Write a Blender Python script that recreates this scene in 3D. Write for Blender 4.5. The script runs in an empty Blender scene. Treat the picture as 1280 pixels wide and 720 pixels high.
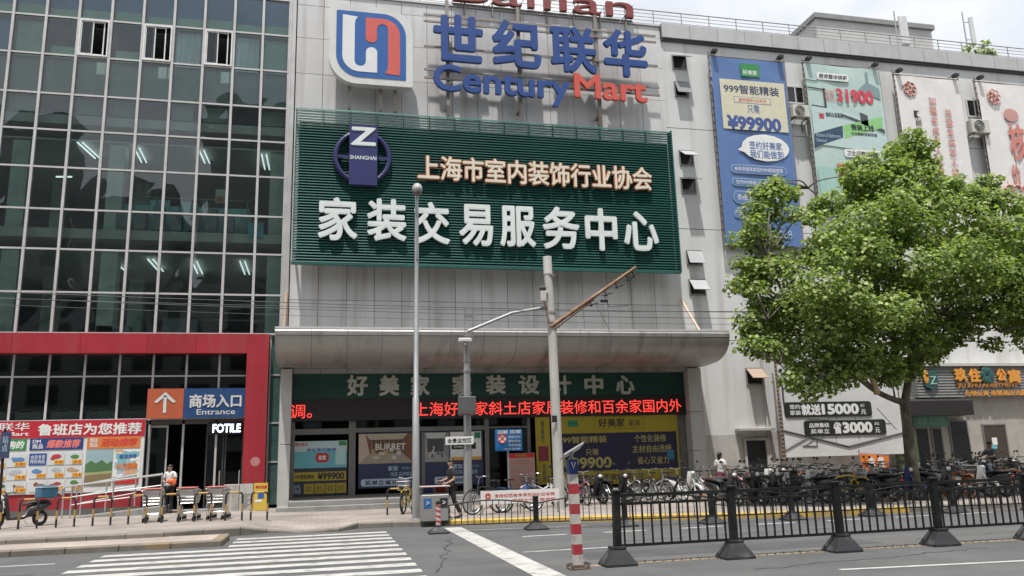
import bpy, math, random
import numpy as np
from mathutils import Vector, Matrix
random.seed(7); RNG = np.random.default_rng(7)
scene = bpy.context.scene
C = scene.collection

# ---------------------------------------------------------------- camera
EYE = 1.65
AX = Vector((0.97427599, 0.01877045, 0.22457508))      # world X (along the street) seen from the camera
AY = Vector((-0.223516, 0.20764286, 0.95232612))       # world Y (across the street)
AZ = Vector((-0.02875582, -0.9780246, 0.20649695))     # world Z (up)
cam_d = bpy.data.cameras.new('camera'); cam = bpy.data.objects.new('camera', cam_d); C.objects.link(cam)
cam_d.sensor_width = 36; cam_d.lens = 1005 / 1280 * 36; cam_d.clip_start = 0.1; cam_d.clip_end = 3000
R = Matrix(((AX.x, -AX.y, -AX.z), (AY.x, -AY.y, -AY.z), (AZ.x, -AZ.y, -AZ.z)))
cam.matrix_world = Matrix.Translation((0, 0, EYE)) @ R.to_4x4()
scene.camera = cam
# ---------------------------------------------------------------- light
SUN_DIR = Vector((-0.12, -0.30, 1.0)).normalized()      # towards the sun
world = bpy.data.worlds.new('World'); scene.world = world; world.use_nodes = True
wn = world.node_tree.nodes; wl = world.node_tree.links
for n in list(wn): wn.remove(n)
wo = wn.new('ShaderNodeOutputWorld'); bg = wn.new('ShaderNodeBackground'); sky = wn.new('ShaderNodeTexSky')
sky.sky_type = 'NISHITA'; sky.sun_disc = False
sky.sun_elevation = math.asin(SUN_DIR.z); sky.sun_rotation = math.atan2(SUN_DIR.x, SUN_DIR.y)
sky.air_density = 1.2; sky.dust_density = 3.0
tcw = wn.new('ShaderNodeTexCoord'); nz = wn.new('ShaderNodeTexNoise'); rmp = wn.new('ShaderNodeValToRGB'); mx = wn.new('ShaderNodeMixRGB')
mpw = wn.new('ShaderNodeMapping'); mpw.inputs['Scale'].default_value = (1, 1, 2.2); mpw.inputs['Location'].default_value = (0.4, 0.2, 0.0)
nz.inputs['Scale'].default_value = 2.2; nz.inputs['Detail'].default_value = 7; nz.inputs['Roughness'].default_value = 0.55
rmp.color_ramp.elements[0].position = 0.30; rmp.color_ramp.elements[0].color = (0.55, 0.55, 0.55, 1)
rmp.color_ramp.elements[1].position = 0.55; rmp.color_ramp.elements[1].color = (1, 1, 1, 1)
mx.inputs['Color2'].default_value = (8.9, 9.15, 9.6, 1)
wl.new(tcw.outputs['Generated'], mpw.inputs['Vector']); wl.new(mpw.outputs['Vector'], nz.inputs['Vector']); wl.new(nz.outputs['Fac'], rmp.inputs['Fac'])
wl.new(rmp.outputs['Color'], mx.inputs['Fac']); wl.new(sky.outputs['Color'], mx.inputs['Color1'])
wl.new(mx.outputs['Color'], bg.inputs['Color']); bg.inputs['Strength'].default_value = 0.10
wl.new(bg.outputs['Background'], wo.inputs['Surface'])
sl = bpy.data.lights.new('sun', 'SUN'); sun = bpy.data.objects.new('sun', sl); C.objects.link(sun)
sl.energy = 4.5; sl.angle = math.radians(1.2); sl.color = (1, 0.97, 0.93)
sun.rotation_euler = SUN_DIR.to_track_quat('Z', 'Y').to_euler()
sun.location = (-30, -40, 80)
vs = scene.view_settings; vs.view_transform = 'Standard'; vs.look = 'None'; vs.gamma = 1; vs.use_curve_mapping = False
vs.exposure = 0.2
scene.cycles.max_bounces = 6; scene.cycles.transparent_max_bounces = 12; scene.cycles.caustics_reflective = False; scene.cycles.caustics_refractive = False

# ---------------------------------------------------------------- measuring helpers (a point of a real plane)
def ray(px, py):
    d = Vector((px - 640, py - 360, 1005.0)); return Vector((d.dot(AX), d.dot(AY), d.dot(AZ)))
def P(px, py, Y):
    r = ray(px, py); t = Y / r.y; return Vector((r.x * t, Y, EYE + r.z * t))
def G(px, py, z=0.0):
    r = ray(px, py); t = (z - EYE) / r.z; return Vector((r.x * t, r.y * t, z))

# ---------------------------------------------------------------- materials
MATS = {}
def mat(name, col, rough=0.6, metal=0.0, var=0.12, scale=3.0, bump=0.0, stretch=(1, 1, 1), emit=0.0, spec=0.5, dirt=None, island=0.0, objrand=0.0, coord='Object', detail=5.0):
    if name in MATS: return MATS[name]
    m = bpy.data.materials.new(name); m.use_nodes = True; MATS[name] = m
    nt = m.node_tree; n = nt.nodes; l = nt.links; b = n['Principled BSDF']
    b.inputs['Roughness'].default_value = rough; b.inputs['Metallic'].default_value = metal
    b.inputs['Specular IOR Level'].default_value = spec
    c4 = (*col, 1)
    tc = n.new('ShaderNodeTexCoord'); mp = n.new('ShaderNodeMapping'); mp.inputs['Scale'].default_value = stretch
    l.new(tc.outputs[coord], mp.inputs['Vector'])
    no = n.new('ShaderNodeTexNoise'); no.inputs['Scale'].default_value = scale; no.inputs['Detail'].default_value = detail; no.inputs['Roughness'].default_value = 0.62
    l.new(mp.outputs['Vector'], no.inputs['Vector'])
    mr = n.new('ShaderNodeMapRange'); mr.inputs['From Min'].default_value = 0.3; mr.inputs['From Max'].default_value = 0.7
    mr.inputs['To Min'].default_value = 1 - var; mr.inputs['To Max'].default_value = 1 + var
    l.new(no.outputs['Fac'], mr.inputs['Value'])
    vm = n.new('ShaderNodeVectorMath'); vm.operation = 'SCALE'; vm.inputs[0].default_value = col
    l.new(mr.outputs['Result'], vm.inputs['Scale']); out = vm.outputs['Vector']
    def mul(out, sock, amt):
        r = n.new('ShaderNodeMapRange'); r.inputs['To Min'].default_value = 1 - amt; r.inputs['To Max'].default_value = 1 + amt
        l.new(sock, r.inputs['Value']); v = n.new('ShaderNodeVectorMath'); v.operation = 'SCALE'
        l.new(out, v.inputs[0]); l.new(r.outputs['Result'], v.inputs['Scale']); return v.outputs['Vector']
    if island:
        g = n.new('ShaderNodeNewGeometry'); out = mul(out, g.outputs['Random Per Island'], island)
    if objrand:
        oi = n.new('ShaderNodeObjectInfo'); out = mul(out, oi.outputs['Random'], objrand)
    if dirt:                      # (colour, amount, scale, stretch): stains with a shape of their own
        dc, da, ds, dst = dirt
        mp2 = n.new('ShaderNodeMapping'); mp2.inputs['Scale'].default_value = dst; l.new(tc.outputs[coord], mp2.inputs['Vector'])
        n2 = n.new('ShaderNodeTexNoise'); n2.inputs['Scale'].default_value = ds; n2.inputs['Detail'].default_value = 6; l.new(mp2.outputs['Vector'], n2.inputs['Vector'])
        r2 = n.new('ShaderNodeMapRange'); r2.inputs['From Min'].default_value = 0.52; r2.inputs['From Max'].default_value = 0.75; r2.inputs['To Max'].default_value = da
        l.new(n2.outputs['Fac'], r2.inputs['Value'])
        mi = n.new('ShaderNodeMixRGB'); l.new(r2.outputs['Result'], mi.inputs['Fac']); l.new(out, mi.inputs['Color1']); mi.inputs['Color2'].default_value = (*dc, 1); out = mi.outputs['Color']
    l.new(out, b.inputs['Base Color'])
    if emit:
        b.inputs['Emission Color'].default_value = c4; b.inputs['Emission Strength'].default_value = emit
    if bump:
        bp = n.new('ShaderNodeBump'); bp.inputs['Strength'].default_value = bump; bp.inputs['Distance'].default_value = 0.02
        n3 = n.new('ShaderNodeTexNoise'); n3.inputs['Scale'].default_value = scale * 12; n3.inputs['Detail'].default_value = 4; l.new(mp.outputs['Vector'], n3.inputs['Vector'])
        l.new(n3.outputs['Fac'], bp.inputs['Height']); l.new(bp.outputs['Normal'], b.inputs['Normal'])
    return m
def glass_mat(name, tint, refl=0.10, rough=0.02, power=1.0, wav=0.0):
    m = bpy.data.materials.new(name); m.use_nodes = True; nt = m.node_tree; n = nt.nodes; l = nt.links
    for x in list(n): n.remove(x)
    o = n.new('ShaderNodeOutputMaterial'); t = n.new('ShaderNodeBsdfTransparent'); t.inputs['Color'].default_value = (*tint, 1)
    g = n.new('ShaderNodeBsdfGlossy'); g.inputs['Roughness'].default_value = rough; g.inputs['Color'].default_value = (0.92, 0.97, 1, 1)
    f = n.new('ShaderNodeFresnel'); f.inputs['IOR'].default_value = 1.5
    a = n.new('ShaderNodeMath'); a.operation = 'MULTIPLY_ADD'; a.inputs[1].default_value = power; a.inputs[2].default_value = refl; l.new(f.outputs[0], a.inputs[0])
    mi = n.new('ShaderNodeMixShader'); l.new(a.outputs[0], mi.inputs[0]); l.new(t.outputs[0], mi.inputs[1]); l.new(g.outputs[0], mi.inputs[2]); l.new(mi.outputs[0], o.inputs[0])
    if wav:
        tc = n.new('ShaderNodeTexCoord'); no = n.new('ShaderNodeTexNoise'); no.inputs['Scale'].default_value = 0.6; no.inputs['Detail'].default_value = 1
        bp = n.new('ShaderNodeBump'); bp.inputs['Strength'].default_value = wav; bp.inputs['Distance'].default_value = 0.3
        l.new(tc.outputs['Object'], no.inputs['Vector']); l.new(no.outputs['Fac'], bp.inputs['Height']); l.new(bp.outputs['Normal'], g.inputs['Normal'])
    return m

# ---------------------------------------------------------------- mesh builder
class MB:
    def __init__(s): s.v = []; s.f = []; s.mi = []; s.cur = 0
    def add(s, vs, fs, mi=None):
        b = len(s.v); s.v.extend([tuple(x) for x in vs]); s.f.extend([tuple(i + b for i in f) for f in fs]); s.mi.extend([s.cur if mi is None else mi] * len(fs)); return s
    def box(s, x0, x1, y0, y1, z0, z1, bv=0.0):
        if bv <= 0:
            v = [(x, y, z) for z in (z0, z1) for y in (y0, y1) for x in (x0, x1)]
            return s.add(v, [(0, 2, 3, 1), (4, 5, 7, 6), (0, 1, 5, 4), (2, 6, 7, 3), (0, 4, 6, 2), (1, 3, 7, 5)])
        b = min(bv, (x1 - x0) * .45, (y1 - y0) * .45, (z1 - z0) * .45)
        def ring(z, ins): 
            a0, a1, c0, c1 = x0 + ins, x1 - ins, y0 + ins, y1 - ins; k = b * .999 if ins == 0 else b * .3
            return [(a0 + k, c0, z), (a1 - k, c0, z), (a1, c0 + k, z), (a1, c1 - k, z), (a1 - k, c1, z), (a0 + k, c1, z), (a0, c1 - k, z), (a0, c0 + k, z)]
        return s.loft([ring(z0, b), ring(z0 + b, 0), ring(z1 - b, 0), ring(z1, b)])
    def loft(s, rings, cap=True, closed=True):
        n = len(rings[0]); v = [p for r in rings for p in r]; f = []
        for i in range(len(rings) - 1):
            for j in range(n if closed else n - 1):
                k = (j + 1) % n; f.append((i * n + j, i * n + k, (i + 1) * n + k, (i + 1) * n + j))
        if cap:
            f.append(tuple(range(n))[::-1]); f.append(tuple((len(rings) - 1) * n + j for j in range(n)))
        return s.add(v, f)
    def obox(s, c, sx, sy, sz, rot):       # rot: Matrix 3x3
        c = Vector(c); v = [c + rot @ Vector((x * sx / 2, y * sy / 2, z * sz / 2)) for z in (-1, 1) for y in (-1, 1) for x in (-1, 1)]
        return s.add(v, [(0, 2, 3, 1), (4, 5, 7, 6), (0, 1, 5, 4), (2, 6, 7, 3), (0, 4, 6, 2), (1, 3, 7, 5)])
    def tube(s, pts, r, n=8, cap=True):
        pts = [Vector(p) for p in pts]; rs = r if isinstance(r, (list, tuple)) else [r] * len(pts); rings = []; up = None
        for i, p in enumerate(pts):
            d = (pts[min(i + 1, len(pts) - 1)] - pts[max(i - 1, 0)]).normalized()
            if up is None: up = Vector((0, 0, 1)) if abs(d.z) < .9 else Vector((1, 0, 0))
            a = d.cross(up).normalized(); b = a.cross(d).normalized(); up = b
            rings.append([p + (a * math.cos(2 * math.pi * k / n) + b * math.sin(2 * math.pi * k / n)) * rs[i] for k in range(n)])
        return s.loft(rings, cap)
    def lathe(s, prof, c=(0, 0, 0), n=16, axis='z'):
        rings = []
        for r, h in prof:
            ring = []
            for k in range(n):
                a = 2 * math.pi * k / n; x, y = r * math.cos(a), r * math.sin(a)
                ring.append((c[0] + x, c[1] + y, c[2] + h) if axis == 'z' else ((c[0] + h, c[1] + x, c[2] + y) if axis == 'x' else (c[0] + y, c[1] + h, c[2] + x)))
            rings.append(ring)
        return s.loft(rings)
    def torus(s, c, R_, r, axis='y', n=24, m=6, a0=0.0, a1=2 * math.pi):
        full = abs(a1 - a0 - 2 * math.pi) < 1e-6; rings = []
        for i in range(n if full else n + 1):
            a = a0 + (a1 - a0) * i / n; ring = []
            for j in range(m):
                b = 2 * math.pi * j / m; q = R_ + r * math.cos(b); w = r * math.sin(b); x, y = q * math.cos(a), q * math.sin(a)
                ring.append((c[0] + x, c[1] + w, c[2] + y) if axis == 'y' else ((c[0] + w, c[1] + x, c[2] + y) if axis == 'x' else (c[0] + x, c[1] + y, c[2] + w)))
            rings.append(ring)
        if full: rings.append(rings[0])
        return s.loft(rings, cap=not full)
    def ell(s, c, rx, ry, rz, n=12, m=8, rot=None):
        rings = []
        for i in range(m + 1):
            t = math.pi * (0.02 + 0.96 * i / m); ring = []
            for k in range(n):
                a = 2 * math.pi * k / n; p = Vector((rx * math.sin(t) * math.cos(a), ry * math.sin(t) * math.sin(a), -rz * math.cos(t)))
                if rot: p = rot @ p
                ring.append(p + Vector(c))
            rings.append(ring)
        return s.loft(rings)
    def prism(s, poly, y0, y1):            # polygon in XZ extruded along Y
        n = len(poly); v = [(x, y0, z) for x, z in poly] + [(x, y1, z) for x, z in poly]
        return s.add(v, [tuple(range(n)), tuple(range(n, 2 * n))[::-1]] + [(i, i + n, (i + 1) % n + n, (i + 1) % n) for i in range(n)])
    def xprism(s, poly, x0, x1):           # polygon in YZ extruded along X
        n = len(poly); v = [(x0, y, z) for y, z in poly] + [(x1, y, z) for y, z in poly]
        return s.add(v, [tuple(range(n)), tuple(range(n, 2 * n))[::-1]] + [(i, i + n, (i + 1) % n + n, (i + 1) % n) for i in range(n)])
    def zprism(s, poly, z0, z1):
        n = len(poly); v = [(x, y, z0) for x, y in poly] + [(x, y, z1) for x, y in poly]
        return s.add(v, [tuple(range(n)), tuple(range(n, 2 * n))[::-1]] + [(i, i + n, (i + 1) % n + n, (i + 1) % n) for i in range(n)])
    def quad(s, a, b, c, d): return s.add([a, b, c, d], [(0, 1, 2, 3)])
    def build(s, name, m, parent=None, smooth=False, fixn=True):
        me = bpy.data.meshes.new(name); me.from_pydata(s.v, [], s.f)
        for x in (m if isinstance(m, (list, tuple)) else [m]): me.materials.append(x)
        if isinstance(m, (list, tuple)): me.polygons.foreach_set('material_index', s.mi)
        if fixn:
            import bmesh
            bm = bmesh.new(); bm.from_mesh(me); bmesh.ops.recalc_face_normals(bm, faces=bm.faces); bm.to_mesh(me); bm.free()
        if smooth:
            me.polygons.foreach_set('use_smooth', [True] * len(me.polygons))
            if smooth != 'all': me.set_sharp_from_angle(angle=math.radians(38))
        me.update()
        return link(name, me, parent)
def link(name, me, parent=None):
    o = bpy.data.objects.new(name, me); C.objects.link(o)
    if parent is not None:
        o.parent = parent
        if parent.parent is None: o.matrix_parent_inverse = Matrix.Translation(-parent.location)
    return o
def tag(o, label=None, cat=None, group=None, kind=None):
    if label: o['label'] = label
    if cat: o['category'] = cat
    if group: o['group'] = group
    if kind: o['kind'] = kind
    return o
def thing(name, label, cat, loc=(0, 0, 0), group=None):
    o = bpy.data.objects.new(name, None); C.objects.link(o); o.location = loc; o.empty_display_size = .2
    return tag(o, label, cat, group)
def copy_tree(root, loc, rotz, label):
    r = root.copy(); C.objects.link(r); r.location = loc; r.rotation_euler = (0, 0, rotz); r['label'] = label
    for ch in root.children:
        c = ch.copy(); C.objects.link(c); c.parent = r
        for g in ch.children:
            d = g.copy(); C.objects.link(d); d.parent = c
    return r
ORD = ['', 'first', 'second', 'third', 'fourth', 'fifth', 'sixth', 'seventh', 'eighth', 'ninth', 'tenth', 'eleventh', 'twelfth', 'thirteenth', 'fourteenth', 'fifteenth', 'sixteenth', 'seventeenth', 'eighteenth', 'nineteenth', 'twentieth']

# ---------------------------------------------------------------- lettering
TCACHE = {}
def glyphs(s, off=0.015, depth=0.02, res=3, shear=0.0):
    k = (s, off, depth, res, shear)
    if k in TCACHE: return TCACHE[k]
    c = bpy.data.curves.new('lettering', 'FONT'); c.body = s; c.size = 1; c.extrude = 0.5; c.resolution_u = res; c.shear = shear
    o = bpy.data.objects.new('lettering', c); m = bpy.data.meshes.new_from_object(o)
    v = np.array([x.co[:] for x in m.vertices]); f = [tuple(p.vertices) for p in m.polygons]
    bpy.data.objects.remove(o); bpy.data.curves.remove(c); bpy.data.meshes.remove(m)
    v[:, 2] = np.where(v[:, 2] > 0, 1.0, 0.0)
    if off > 0.004:                    # bolder strokes: copies shifted by a stroke's width, each a hair lower
        q = off * .72; sh = [(0, 0), (-off, 0), (off, 0), (0, off), (0, -off)] + ([(-q, q), (q, -q), (q, q), (-q, -q)] if off > .022 else [])
        n = len(v); vv = []; ff = []
        for i, (dx, dy) in enumerate(sh):
            w = v.copy(); w[:, 0] += dx; w[:, 1] += dy; w[:, 2] = np.where(w[:, 2] > .5, 1 - .0001 * (i + 1) , 0); vv.append(w); ff += [tuple(a + n * i for a in p) for p in f]
        v = np.concatenate(vv); f = ff
    TCACHE[k] = (v, f); return v, f
def put(mb, s, x0, x1, z0, z1, y, depth=0.01, off=0.015, shear=0.0, res=3, keep=False):
    """lettering s filling the box x0..x1, z0..z1 of a wall facing -Y, standing proud by depth"""
    v, f = glyphs(s, off, depth, res, shear); lo, hi = v.min(0), v.max(0)
    sx = (x1 - x0) / (hi[0] - lo[0]); sz = (z1 - z0) / (hi[1] - lo[1])
    if keep: sx = sz = min(sx, sz)
    X = x0 + (v[:, 0] - lo[0]) * sx; Z = z0 + (v[:, 1] - lo[1]) * sz; lv = np.round((1 - v[:, 2]) * 10000); st = min(.0007, depth * .07); Y = y - np.where(v[:, 2] > .5, depth - st * lv, 0.0)
    mb.add(list(zip(X.tolist(), Y.tolist(), Z.tolist())), f); return mb
def words(name, s, box, y, m, parent, depth=0.01, off=0.015, shear=0.0, res=3):
    mb = MB(); put(mb, s, *box, y, depth, off, shear, res); return mb.build(name, m, parent, fixn=False)
def pbox(xl, yt, yb, xr, Y):               # a lettering box measured on the plane Y: left edge top/bottom, right edge
    a = P(xl, yt, Y); b = P(xl, yb, Y); c = P(xr, (yt + yb) / 2, Y); return (a.x, c.x, b.z, a.z)
def rbox(s, mb, x0, x1, z0, z1, y0, y1, r, seg=5):
    pts = []
    for cx, cz, a0 in ((x1 - r, z1 - r, 0), (x0 + r, z1 - r, 90), (x0 + r, z0 + r, 180), (x1 - r, z0 + r, 270)):
        for k in range(seg + 1):
            a = math.radians(a0 + 90 * k / seg); pts.append((cx + r * math.cos(a), cz + r * math.sin(a)))
    return mb.prism(pts, y0, y1)

# ================================================================ ground, road, pavement
asphalt = mat('asphalt', (0.086, 0.087, 0.088), 0.85, var=0.24, scale=0.6, bump=0.5, dirt=((0.125, 0.12, 0.11), 0.7, 0.4, (0.12, 1.5, 1)), detail=14)
paint = mat('road_paint', (0.43, 0.425, 0.40), 0.7, var=0.12, scale=2.5, dirt=((0.13, 0.13, 0.13), 0.95, 3.2, (1, 1.6, 1)), detail=11)
yellow_worn = mat('worn_yellow_paint', (0.30, 0.24, 0.165), 0.8, var=0.25, scale=3, dirt=((0.14, 0.125, 0.11), 0.7, 4.0, (1, 1, 1)), detail=9)
kerb_m = mat('kerb_granite', (0.19, 0.17, 0.145), 0.8, var=0.2, scale=3, bump=0.2, dirt=((0.14, 0.13, 0.12), 0.7, 1.5, (1, 1, 1)), island=0.12)
kerb_y = mat('kerb_yellow_paint', (0.50, 0.33, 0.06), 0.7, var=0.2, scale=3, dirt=((0.2, 0.18, 0.15), 0.8, 2.5, (1, 1, 1)))
def paving(name, c1, c2, mortar, bw, bh):
    m = bpy.data.materials.new(name); m.use_nodes = True; nt = m.node_tree; n = nt.nodes; l = nt.links; b = n['Principled BSDF']; b.inputs['Roughness'].default_value = .85
    tc = n.new('ShaderNodeTexCoord'); br = n.new('ShaderNodeTexBrick'); br.inputs['Scale'].default_value = 1; br.inputs['Brick Width'].default_value = bw; br.inputs['Row Height'].default_value = bh
    br.inputs['Mortar Size'].default_value = 0.006; br.inputs['Color1'].default_value = (*c1, 1); br.inputs['Color2'].default_value = (*c2, 1); br.inputs['Mortar'].default_value = (*mortar, 1)
    l.new(tc.outputs['Object'], br.inputs['Vector'])
    no = n.new('ShaderNodeTexNoise'); no.inputs['Scale'].default_value = .7; no.inputs['Detail'].default_value = 9; l.new(tc.outputs['Object'], no.inputs['Vector'])
    mr = n.new('ShaderNodeMapRange'); mr.inputs['From Min'].default_value = .3; mr.inputs['From Max'].default_value = .7; mr.inputs['To Min'].default_value = .72; mr.inputs['To Max'].default_value = 1.2; l.new(no.outputs['Fac'], mr.inputs['Value'])
    v = n.new('ShaderNodeVectorMath'); v.operation = 'SCALE'; l.new(br.outputs['Color'], v.inputs[0]); l.new(mr.outputs['Result'], v.inputs['Scale']); l.new(v.outputs['Vector'], b.inputs['Base Color'])
    return m
pave = paving('pavers', (0.315, 0.275, 0.245), (0.265, 0.235, 0.21), (0.17, 0.145, 0.12), .3, .15)
island_pave = paving('island_pavers', (0.36, 0.31, 0.26), (0.31, 0.27, 0.23), (0.17, 0.15, 0.13), .5, .5)
soil = mat('ground_concrete', (0.16, 0.155, 0.145), .9)
def sheet(name, x0, x1, y0, y1, z, m):
    mb = MB(); mb.quad((x0, y0, z), (x1, y0, z), (x1, y1, z), (x0, y1, z)); return tag(mb.build(name, m), kind='structure')
sheet('ground', -900, 900, -900, 900, -0.012, soil)
sheet('road', -120, 140, -14, 24, 0.0, asphalt)
# crosswalk stripes
mb = MB()
for k in range(-6, 11):
    y0 = 12.75 + k * 0.80; y1 = y0 + .39
    if y1 > 21.0: continue
    xl = -4.15 if y1 < 18.5 else -1.9
    mb.quad((xl, y0, .004), (1.5, y0, .004), (1.5, y1, .004), (xl, y1, .004))
tag(mb.build('crosswalk_marking', paint), kind='structure')
mb = MB()
mb.quad((2.93, 2.0, .004), (3.36, 2.0, .004), (3.36, 20.5, .004), (2.93, 20.5, .004))
for k in range(18): mb.quad((4.15 + k * 1.83, 17.27, .004), (5.14 + k * 1.83, 17.27, .004), (5.14 + k * 1.83, 17.41, .004), (4.15 + k * 1.83, 17.41, .004))
mb.quad((3.5, 14.50, .004), (60, 14.50, .004), (60, 14.60, .004), (3.5, 14.60, .004))
mb.quad((3.0, 19.50, .004), (6.2, 19.2, .004), (6.2, 19.26, .004), (3.0, 19.56, .004))
mb.quad((7.0, 10.35, .004), (60, 9.65 - 5, .004), (60, 9.75 - 5, .004), (7.0, 10.46, .004))
mb.quad((-60, 16.73, .004), (-4.72, 16.76, .004), (-4.72, 16.88, .004), (-60, 16.85, .004))
tag(mb.build('road_marking', paint), kind='structure')
mb = MB(); mb.quad((3.6, 12.20, .004), (60, 12.10, .004), (60, 12.28, .004), (3.6, 12.38, .004)); tag(mb.build('centre_line_marking', yellow_worn), kind='structure')
# a line of grit swept against the barrier
mb = MB()
for k in range(700):
    x = RNG.uniform(3.6, 24); y = 12.36 + RNG.normal(0, .10); s = RNG.uniform(.004, .012)
    mb.ell((x, y, s * .5 + .004), s, s, s * .7, 5, 3)
tag(mb.build('grit', mat('grit_brown', (0.13, 0.11, 0.085), .9, island=.5)), 'line of brown grit along the foot of the black central barrier', kind='stuff')
# tar sealed cracks and a repaired strip in the road surface
mb = MB(); rc = np.random.default_rng(12)
for (x0, y0, x1, y1) in ((6.0, 10.9, 10.5, 11.6), (-3.4, 13.2, -.2, 17.6), (4.6, 15.3, 12.0, 15.9), (1.7, 12.6, 2.7, 17.8), (10.5, 13.2, 18, 13.6), (2.2, 20.2, 9.0, 18.3)):
    n = 26; q = [Vector((x0 + (x1 - x0) * i / n + rc.normal(0, .05), y0 + (y1 - y0) * i / n + rc.normal(0, .05), .003)) for i in range(n + 1)]
    for a, b in zip(q[:-1], q[1:]): d = (b - a).normalized(); s = Vector((-d.y, d.x, 0)) * rc.uniform(.006, .018); mb.quad(a - s, b - s, b + s, a + s)
tag(mb.build('road_cracks', mat('tar_black', (.035, .035, .036), .6)), kind='structure')
mb = MB(); mb.quad((4.2, 13.0, .002), (9.6, 12.9, .002), (9.6, 13.9, .002), (4.2, 14.0, .002)); mb.quad((-9, 14.0, .002), (-4.6, 14.1, .002), (-4.6, 15.4, .002), (-9, 15.3, .002)); tag(mb.build('road_repair', mat('asphalt_repair', (0.066, 0.067, 0.069), .85, var=.2, scale=1.2, bump=.5, detail=12)), kind='structure')
def sz(x):
    if x < -3: return .22
    if x < 0: return .22 - .09 * (x + 3) / 3
    return .13
fe = [Vector((-70, 20.35, 0)), G(200, 673, 0) + Vector((0, 0, 0)), G(300, 669.5), G(333, 666.5), G(424, 664.5), G(447, 660.8), G(490, 659), G(560, 657.2), G(700, 652.8), G(860, 649.3), G(1020, 646)]
fe[1] = Vector((-3.5, 20.3, 0))
fe += [Vector((15.5, 18.45, 0)), Vector((24, 17.4, 0)), Vector((70, 15, 0))]
# resample the edge
edge = []
for a, b in zip(fe[:-1], fe[1:]):
    n = max(1, int((b - a).length / .8))
    for i in range(n): edge.append(a.lerp(b, i / n))
edge.append(fe[-1])
ramp0, ramp1 = fe[2].x, fe[5].x
def kh(x):
    h = sz(x)
    if ramp0 < x < ramp1:
        t = (x - ramp0) / (ramp1 - ramp0); return .02 + (h - .02) * max(0, 1 - t / .35, (t - .65) / .35)
    return h
mb = MB()
for a, b in zip(edge[:-1], edge[1:]):
    off = .28
    for (y0a, y0b, y1a, y1b, za, zb, zc, zd) in ((a.y + off, b.y + off, 25.0, 25.0, kh(a.x), kh(b.x), sz(a.x), sz(b.x)), (25.0, 25.0, 32.0, 32.0, sz(a.x), sz(b.x), sz(a.x), sz(b.x))):
        mb.quad((a.x, y0a, za), (b.x, y0b, zb), (b.x, y1b, zd), (a.x, y1a, zc))
sw = tag(mb.build('pavement', pave), kind='structure')
mb = MB(); mb2 = MB()
for a, b in zip(edge[:-1], edge[1:]):
    za, zb = kh(a.x), kh(b.x); g = .006; ax, bx = a.x + g, b.x - g
    v = [(ax, a.y, -.02), (bx, b.y, -.02), (bx, b.y + .3, -.02), (ax, a.y + .3, -.02), (ax, a.y, za - .02), (bx, b.y, zb - .02), (bx, b.y + .02, zb), (ax, a.y + .02, za), (bx, b.y + .3, zb + .002), (ax, a.y + .3, za + .002)]
    f = [(0, 1, 5, 4), (4, 5, 6, 7), (7, 6, 8, 9), (1, 2, 8, 6, 5), (0, 4, 7, 9, 3)]
    (mb2 if 3.0 < a.x < 14.5 else mb).add(v, f)
tag(mb.build('pavement_kerb', kerb_m), kind='structure'); tag(mb2.build('painted_kerb', kerb_y), kind='structure')
# raised strip on the left, lower than the pavement
mb = MB(); mb.box(-70, -2.1, 18.9, 20.4, -.02, .118); tag(mb.build('side_strip', island_pave), kind='structure')
mb = MB()
x = -2.06
while x > -60:
    mb.box(x - .99, x, 18.6, 18.88, -.02, .125, .02); x -= 1.0
mb.box(-2.3, -2.06, 18.892, 20.2, -.02, .125, .02)
tag(mb.build('side_strip_kerb', mat('kerb_granite_worn_shaded', (0.17, 0.15, 0.125), .8, var=.2, scale=3, bump=.2, dirt=((0.34, 0.22, 0.07), .8, .9, (1, 1, 1)), island=.12)), kind='structure')  # stone tone darkened for its shaded faces, plus real orange-brown stain
# entrance steps under the canopy
stepm = mat('step_stone', (0.25, 0.245, 0.235), .75, var=.15, scale=2, dirt=((.13, .12, .11), .6, 1.5, (1, 1, 1)))
mb = MB(); mb.box(-1.45, 13.9, 27.6, 30.3, .1, .295, .012); mb.box(-1.1, 13.75, 28.0, 30.29, .296, .45, .012); tag(mb.build('entrance_steps', stepm), kind='structure')

# ================================================================ left building: glass curtain wall over a red portal
alu = mat('mullion_aluminium', (0.50, 0.49, 0.48), .42, .15, var=.1, scale=1.5, dirt=((.30, .28, .26), .4, 2, (1, 1, .3)))
darkint = mat('interior_dark', (0.10, 0.105, 0.105), .9, var=.25, scale=.4)
ceil_m = mat('interior_ceiling', (0.50, 0.54, 0.52), .9, var=.1)
teal = mat('teal_partition', (0.20, 0.52, 0.52), .5, var=.2, scale=1.0)
floor_i = mat('interior_floor', (0.45, 0.46, 0.44), .5)
backm = mat('interior_wall', (0.27, 0.31, 0.30), .9, var=.4, scale=.35)
red = mat('red_panel', (0.30, 0.016, 0.026), .5, var=.12, scale=.8, island=.08, dirt=((.30, .06, .06), .7, 1.1, (1.5, 1, .25)))
dkpl = mat('dark_plinth', (0.11, 0.105, 0.10), .7)
cw_glass = glass_mat('curtain_wall_glass', (0.80, 0.95, 0.90), .055, .01, 1.0, .12)
dk_glass = glass_mat('shop_glass', (0.40, 0.46, 0.45), .02, .02, 1.0)
gb = thing('glass_building', 'glass curtain wall building with silver mullions above a red portal at the left', 'building', (-7, 30, 0))
XS = [-13.51, -12.42, -11.33, -10.24, -9.14, -8.03, -6.93, -5.84, -4.75, -3.66, -2.60, -1.56]
ZS = [6.27, 7.70, 9.23, 10.68, 12.23, 13.64, 15.03, 16.56, 18.08, 19.62]
mb = MB()
for x in XS: mb.box(x - .045, x + .045, 29.93, 30.06, 6.25, 20.2)
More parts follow.
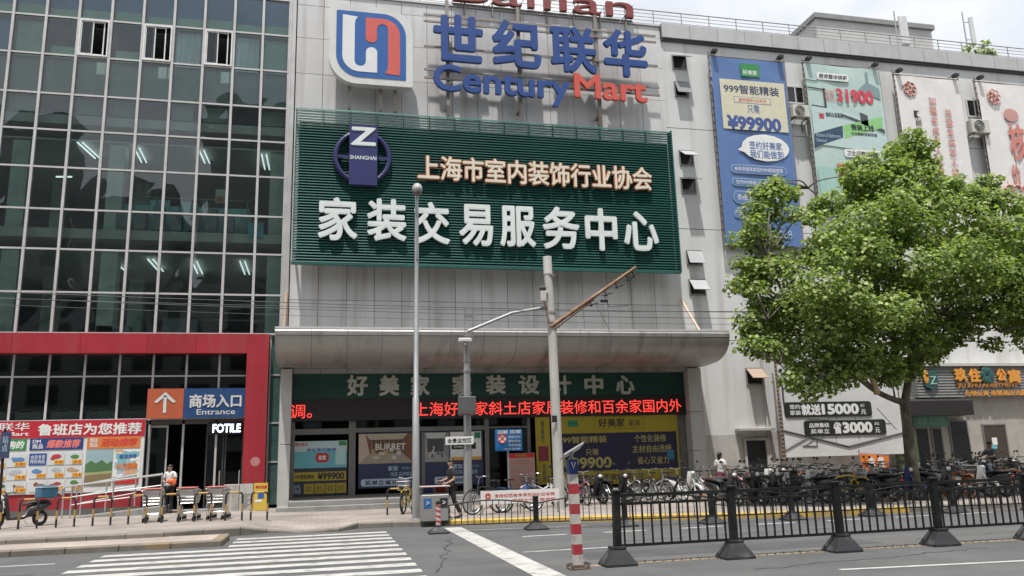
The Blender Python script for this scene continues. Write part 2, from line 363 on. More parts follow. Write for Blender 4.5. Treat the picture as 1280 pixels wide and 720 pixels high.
mb.box(-1.51, -1.36, 29.90, 30.3, 5.2, 20.25, .01)
for x in (-1.63,): mb.box(x - .02, x + .02, 29.96, 30.06, 6.3, 20.2)
mb.build('mullions', alu, gb)
for z in ZS:
    mb = MB()
    for a, b in zip(XS[:-1], XS[1:]): mb.box(a + .046, b - .046, 29.95, 30.05, z - .032, z + .032)
    mb.build('transom', alu, gb)
OPEN = {(6, 7), (8, 7), (4, 7)}
opened = {}
for i, (a, b) in enumerate(zip(XS[:-1], XS[1:])):
    for j, (c, d) in enumerate(zip(ZS[:-1], ZS[1:])):
        x0, x1, z0, z1 = a + .046, b - .046, c + .033, d - .033
        if (i, j) in OPEN:
            fr = MB(); w = .05
            fr.box(x0, x0 + w, 29.9, 30.0, z0, z1); fr.box(x1 - w, x1, 29.9, 30.0, z0, z1); fr.box(x0 + w, x1 - w, 29.9, 30.0, z0, z0 + w); fr.box(x0 + w, x1 - w, 29.9, 30.0, z1 - w, z1)
            xm = x0 + (x1 - x0) * (.48 if i != 6 else .42)
            for (p, q, y) in ((x0 + w, xm, 29.93), (xm - .12, xm + (x1 - x0) * .36, 29.965)):
                fr.box(p, p + .04, y, y + .03, z0 + w, z1 - w); fr.box(q - .04, q, y, y + .03, z0 + w, z1 - w); fr.box(p + .04, q - .04, y, y + .03, z0 + w, z0 + w + .05); fr.box(p + .04, q - .04, y, y + .03, z1 - w - .04, z1 - w)
            wd = fr.build('sliding_window', mat('white_window_frame', (0.68, 0.68, 0.66), .4), gb)
            g = MB(); g.quad((x0 + w + .04, 29.95, z0 + .1), (xm - .04, 29.95, z0 + .1), (xm - .04, 29.95, z1 - .1), (x0 + w + .04, 29.95, z1 - .1)); g.build('pane', dk_glass, wd)
            continue
        g = MB(); t = [RNG.normal(0, .004) for _ in range(4)]
        g.add([(x0, 30.0 + t[0], z0), (x1, 30.0 + t[1], z0), (x1, 30.0 + t[2], z1), (x0, 30.0 + t[3], z1)], [(0, 1, 2, 3)]); g.build('glass_panel', cw_glass, gb, fixn=False)
# shell, floors, ceilings
mb = MB(); mb.box(-13.6, -1.5, 40, 40.3, 0, 20.2); mb.box(-14, -13.6, 30.06, 40.3, 0, 20.2); mb.box(-1.6, -1.4, 30.31, 40.3, 0, 20.2); mb.build('inner_wall', backm, gb)
mb = MB(); mb.box(-14, -1.35, 30.05, 40.3, 20.2, 20.5); mb.box(-14, -1.35, 29.8, 30.05, 20.2, 20.6, .02); mb.build('roof', mat('grey_coping', (0.42, 0.42, 0.41), .6), gb)
mb = MB()
for z in (5.75, 9.75, 14.05): mb.box(-13.55, -1.65, 30.35, 39.9, z, z + .35)
mb.build('floor_slabs', floor_i, gb)
mb = MB()
for z in (9.45, 13.62, 18.2): mb.box(-13.5, -1.7, 30.9, 39.8, z, z + .06)
mb.build('ceilings', ceil_m, gb)
mb = MB()
for x, y in ((-11.0, 31), (-11, 35.5), (-7.75, 31), (-7.75, 35.5), (-1.95, 31)):
    mb = MB(); mb.box(x - .28, x + .28, y, y + .55, 6.1, 9.44); mb.box(x - .28, x + .28, y, y + .55, 10.1, 13.6); mb.build('column', mat('interior_column', (0.50, 0.62, 0.57), .7, var=.12), gb)
# blinds, spandrel boards and curtains behind the glass; blue boards paint in a reflection
blind = [mat('blind_grey_green', (0.20, 0.27, 0.24), .8, var=.18, scale=.8, dirt=((.09, .11, .11), .6, .8, (1, 1, .4))), mat('blind_pale_green', (0.34, 0.56, 0.45), .8, var=.15, scale=.8, dirt=((.14, .2, .18), .5, .9, (1, 1, .3))),
         mat('blue_reflection_board', (0.07, 0.21, 0.42), .7, var=.2, scale=1.0), mat('curtain_white_blue', (0.62, 0.74, 0.76), .9, var=.22, scale=2.5, stretch=(5, 1, .3)), mat('dark_room', (0.03, 0.03, 0.045), .9)]
mb = MB()
for i, (a, b) in enumerate(zip(XS[:-1], XS[1:])):
    x0, x1 = a + .05, b - .05
    mb.cur = 0; mb.box(x0, x1, 30.22, 30.25, 15.06, 16.5)
    mb.cur = 0 if i % 3 else 4; mb.box(x0, x1 - (.0 if i not in (7,) else .25), 30.3, 30.33, 14.42, 15.0)
    zt = 18.11 + .42 + .05 * ((i * 7) % 3)
    mb.cur = 1; mb.box(x0, x1, 30.2, 30.23, 18.11, zt); mb.cur = 2; mb.box(x0, x1, 30.2, 30.23, zt + .004, 19.6)
    if (i, 7) in OPEN: continue
    kind = [4, 2, 1, 4, None, 4, None, 3, None, 3, 1][i]
    if kind == 3:
        mb.cur = 3; xs = np.linspace(x0, x1 - .1, 13)
        for k in range(12): mb.quad((xs[k], 30.3 + .04 * (k % 2), 16.6), (xs[k + 1], 30.3 + .04 * ((k + 1) % 2), 16.6), (xs[k + 1], 30.3 + .04 * ((k + 1) % 2), 18.03), (xs[k], 30.3 + .04 * (k % 2), 18.03))
    elif kind is not None:
        mb.cur = kind; mb.box(x0, x1 - (.45 if kind == 4 else 0), 30.3, 30.33, 16.6, 18.0)
        if kind == 4: mb.cur = 1; mb.box(x0 + .1, x1 - .1, 30.27, 30.29, 16.6, 17.05)
mb.build('blinds_and_boards', blind, gb)
mb = MB()
for (x0, x1, z0, z1, y) in ((-8.0, -3.0, 10.1, 11.45, 31.6), (-6.6, -5.9, 10.1, 11.65, 31.5), (-5.5, -4.9, 10.1, 11.6, 31.5)): mb.box(x0, x1, y, y + .05, z0, z1)
mb.build('office_partitions', teal, gb)
mb = MB()
for k in range(7): mb.box(-8 + k * .82, -7.96 + k * .82, 31.5, 31.54, 10.1, 11.75)
mb.box(-8, -2.9, 31.5, 31.54, 11.72, 11.76)
for k in range(8): mb.box(-7.6 + k * .62, -7.2 + k * .62, 30.9, 31.3, 10.3, 10.9 + .15 * (k % 3))
mb.box(-5.4, -1.9, 31.2, 31.24, 6.95, 7.0); mb.box(-8.0, -6.9, 31, 31.5, 6.1, 6.7); mb.box(-5.8, -4.6, 31, 31.5, 6.1, 7.0)
mb.build('office_furniture', mat('office_dark', (0.16, 0.22, 0.22), .6, var=.3, scale=2), gb)
mb = MB(); mb.box(-4.25, -3.8, 31.4, 31.43, 11.6, 12.15); mb.cur = 1; mb.box(-4.2, -3.95, 31.36, 31.4, 11.65, 11.85); mb.cur = 2; mb.box(-2.9, -2.35, 30.3, 30.33, 9.95, 10.55)
mb.build('wall_pictures', [mat('poster_cream', (0.5, 0.5, 0.42), .7), mat('poster_orange', (0.4, 0.15, 0.05), .7), mat('cyan_sheet', (0.12, 0.45, 0.5), .6)], gb)
tube_m = mat('fluorescent_tube', (0.9, 1.0, 1.0), .4, emit=.8, var=0)
for (px0, py0, px1, py1, z) in ((100, 178, 122, 198, 13.5), (171, 185, 180, 203, 13.5), (252, 188, 259, 204, 13.5), (330, 193, 334, 212, 13.5),
                                 (135, 324, 153, 338, 9.35), (188, 324, 201, 339, 9.35), (243, 327, 250, 342, 9.35), (303, 327, 309, 343, 9.35)):
    a = G(px0, py0, z); b = G(px1, py1, z)
    for dx in (-.09, .09):
        mb = MB(); d = (b - a).normalized(); s = Vector((d.y, -d.x, 0)) * dx
        mb.tube([a + s, b + s], .028, 6); mb.build('fluorescent_lamp', tube_m, gb)
for (px0, px1, py, z) in ((8, 35, 296, 9.35), (36, 62, 297, 9.35), (16, 34, 217.5, 13.5), (70, 90, 221, 13.5)):
    a = P(px0, py, 33); b = P(px1, py, 33); mb = MB(); mb.tube([a, b], .035, 6); mb.build('fluorescent_lamp', tube_m, gb)
# red portal
mb = MB(); 
for a, b in zip([-14, -12.2, -10.2, -8.1, -6.0, -4.4], [-12.2, -10.2, -8.1, -6.0, -4.4, -1.96]): mb.box(a + .004, b - .004, 29.62, 30.0, 5.54, 6.22)
mb.box(-2.70, -1.964, 29.62, 30.0, .2, 5.537); mb.build('red_portal', red, gb)
mb = MB()
for x in XS[:-1]: mb.box(x - .035, x + .035, 30.1, 30.18, .3, 5.54)
for a, b in zip(XS[:-2], XS[1:-1]): mb.box(a + .036, b - .036, 30.1, 30.17, 4.765, 4.815); mb.box(a + .036, b - .036, 30.1, 30.17, 3.28, 3.34)
mb.box(-1.95, -1.9, 30.0, 30.1, .3, 6.2); mb.box(-1.56, -1.52, 30.0, 30.1, .3, 6.2)
for z in (1.75, 3.1, 4.8): mb.box(-1.9, -1.56, 30.02, 30.08, z - .025, z + .025)
mb.build('portal_mullions', alu, gb)
for k, (a, b) in enumerate(zip(XS[:-2], XS[1:-1])):
    for z0, z1 in ((3.34, 4.765), (4.815, 5.53)):
        g = MB(); g.quad((a + .036, 30.14, z0), (b - .036, 30.14, z0), (b - .036, 30.14, z1), (a + .036, 30.14, z1)); g.build('portal_glass', dk_glass, gb)
g = MB(); g.quad((-1.9, 30.05, .3), (-1.56, 30.05, .3), (-1.56, 30.05, 6.2), (-1.9, 30.05, 6.2)); g.build('side_glass', mat('green_side_glass', (0.05, 0.10, 0.09), .15, var=.2), gb)
mb = MB(); mb.box(-14, -5.95, 30.0, 30.09, .2, 3.3); mb.build('poster_backing_wall', mat('backing_grey', (.3, .3, .3), .7), gb)
mb = MB(); mb.box(-14, -5.93, 29.88, 29.99, .42, .93); mb.build('red_lower_panel', red, gb)
mb = MB(); mb.box(-14, -5.93, 29.86, 29.99, .18, .418); mb.build('plinth', dkpl, gb)
mb = MB()
for k in range(9): mb.tube([(-13 + k * 1.09 + t * 1.0, 30.3, 3.72 - .12 * math.sin(math.pi * t)) for t in np.linspace(0, 1, 7)], .012, 4)
for k in range(8): mb.box(-12.3 + k * 1.09, -11.4 + k * 1.09, 30.35, 30.38, 3.34, 3.62)
mb.build('window_film', mat('window_film', (0.16, 0.21, 0.19), .8), gb)
# entrance doors, dark hall
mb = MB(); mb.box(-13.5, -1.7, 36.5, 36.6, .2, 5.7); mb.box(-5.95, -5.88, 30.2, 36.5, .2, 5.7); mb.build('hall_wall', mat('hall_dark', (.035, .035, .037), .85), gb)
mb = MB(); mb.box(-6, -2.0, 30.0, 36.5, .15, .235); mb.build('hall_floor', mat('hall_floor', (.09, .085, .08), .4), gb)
for x0, x1 in ((-5.85, -5.25), (-4.0, -3.4), (-3.37, -2.75)):
    dr = MB(); dr.box(x0, x0 + .05, 30.2, 30.25, .24, 3.1); dr.box(x1 - .05, x1, 30.2, 30.25, .24, 3.1); dr.box(x0 + .05, x1 - .05, 30.2, 30.25, .24, .34); dr.box(x0 + .05, x1 - .05, 30.2, 30.25, 3.02, 3.1)
    d = dr.build('glass_door', alu if x0 < -5 else mat('door_bronze', (.08, .075, .07), .4, .5), gb)
    g = MB(); g.quad((x0 + .05, 30.22, .34), (x1 - .05, 30.22, .34), (x1 - .05, 30.22, 3.02), (x0 + .05, 30.22, 3.02)); g.build('pane', dk_glass, d)
    h = MB(); h.tube([(x1 - .1, 30.15, 1.0), (x1 - .1, 30.15, 1.5)], .018, 6); h.build('handle', alu, d)
mb = MB(); mb.box(-5.9, -2.7, 30.1, 30.3, 3.12, 3.27); mb.build('door_lintel', dkpl, gb)

# ================================================================ centre and right: the shopping centre
sc_ = thing('shopping_centre', 'pale panel clad shopping centre with curved canopy and long plastered right wing', 'building', (14, 30, 0))
tile = mat('cladding_panel', (0.56, 0.555, 0.55), .45, .0, var=.07, scale=.6, island=.07, dirt=((.34, .31, .285), .7, 1.2, (1.9, 1, .14)))
stucco = mat('stucco', (0.60, 0.60, 0.592), .85, var=.06, scale=.5, bump=.12, dirt=((.40, .375, .34), .7, .9, (1.8, 1, .09)))
stain = mat('stucco_worn', (0.42, 0.405, 0.38), .9, var=.15, scale=1.2, bump=.2, dirt=((.22, .2, .18), .7, 1.2, (1, 1, .5)))
joint = mat('dark_joint', (0.06, 0.058, 0.055), .8)
# cladding
rows = [4.95, 6.3, 7.55, 9.0, 10.6, 12.0, 13.5, 15.03, 16.56, 18.08, 19.5, 20.05]
mb = MB()
x = -1.33; xs = []
while x < 14.05: xs.append(x); x += 1.026
xs[-1] = 14.1 if 14.1 - xs[-1] < .5 else xs[-1]
if xs[-1] != 14.1: xs.append(14.1)
for a, b in zip(xs[:-1], xs[1:]):
    for c, d in zip(rows[:-1], rows[1:]): mb.box(a + .009, b - .009, 29.96 + RNG.normal(0, .0015), 30.04, c + .009, d - .009)
mb.build('cladding', tile, sc_)
mb = MB(); mb.box(-1.35, 14.1, 30.0, 30.3, 4.9, 20.05); mb.build('cladding_backing', joint, sc_)
mb = MB(); mb.box(-1.35, 14.1, 29.9, 30.4, 20.06, 20.16); mb.build('coping', mat('coping_light', (.5, .49, .47), .6), sc_)
# plastered wing
mb = MB(); zr = [0.1, 6.12, 10.84, 15.35, 19.52]
for c, d in zip(zr[:-1], zr[1:]): mb.box(14.1, 60, 30.0, 30.3, c + .014, d - .014)
mb.build('plaster_wall', stucco, sc_)
mb = MB(); mb.box(14.1, 60, 30.02, 30.29, .05, 19.5); mb.build('wall_joint', joint, sc_)
mb = MB(); mb.box(14.1, 60, 30.3, 52, 19.3, 19.6); mb.box(-1.3, 14.1, 30.3, 52, 19.3, 19.6); mb.box(59.8, 60, 30.3, 52, 0, 19.3); mb.build('roof_deck', soil, sc_)
mb = MB(); x = 14.13
while x < 60: mb.box(x + .01, min(x + 1.33, 60), 29.82, 30.15, 19.53, 20.2); x += 1.34
mb.build('parapet_panels', mat('parapet_panel', (.44, .44, .435), .5, var=.06, island=.05, dirt=((.3, .29, .28), .5, 1, (1, 1, .2))), sc_)
mb = MB(); mb.box(14.1, 60, 29.9, 30.12, 19.4, 20.16); mb.build('parapet_joint', joint, sc_)
mb = MB(); mb.tube([(17.55, 29.93, .3), (17.55, 29.93, 6)], .05, 8); mb.build('wall_pipe', stain, sc_)
# the corner pier beside the canopy, panel clad
mb = MB(); 
for c, d in ((.45, 1.7), (1.72, 3.2), (3.22, 4.93)): mb.box(13.98, 14.55, 29.45, 29.995, c, d)
mb.build('pier', mat('pier_panel', (.46, .455, .44), .5, var=.08, dirt=((.25, .24, .22), .5, 1.2, (1, 1, .3))), sc_); mb = MB()
for c, d in ((.1, 2.3), (2.32, 4.93)): mb.box(-1.5, -1.12, 29.2, 29.6, c, d, .01)
mb.build('pier', mat('pier_panel', (.46, .455, .44), .5, var=.08, dirt=((.25, .24, .22), .5, 1.2, (1, 1, .3))), sc_)
# railing on the roof
mb = MB(); rl = mat('rail_steel', (.28, .27, .26), .5, .3)
x = 12.6
while x < 45: mb.tube([(x, 30.2, 20.15), (x, 30.2, 20.98)], .022, 5); x += 1.35
for z in (20.3, 20.47, 20.64, 20.81, 20.98): mb.tube([(9, 30.2, z), (46, 30.2, z)], .014 if z < 20.9 else .025, 5)
x = -.5
while x < 12.6: mb.tube([(x, 30.2, 20.1), (x, 30.2, 20.98)], .022, 5); x += 1.35
for z in (20.4, 20.7, 20.98): mb.tube([(-1, 30.2, z), (9, 30.2, z)], .014 if z < 20.9 else .025, 5)
mb.build('roof_railing', rl, sc_)
# rooftop plant room
a = P(1019, 17, 37); b = P(1163, 33, 37)
mb = MB(); mb.box(a.x, b.x, 37, 45, 19.6, a.z - .3); ph = mb.build('plant_room', mat('plant_room_wall', (.50, .50, .49), .8, var=.06, dirt=((.38, .37, .35), .5, .7, (1, 1, .2))), sc_)
mb = MB(); mb.box(a.x - .15, b.x + .15, 36.85, 45.2, a.z - .298, a.z); mb.build('parapet_cap', mat('cap_grey', (.24, .24, .235), .7), ph)
mb = MB(); mb.box(a.x + 3.6, a.x + 5.1, 36.95, 36.99, 20.2, 21.6 + .6); mb.build('vent', mat('vent_grey', (.16, .16, .15), .6), ph)
# canopy
cp = [(29.95, 6.0), (27.02, 6.0), (26.98, 5.93), (27.0, 5.80)]
for k in range(13):
    t = k / 12 * math.pi / 2; cp.append((28.45 - 1.43 * math.cos(t) , 5.80 - .80 * math.sin(t)))
cp += [(29.0, 4.975), (29.95, 4.97)]
can = mat('canopy_metal', (.37, .36, .345), .42, .3, var=.1, scale=.7, island=.06, dirt=((.17, .15, .13), .8, 1.3, (1.4, .4, .4)))
mb = MB(); xs = list(np.arange(-1.62, 14.3, 1.16)) + [14.62]
for a, b in zip(xs[:-1], xs[1:]): mb.xprism(cp, a + .006, b - .006)
can_o = mb.build('canopy', can, sc_, smooth=True)
mb = MB(); mb.xprism([(y + (.02 if y < 29 else 0), z + (.015 if z < 5.5 else -.015)) for y, z in cp], -1.6, 14.6); mb.build('canopy_core', joint, sc_)
mb = MB(); mb.box(-1.62, 14.62, 27.0, 27.06, 6.0, 6.07); mb.build('canopy_lip', mat('lip', (.5, .5, .48), .4), sc_)
# soffit boxes down to the fascia
mb = MB(); xs = np.linspace(-1.1, 13.97, 17)
for a, b in zip(xs[:-1], xs[1:]): mb.box(a + .008, b - .008, 29.5, 29.95, 4.80, 4.965)
mb.build('soffit_panels', can, sc_)
# shop windows under the canopy (dark rooms behind)
sf = mat('shopfront_frame', (.17, .165, .155), .5, .3, var=.1)
mb = MB()
for x0, x1, z0, z1 in ((-1.12, -1.0, .45, 3.12), (.88, 1.12, .45, 3.12), (5.86, 6.02, .45, 3.12), (3.5, 3.62, .45, 2.66), (7.5, 7.62, .45, 3.12), (-1.0, .88, 2.66, 2.86), (1.12, 5.86, 2.70, 2.86), (-1.0, .88, .45, .52), (1.12, 5.86, .45, .52), (6.02, 7.5, 2.75, 2.82), (6.7, 6.76, .45, 2.75)):
    mb.box(x0, x1, 29.98, 30.1, z0, z1)
mb.build('shopfront_frames', sf, sc_)
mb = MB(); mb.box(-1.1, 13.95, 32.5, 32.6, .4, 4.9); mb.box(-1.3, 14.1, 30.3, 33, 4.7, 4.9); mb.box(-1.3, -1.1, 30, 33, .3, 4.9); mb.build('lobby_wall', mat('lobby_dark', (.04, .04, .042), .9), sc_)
mb = MB(); mb.box(13.6, 13.97, 30.02, 32, .4, 4.9); mb.box(-1.1, 13.9, 30.3, 32.5, .1, .44); mb.build('lobby_side', mat('lobby_side', (.2, .2, .19), .8), sc_)
for x0, x1 in ((6.04, 6.7), (6.76, 7.5)):
    g = MB(); g.quad((x0, 30.05, .5), (x1, 30.05, .5), (x1, 30.05, 2.75), (x0, 30.05, 2.75)); g.build('door_glass', dk_glass, sc_)
for (x0, x1) in ((-1.0, .88), (1.12, 5.86), (6.02, 7.5)):
    g = MB(); g.quad((x0, 30.06, 2.87), (x1, 30.06, 2.87), (x1, 30.06, 3.12), (x0, 30.06, 3.12)); g.build('transom_glass', dk_glass, sc_)
# awning windows, sashes propped open
wfr = mat('window_frame_grey', (.20, .20, .20), .5); pane_dk = mat('window_dark', (.018, .02, .022), .12, spec=.6); sash_m = mat('sash_frosted', (.42, .43, .43), .3, var=.1)
for k, (x0, y0, x1, y1, tilt, fr) in enumerate(((839, 68, 860, 88, 62, 0), (842, 101, 863, 122, 25, 1), (848, 187, 869, 208, 55, 0), (850, 221, 872, 243, 70, 0), (857, 312, 880, 332, 22, 0), (860, 348, 884, 369, 40, 0), (931, 459, 955, 481, 50, 2))):
    a = P(x0, y0, 30); b = P(x1, y1, 30); X0, X1, Z0, Z1 = a.x, b.x - .06, b.z, a.z - .03; w = .05
    mb = MB(); mb.box(X0, X0 + w, 29.95, 30.0, Z0, Z1); mb.box(X1 - w, X1, 29.95, 30.0, Z0, Z1); mb.box(X0 + w, X1 - w, 29.95, 30.0, Z0, Z0 + w); mb.box(X0 + w, X1 - w, 29.93, 30.0, Z1 - w, Z1)
    wd = mb.build('awning_window', wfr, sc_)
    mb = MB(); mb.quad((X0 + w, 29.985, Z0 + w), (X1 - w, 29.985, Z0 + w), (X1 - w, 29.985, Z1 - w), (X0 + w, 29.985, Z1 - w)); mb.build('opening', pane_dk, wd)
    t = math.radians(tilt); rot = Matrix.Rotation(-t, 3, 'X'); L = (Z1 - Z0) * .92; c = Vector(((X0 + X1) / 2, 29.93, Z1 - .05)) + rot @ Vector((0, 0, -L / 2))
    mb = MB(); mb.obox(c, X1 - X0 - .04, .03, L, rot); mb.build('sash', [sash_m, wfr, mat('sash_brown', (.36, .27, .2), .5)][fr], wd)
# sliding windows beside the air conditioners
for (x0, y0, x1, y1) in ((981, 107, 1006, 130), (1206, 124, 1230, 147)):
    a = P(x0, y0, 30); b = P(x1, y1, 30); X0, X1, Z0, Z1 = a.x, b.x, b.z - .05, a.z; w = .07
    mb = MB(); xm = (X0 + X1) / 2
    for p, q in ((X0, X0 + w), (xm - .03, xm + .03), (X1 - w, X1)): mb.box(p, q, 29.95, 30.0, Z0 + w, Z1 - w)
    mb.box(X0, X1, 29.93, 30.0, Z0, Z0 + w); mb.box(X0, X1, 29.95, 30.0, Z1 - w, Z1); wd = mb.build('sliding_window', mat('frame_pale', (.5, .5, .48), .5), sc_)
    mb = MB(); mb.quad((X0 + w, 29.985, Z0 + w), (X1 - w, 29.985, Z0 + w), (X1 - w, 29.985, Z1 - w), (X0 + w, 29.985, Z1 - w)); mb.build('pane', pane_dk, wd)
# side door in the plaster wing
a = P(925, 545, 30); b = P(966, 600, 30)
mb = MB(); mb.box(16.42, 16.52, 29.9, 30.0, .2, 2.15); mb.box(17.4, 17.5, 29.9, 30, .2, 2.15); mb.box(16.52, 17.4, 29.9, 30, 2.05, 2.15); mb.box(16.1, 17.7, 29.6, 29.995, 2.42, 2.55, .02); df = mb.build('side_door_frame', stain, sc_)
mb = MB(); mb.box(16.525, 17.395, 29.97, 29.997, .25, 2.045); mb.build('side_door', mat('door_black', (.015, .016, .017), .5), sc_)
mb = MB(); mb.box(14.7, 16.4, 29.984, 29.998, .12, 2.3); mb.build('worn_render', stain, sc_); mb = MB(); mb.box(17.55, 18.3, 29.984, 29.998, .12, 2.4); mb.build('worn_render', stain, sc_)

# ================================================================ the block across the street, mirrored in the glass
ob = thing('opposite_building', 'plain grey block across the street, seen only as a dark reflection in the glass', 'building', (0, -16, 0))
mb = MB(); mb.box(-75, 75, -30, -16.3, 0, 17); mb.build('wall', mat('opposite_wall', (.30, .31, .30), .8, var=.2, scale=.2), ob)
for x0, x1, h in ((-44, -34, 24), (-31, -24, 33), (-21, -14.5, 27), (-12, -3, 36), (4, 16, 24), (-60, -50, 30)):  # unseen towers added so the panes mirror darker patches
    mb = MB(); mb.box(x0, x1, -28, -16.8 + (x0 % 3) * .1, 17.3, h); mb.build('mirrored_towers', mat('opposite_wall', (.20, .20, .195)), ob)
mb = MB(); mb.box(-75.2, 75.2, -30.2, -16.1, 17.0, 17.6); mb.build('roof', mat('opposite_roof', (.15, .15, .15), .8), ob)
for k in range(5):
    mb = MB()
    for j in range(36): mb.box(-74 + j * 4.1, -71.6 + j * 4.1, -16.29, -16.2, 1.2 + k * 3, 2.9 + k * 3)
    mb.build('window_row', pane_dk, ob)

# ================================================================ signs and posters on the buildings
def flat(n, c, r=.5, **k): return mat(n, c, r, var=k.pop('var', .06), **k)
W = flat('print_white', (.72, .72, .70)); BK = flat('print_black', (.02, .02, .022)); NAVY = flat('print_navy', (.022, .035, .10)); YEL = flat('print_shaded_yellow', (.38, .30, .025), var=.05)  # YEL is darkened so the ink holds the canopy's shade
RED = flat('print_red', (.50, .025, .025)); ORG = flat('print_orange', (.62, .17, .02)); BLU = flat('print_blue', (.03, .11, .34)); GRN = flat('print_green', (.03, .24, .07)); CRM = flat('print_cream', (.60, .57, .42))
CYN = flat('print_cyan', (.14, .42, .47)); GRY = flat('print_grey', (.30, .30, .30)); GOLD = flat('print_gold', (.42, .34, .09)); LBL = flat('print_light_blue', (.35, .48, .58))
steel_m = mat('bracket_steel', (.25, .23, .21), .55, .4, dirt=((.2, .1, .05), .8, 3, (1, 1, 1)))
def panel(name, box, y, m, parent, d=.006, r=0):
    mb = MB()
    if r: rbox(None, mb, box[0], box[1], box[2], box[3], y - d, y, r)
    else: mb.box(box[0], box[1], y - d, y, box[2], box[3])
    return mb.build(name, m, parent)
def sub(box, u0, u1, v0, v1): return (box[0] + (box[1] - box[0]) * u0, box[0] + (box[1] - box[0]) * u1, box[2] + (box[3] - box[2]) * v0, box[2] + (box[3] - box[2]) * v1)
def letters(s, box, y, m, parent, depth=.1, off=.02, rim=None, name='letter'):
    """each character of s a part of its own, the whole line filling the box"""
    v, f = glyphs(s, off, .02, 4); lo, hi = v.min(0), v.max(0); sx = (box[1] - box[0]) / (hi[0] - lo[0]); sz_ = (box[3] - box[2]) / (hi[1] - lo[1])
    for i, ch in enumerate(s):
        if ch == ' ': continue
        cv, cf = glyphs(ch, off, .02, 4); cl, chh = cv.min(0), cv.max(0); r = glyphs(s[:i + 1], off, .02, 4)[0].max(0)[0]
        x1 = box[0] + (r - lo[0]) * sx; x0 = x1 - (chh[0] - cl[0]) * sx
        b = (x0, x1, box[2] + (cl[1] - lo[1]) * sz_, box[2] + (chh[1] - lo[1]) * sz_)
        o = words(name, ch, b, y, m, parent, depth, off, res=4)
        if rim: words('rim', ch, (b[0] - .03, b[1] + .03, b[2] - .03, b[3] + .03), y + .001, rim, o, depth - .03, off + .035, res=4)
def textline(name, s, xl, yt, yb, xr, Y, m, parent, depth=.006, off=.015, **k):
    return words(name, s, pbox(xl, yt, yb, xr, Y), Y - .007, m, parent, depth, off, **k)

# --- round cornered emblem
BL2 = flat('sign_blue', (.022, .105, .33), .35); BLT = flat('letter_blue', (.012, .052, .215), .4); RLT = flat('letter_red', (.55, .085, .06), .4); PW = flat('plate_white', (.60, .60, .58), .4, dirt=((.4, .38, .36), .4, 1.2, (1, 1, .3)))
a = P(412.5, 3.5, 28.9); b = P(516, 109.5, 28.9); ex0, ex1, ez0, ez1 = a.x, b.x, b.z, a.z; ew, eh = ex1 - ex0, ez1 - ez0
t = thing('emblem_sign', 'white and blue emblem sign with interlocked white and red hooks above the green board', 'sign', ((ex0 + ex1) / 2, 29, ez0))
def leaf(i, rs, rb):   # small radius at TL and BR, big at TR and BL
    pts = []
    for cx, cz, a0, r in ((1 - i - rb, 1 - i - rb, 0, rb), (i + rs, 1 - i - rs, 90, rs), (i + rb, i + rb, 180, rb), (1 - i - rs, i + rs, 270, rs)):
        for k in range(11): q = math.radians(a0 + 9 * k); pts.append((ex0 + (cx + r * math.cos(q)) * ew, ez0 + (cz + r * math.sin(q)) * eh))
    return pts
mb = MB(); mb.prism(leaf(0, .03, .33), 28.9, 29.25); mb.build('plate', PW, t)
mb = MB(); mb.prism(leaf(.082, .012, .28), 28.885, 28.899); mb.build('blue_field', BL2, t)
def hook(flip):
    o = [(.155, .865), (.335, .85)]
    o += [(.305, .80), (.30, .74)]
    for k in range(9): q = math.pi + math.pi * k / 8; o.append((.3675 + .0675 * math.cos(q), .285 + .065 * math.sin(q)))
    for k in range(9): q = math.pi - math.pi * k / 8; o.append((.5025 + .0675 * math.cos(q), .41 + .06 * math.sin(q)))
    o += [(.57, .15)]
    for k in range(8): q = math.radians(270 - 90 * k / 7); o.append((.355 + .20 * math.cos(q), .35 + .20 * math.sin(q)))
    if flip: o = [(1 - u, 1 - v) for u, v in o]
    return [(ex0 + u * ew, ez0 + v * eh) for u, v in o]
mb = MB(); mb.prism(hook(False), 28.872, 28.884); mb.build('white_hook', flat('emblem_white', (.66, .66, .66)), t)
mb = MB(); mb.prism(hook(True), 28.872, 28.884); mb.build('red_hook', flat('emblem_red', (.56, .09, .075)), t)
for u in (.25, .62, .8):
    x = ex0 + u * ew; mb = MB(); mb.box(x - .06, x + .06, 29.26, 29.36, 14.9, ez1 - .4); mb.box(x - .05, x + .05, 29.36, 29.95, ez0 + .5, ez0 + .6); mb.build('bracket', steel_m, t)
# --- blue channel letters
t = thing('shop_name_sign', 'big blue Chinese letters with blue and red Latin letters below on a rusty frame', 'sign', (8, 29.3, 16))
for ch, bx in (('世', (541, 18, 76, 603)), ('纪', (614, 25, 83, 675)), ('联', (686, 33, 90, 744)), ('华', (752, 37, 95, 807))): words('letter', ch, pbox(*bx, 29.2), 29.2, BLT, t, .16, .029, res=5)
dzc = (P(541, 80.5, 29.2).z - P(541, 114, 29.2).z)
bx = pbox(541, 80.5, 114, 711, 29.2); letters('Century', (bx[0], bx[1], bx[2] - .29 * dzc, bx[3]), 29.2, BLT, t, .14, .025)
bx = pbox(716, 92.5, 123, 807, 29.2); letters('Mart', (bx[0], bx[1], bx[2], bx[3]), 29.2, RLT, t, .14, .025)
for yl, yr in ((19, 40), (28, 47), (60, 76), (88, 104), (97, 115)):
    z0, z1 = P(520, yl, 29.35).z, P(810, yr + 2, 29.35).z; z = (z0 + z1) / 2; mb = MB(); mb.box(3.6, 13.6, 29.33, 29.39, z - .04, z + .04); mb.build('rail', steel_m, t)
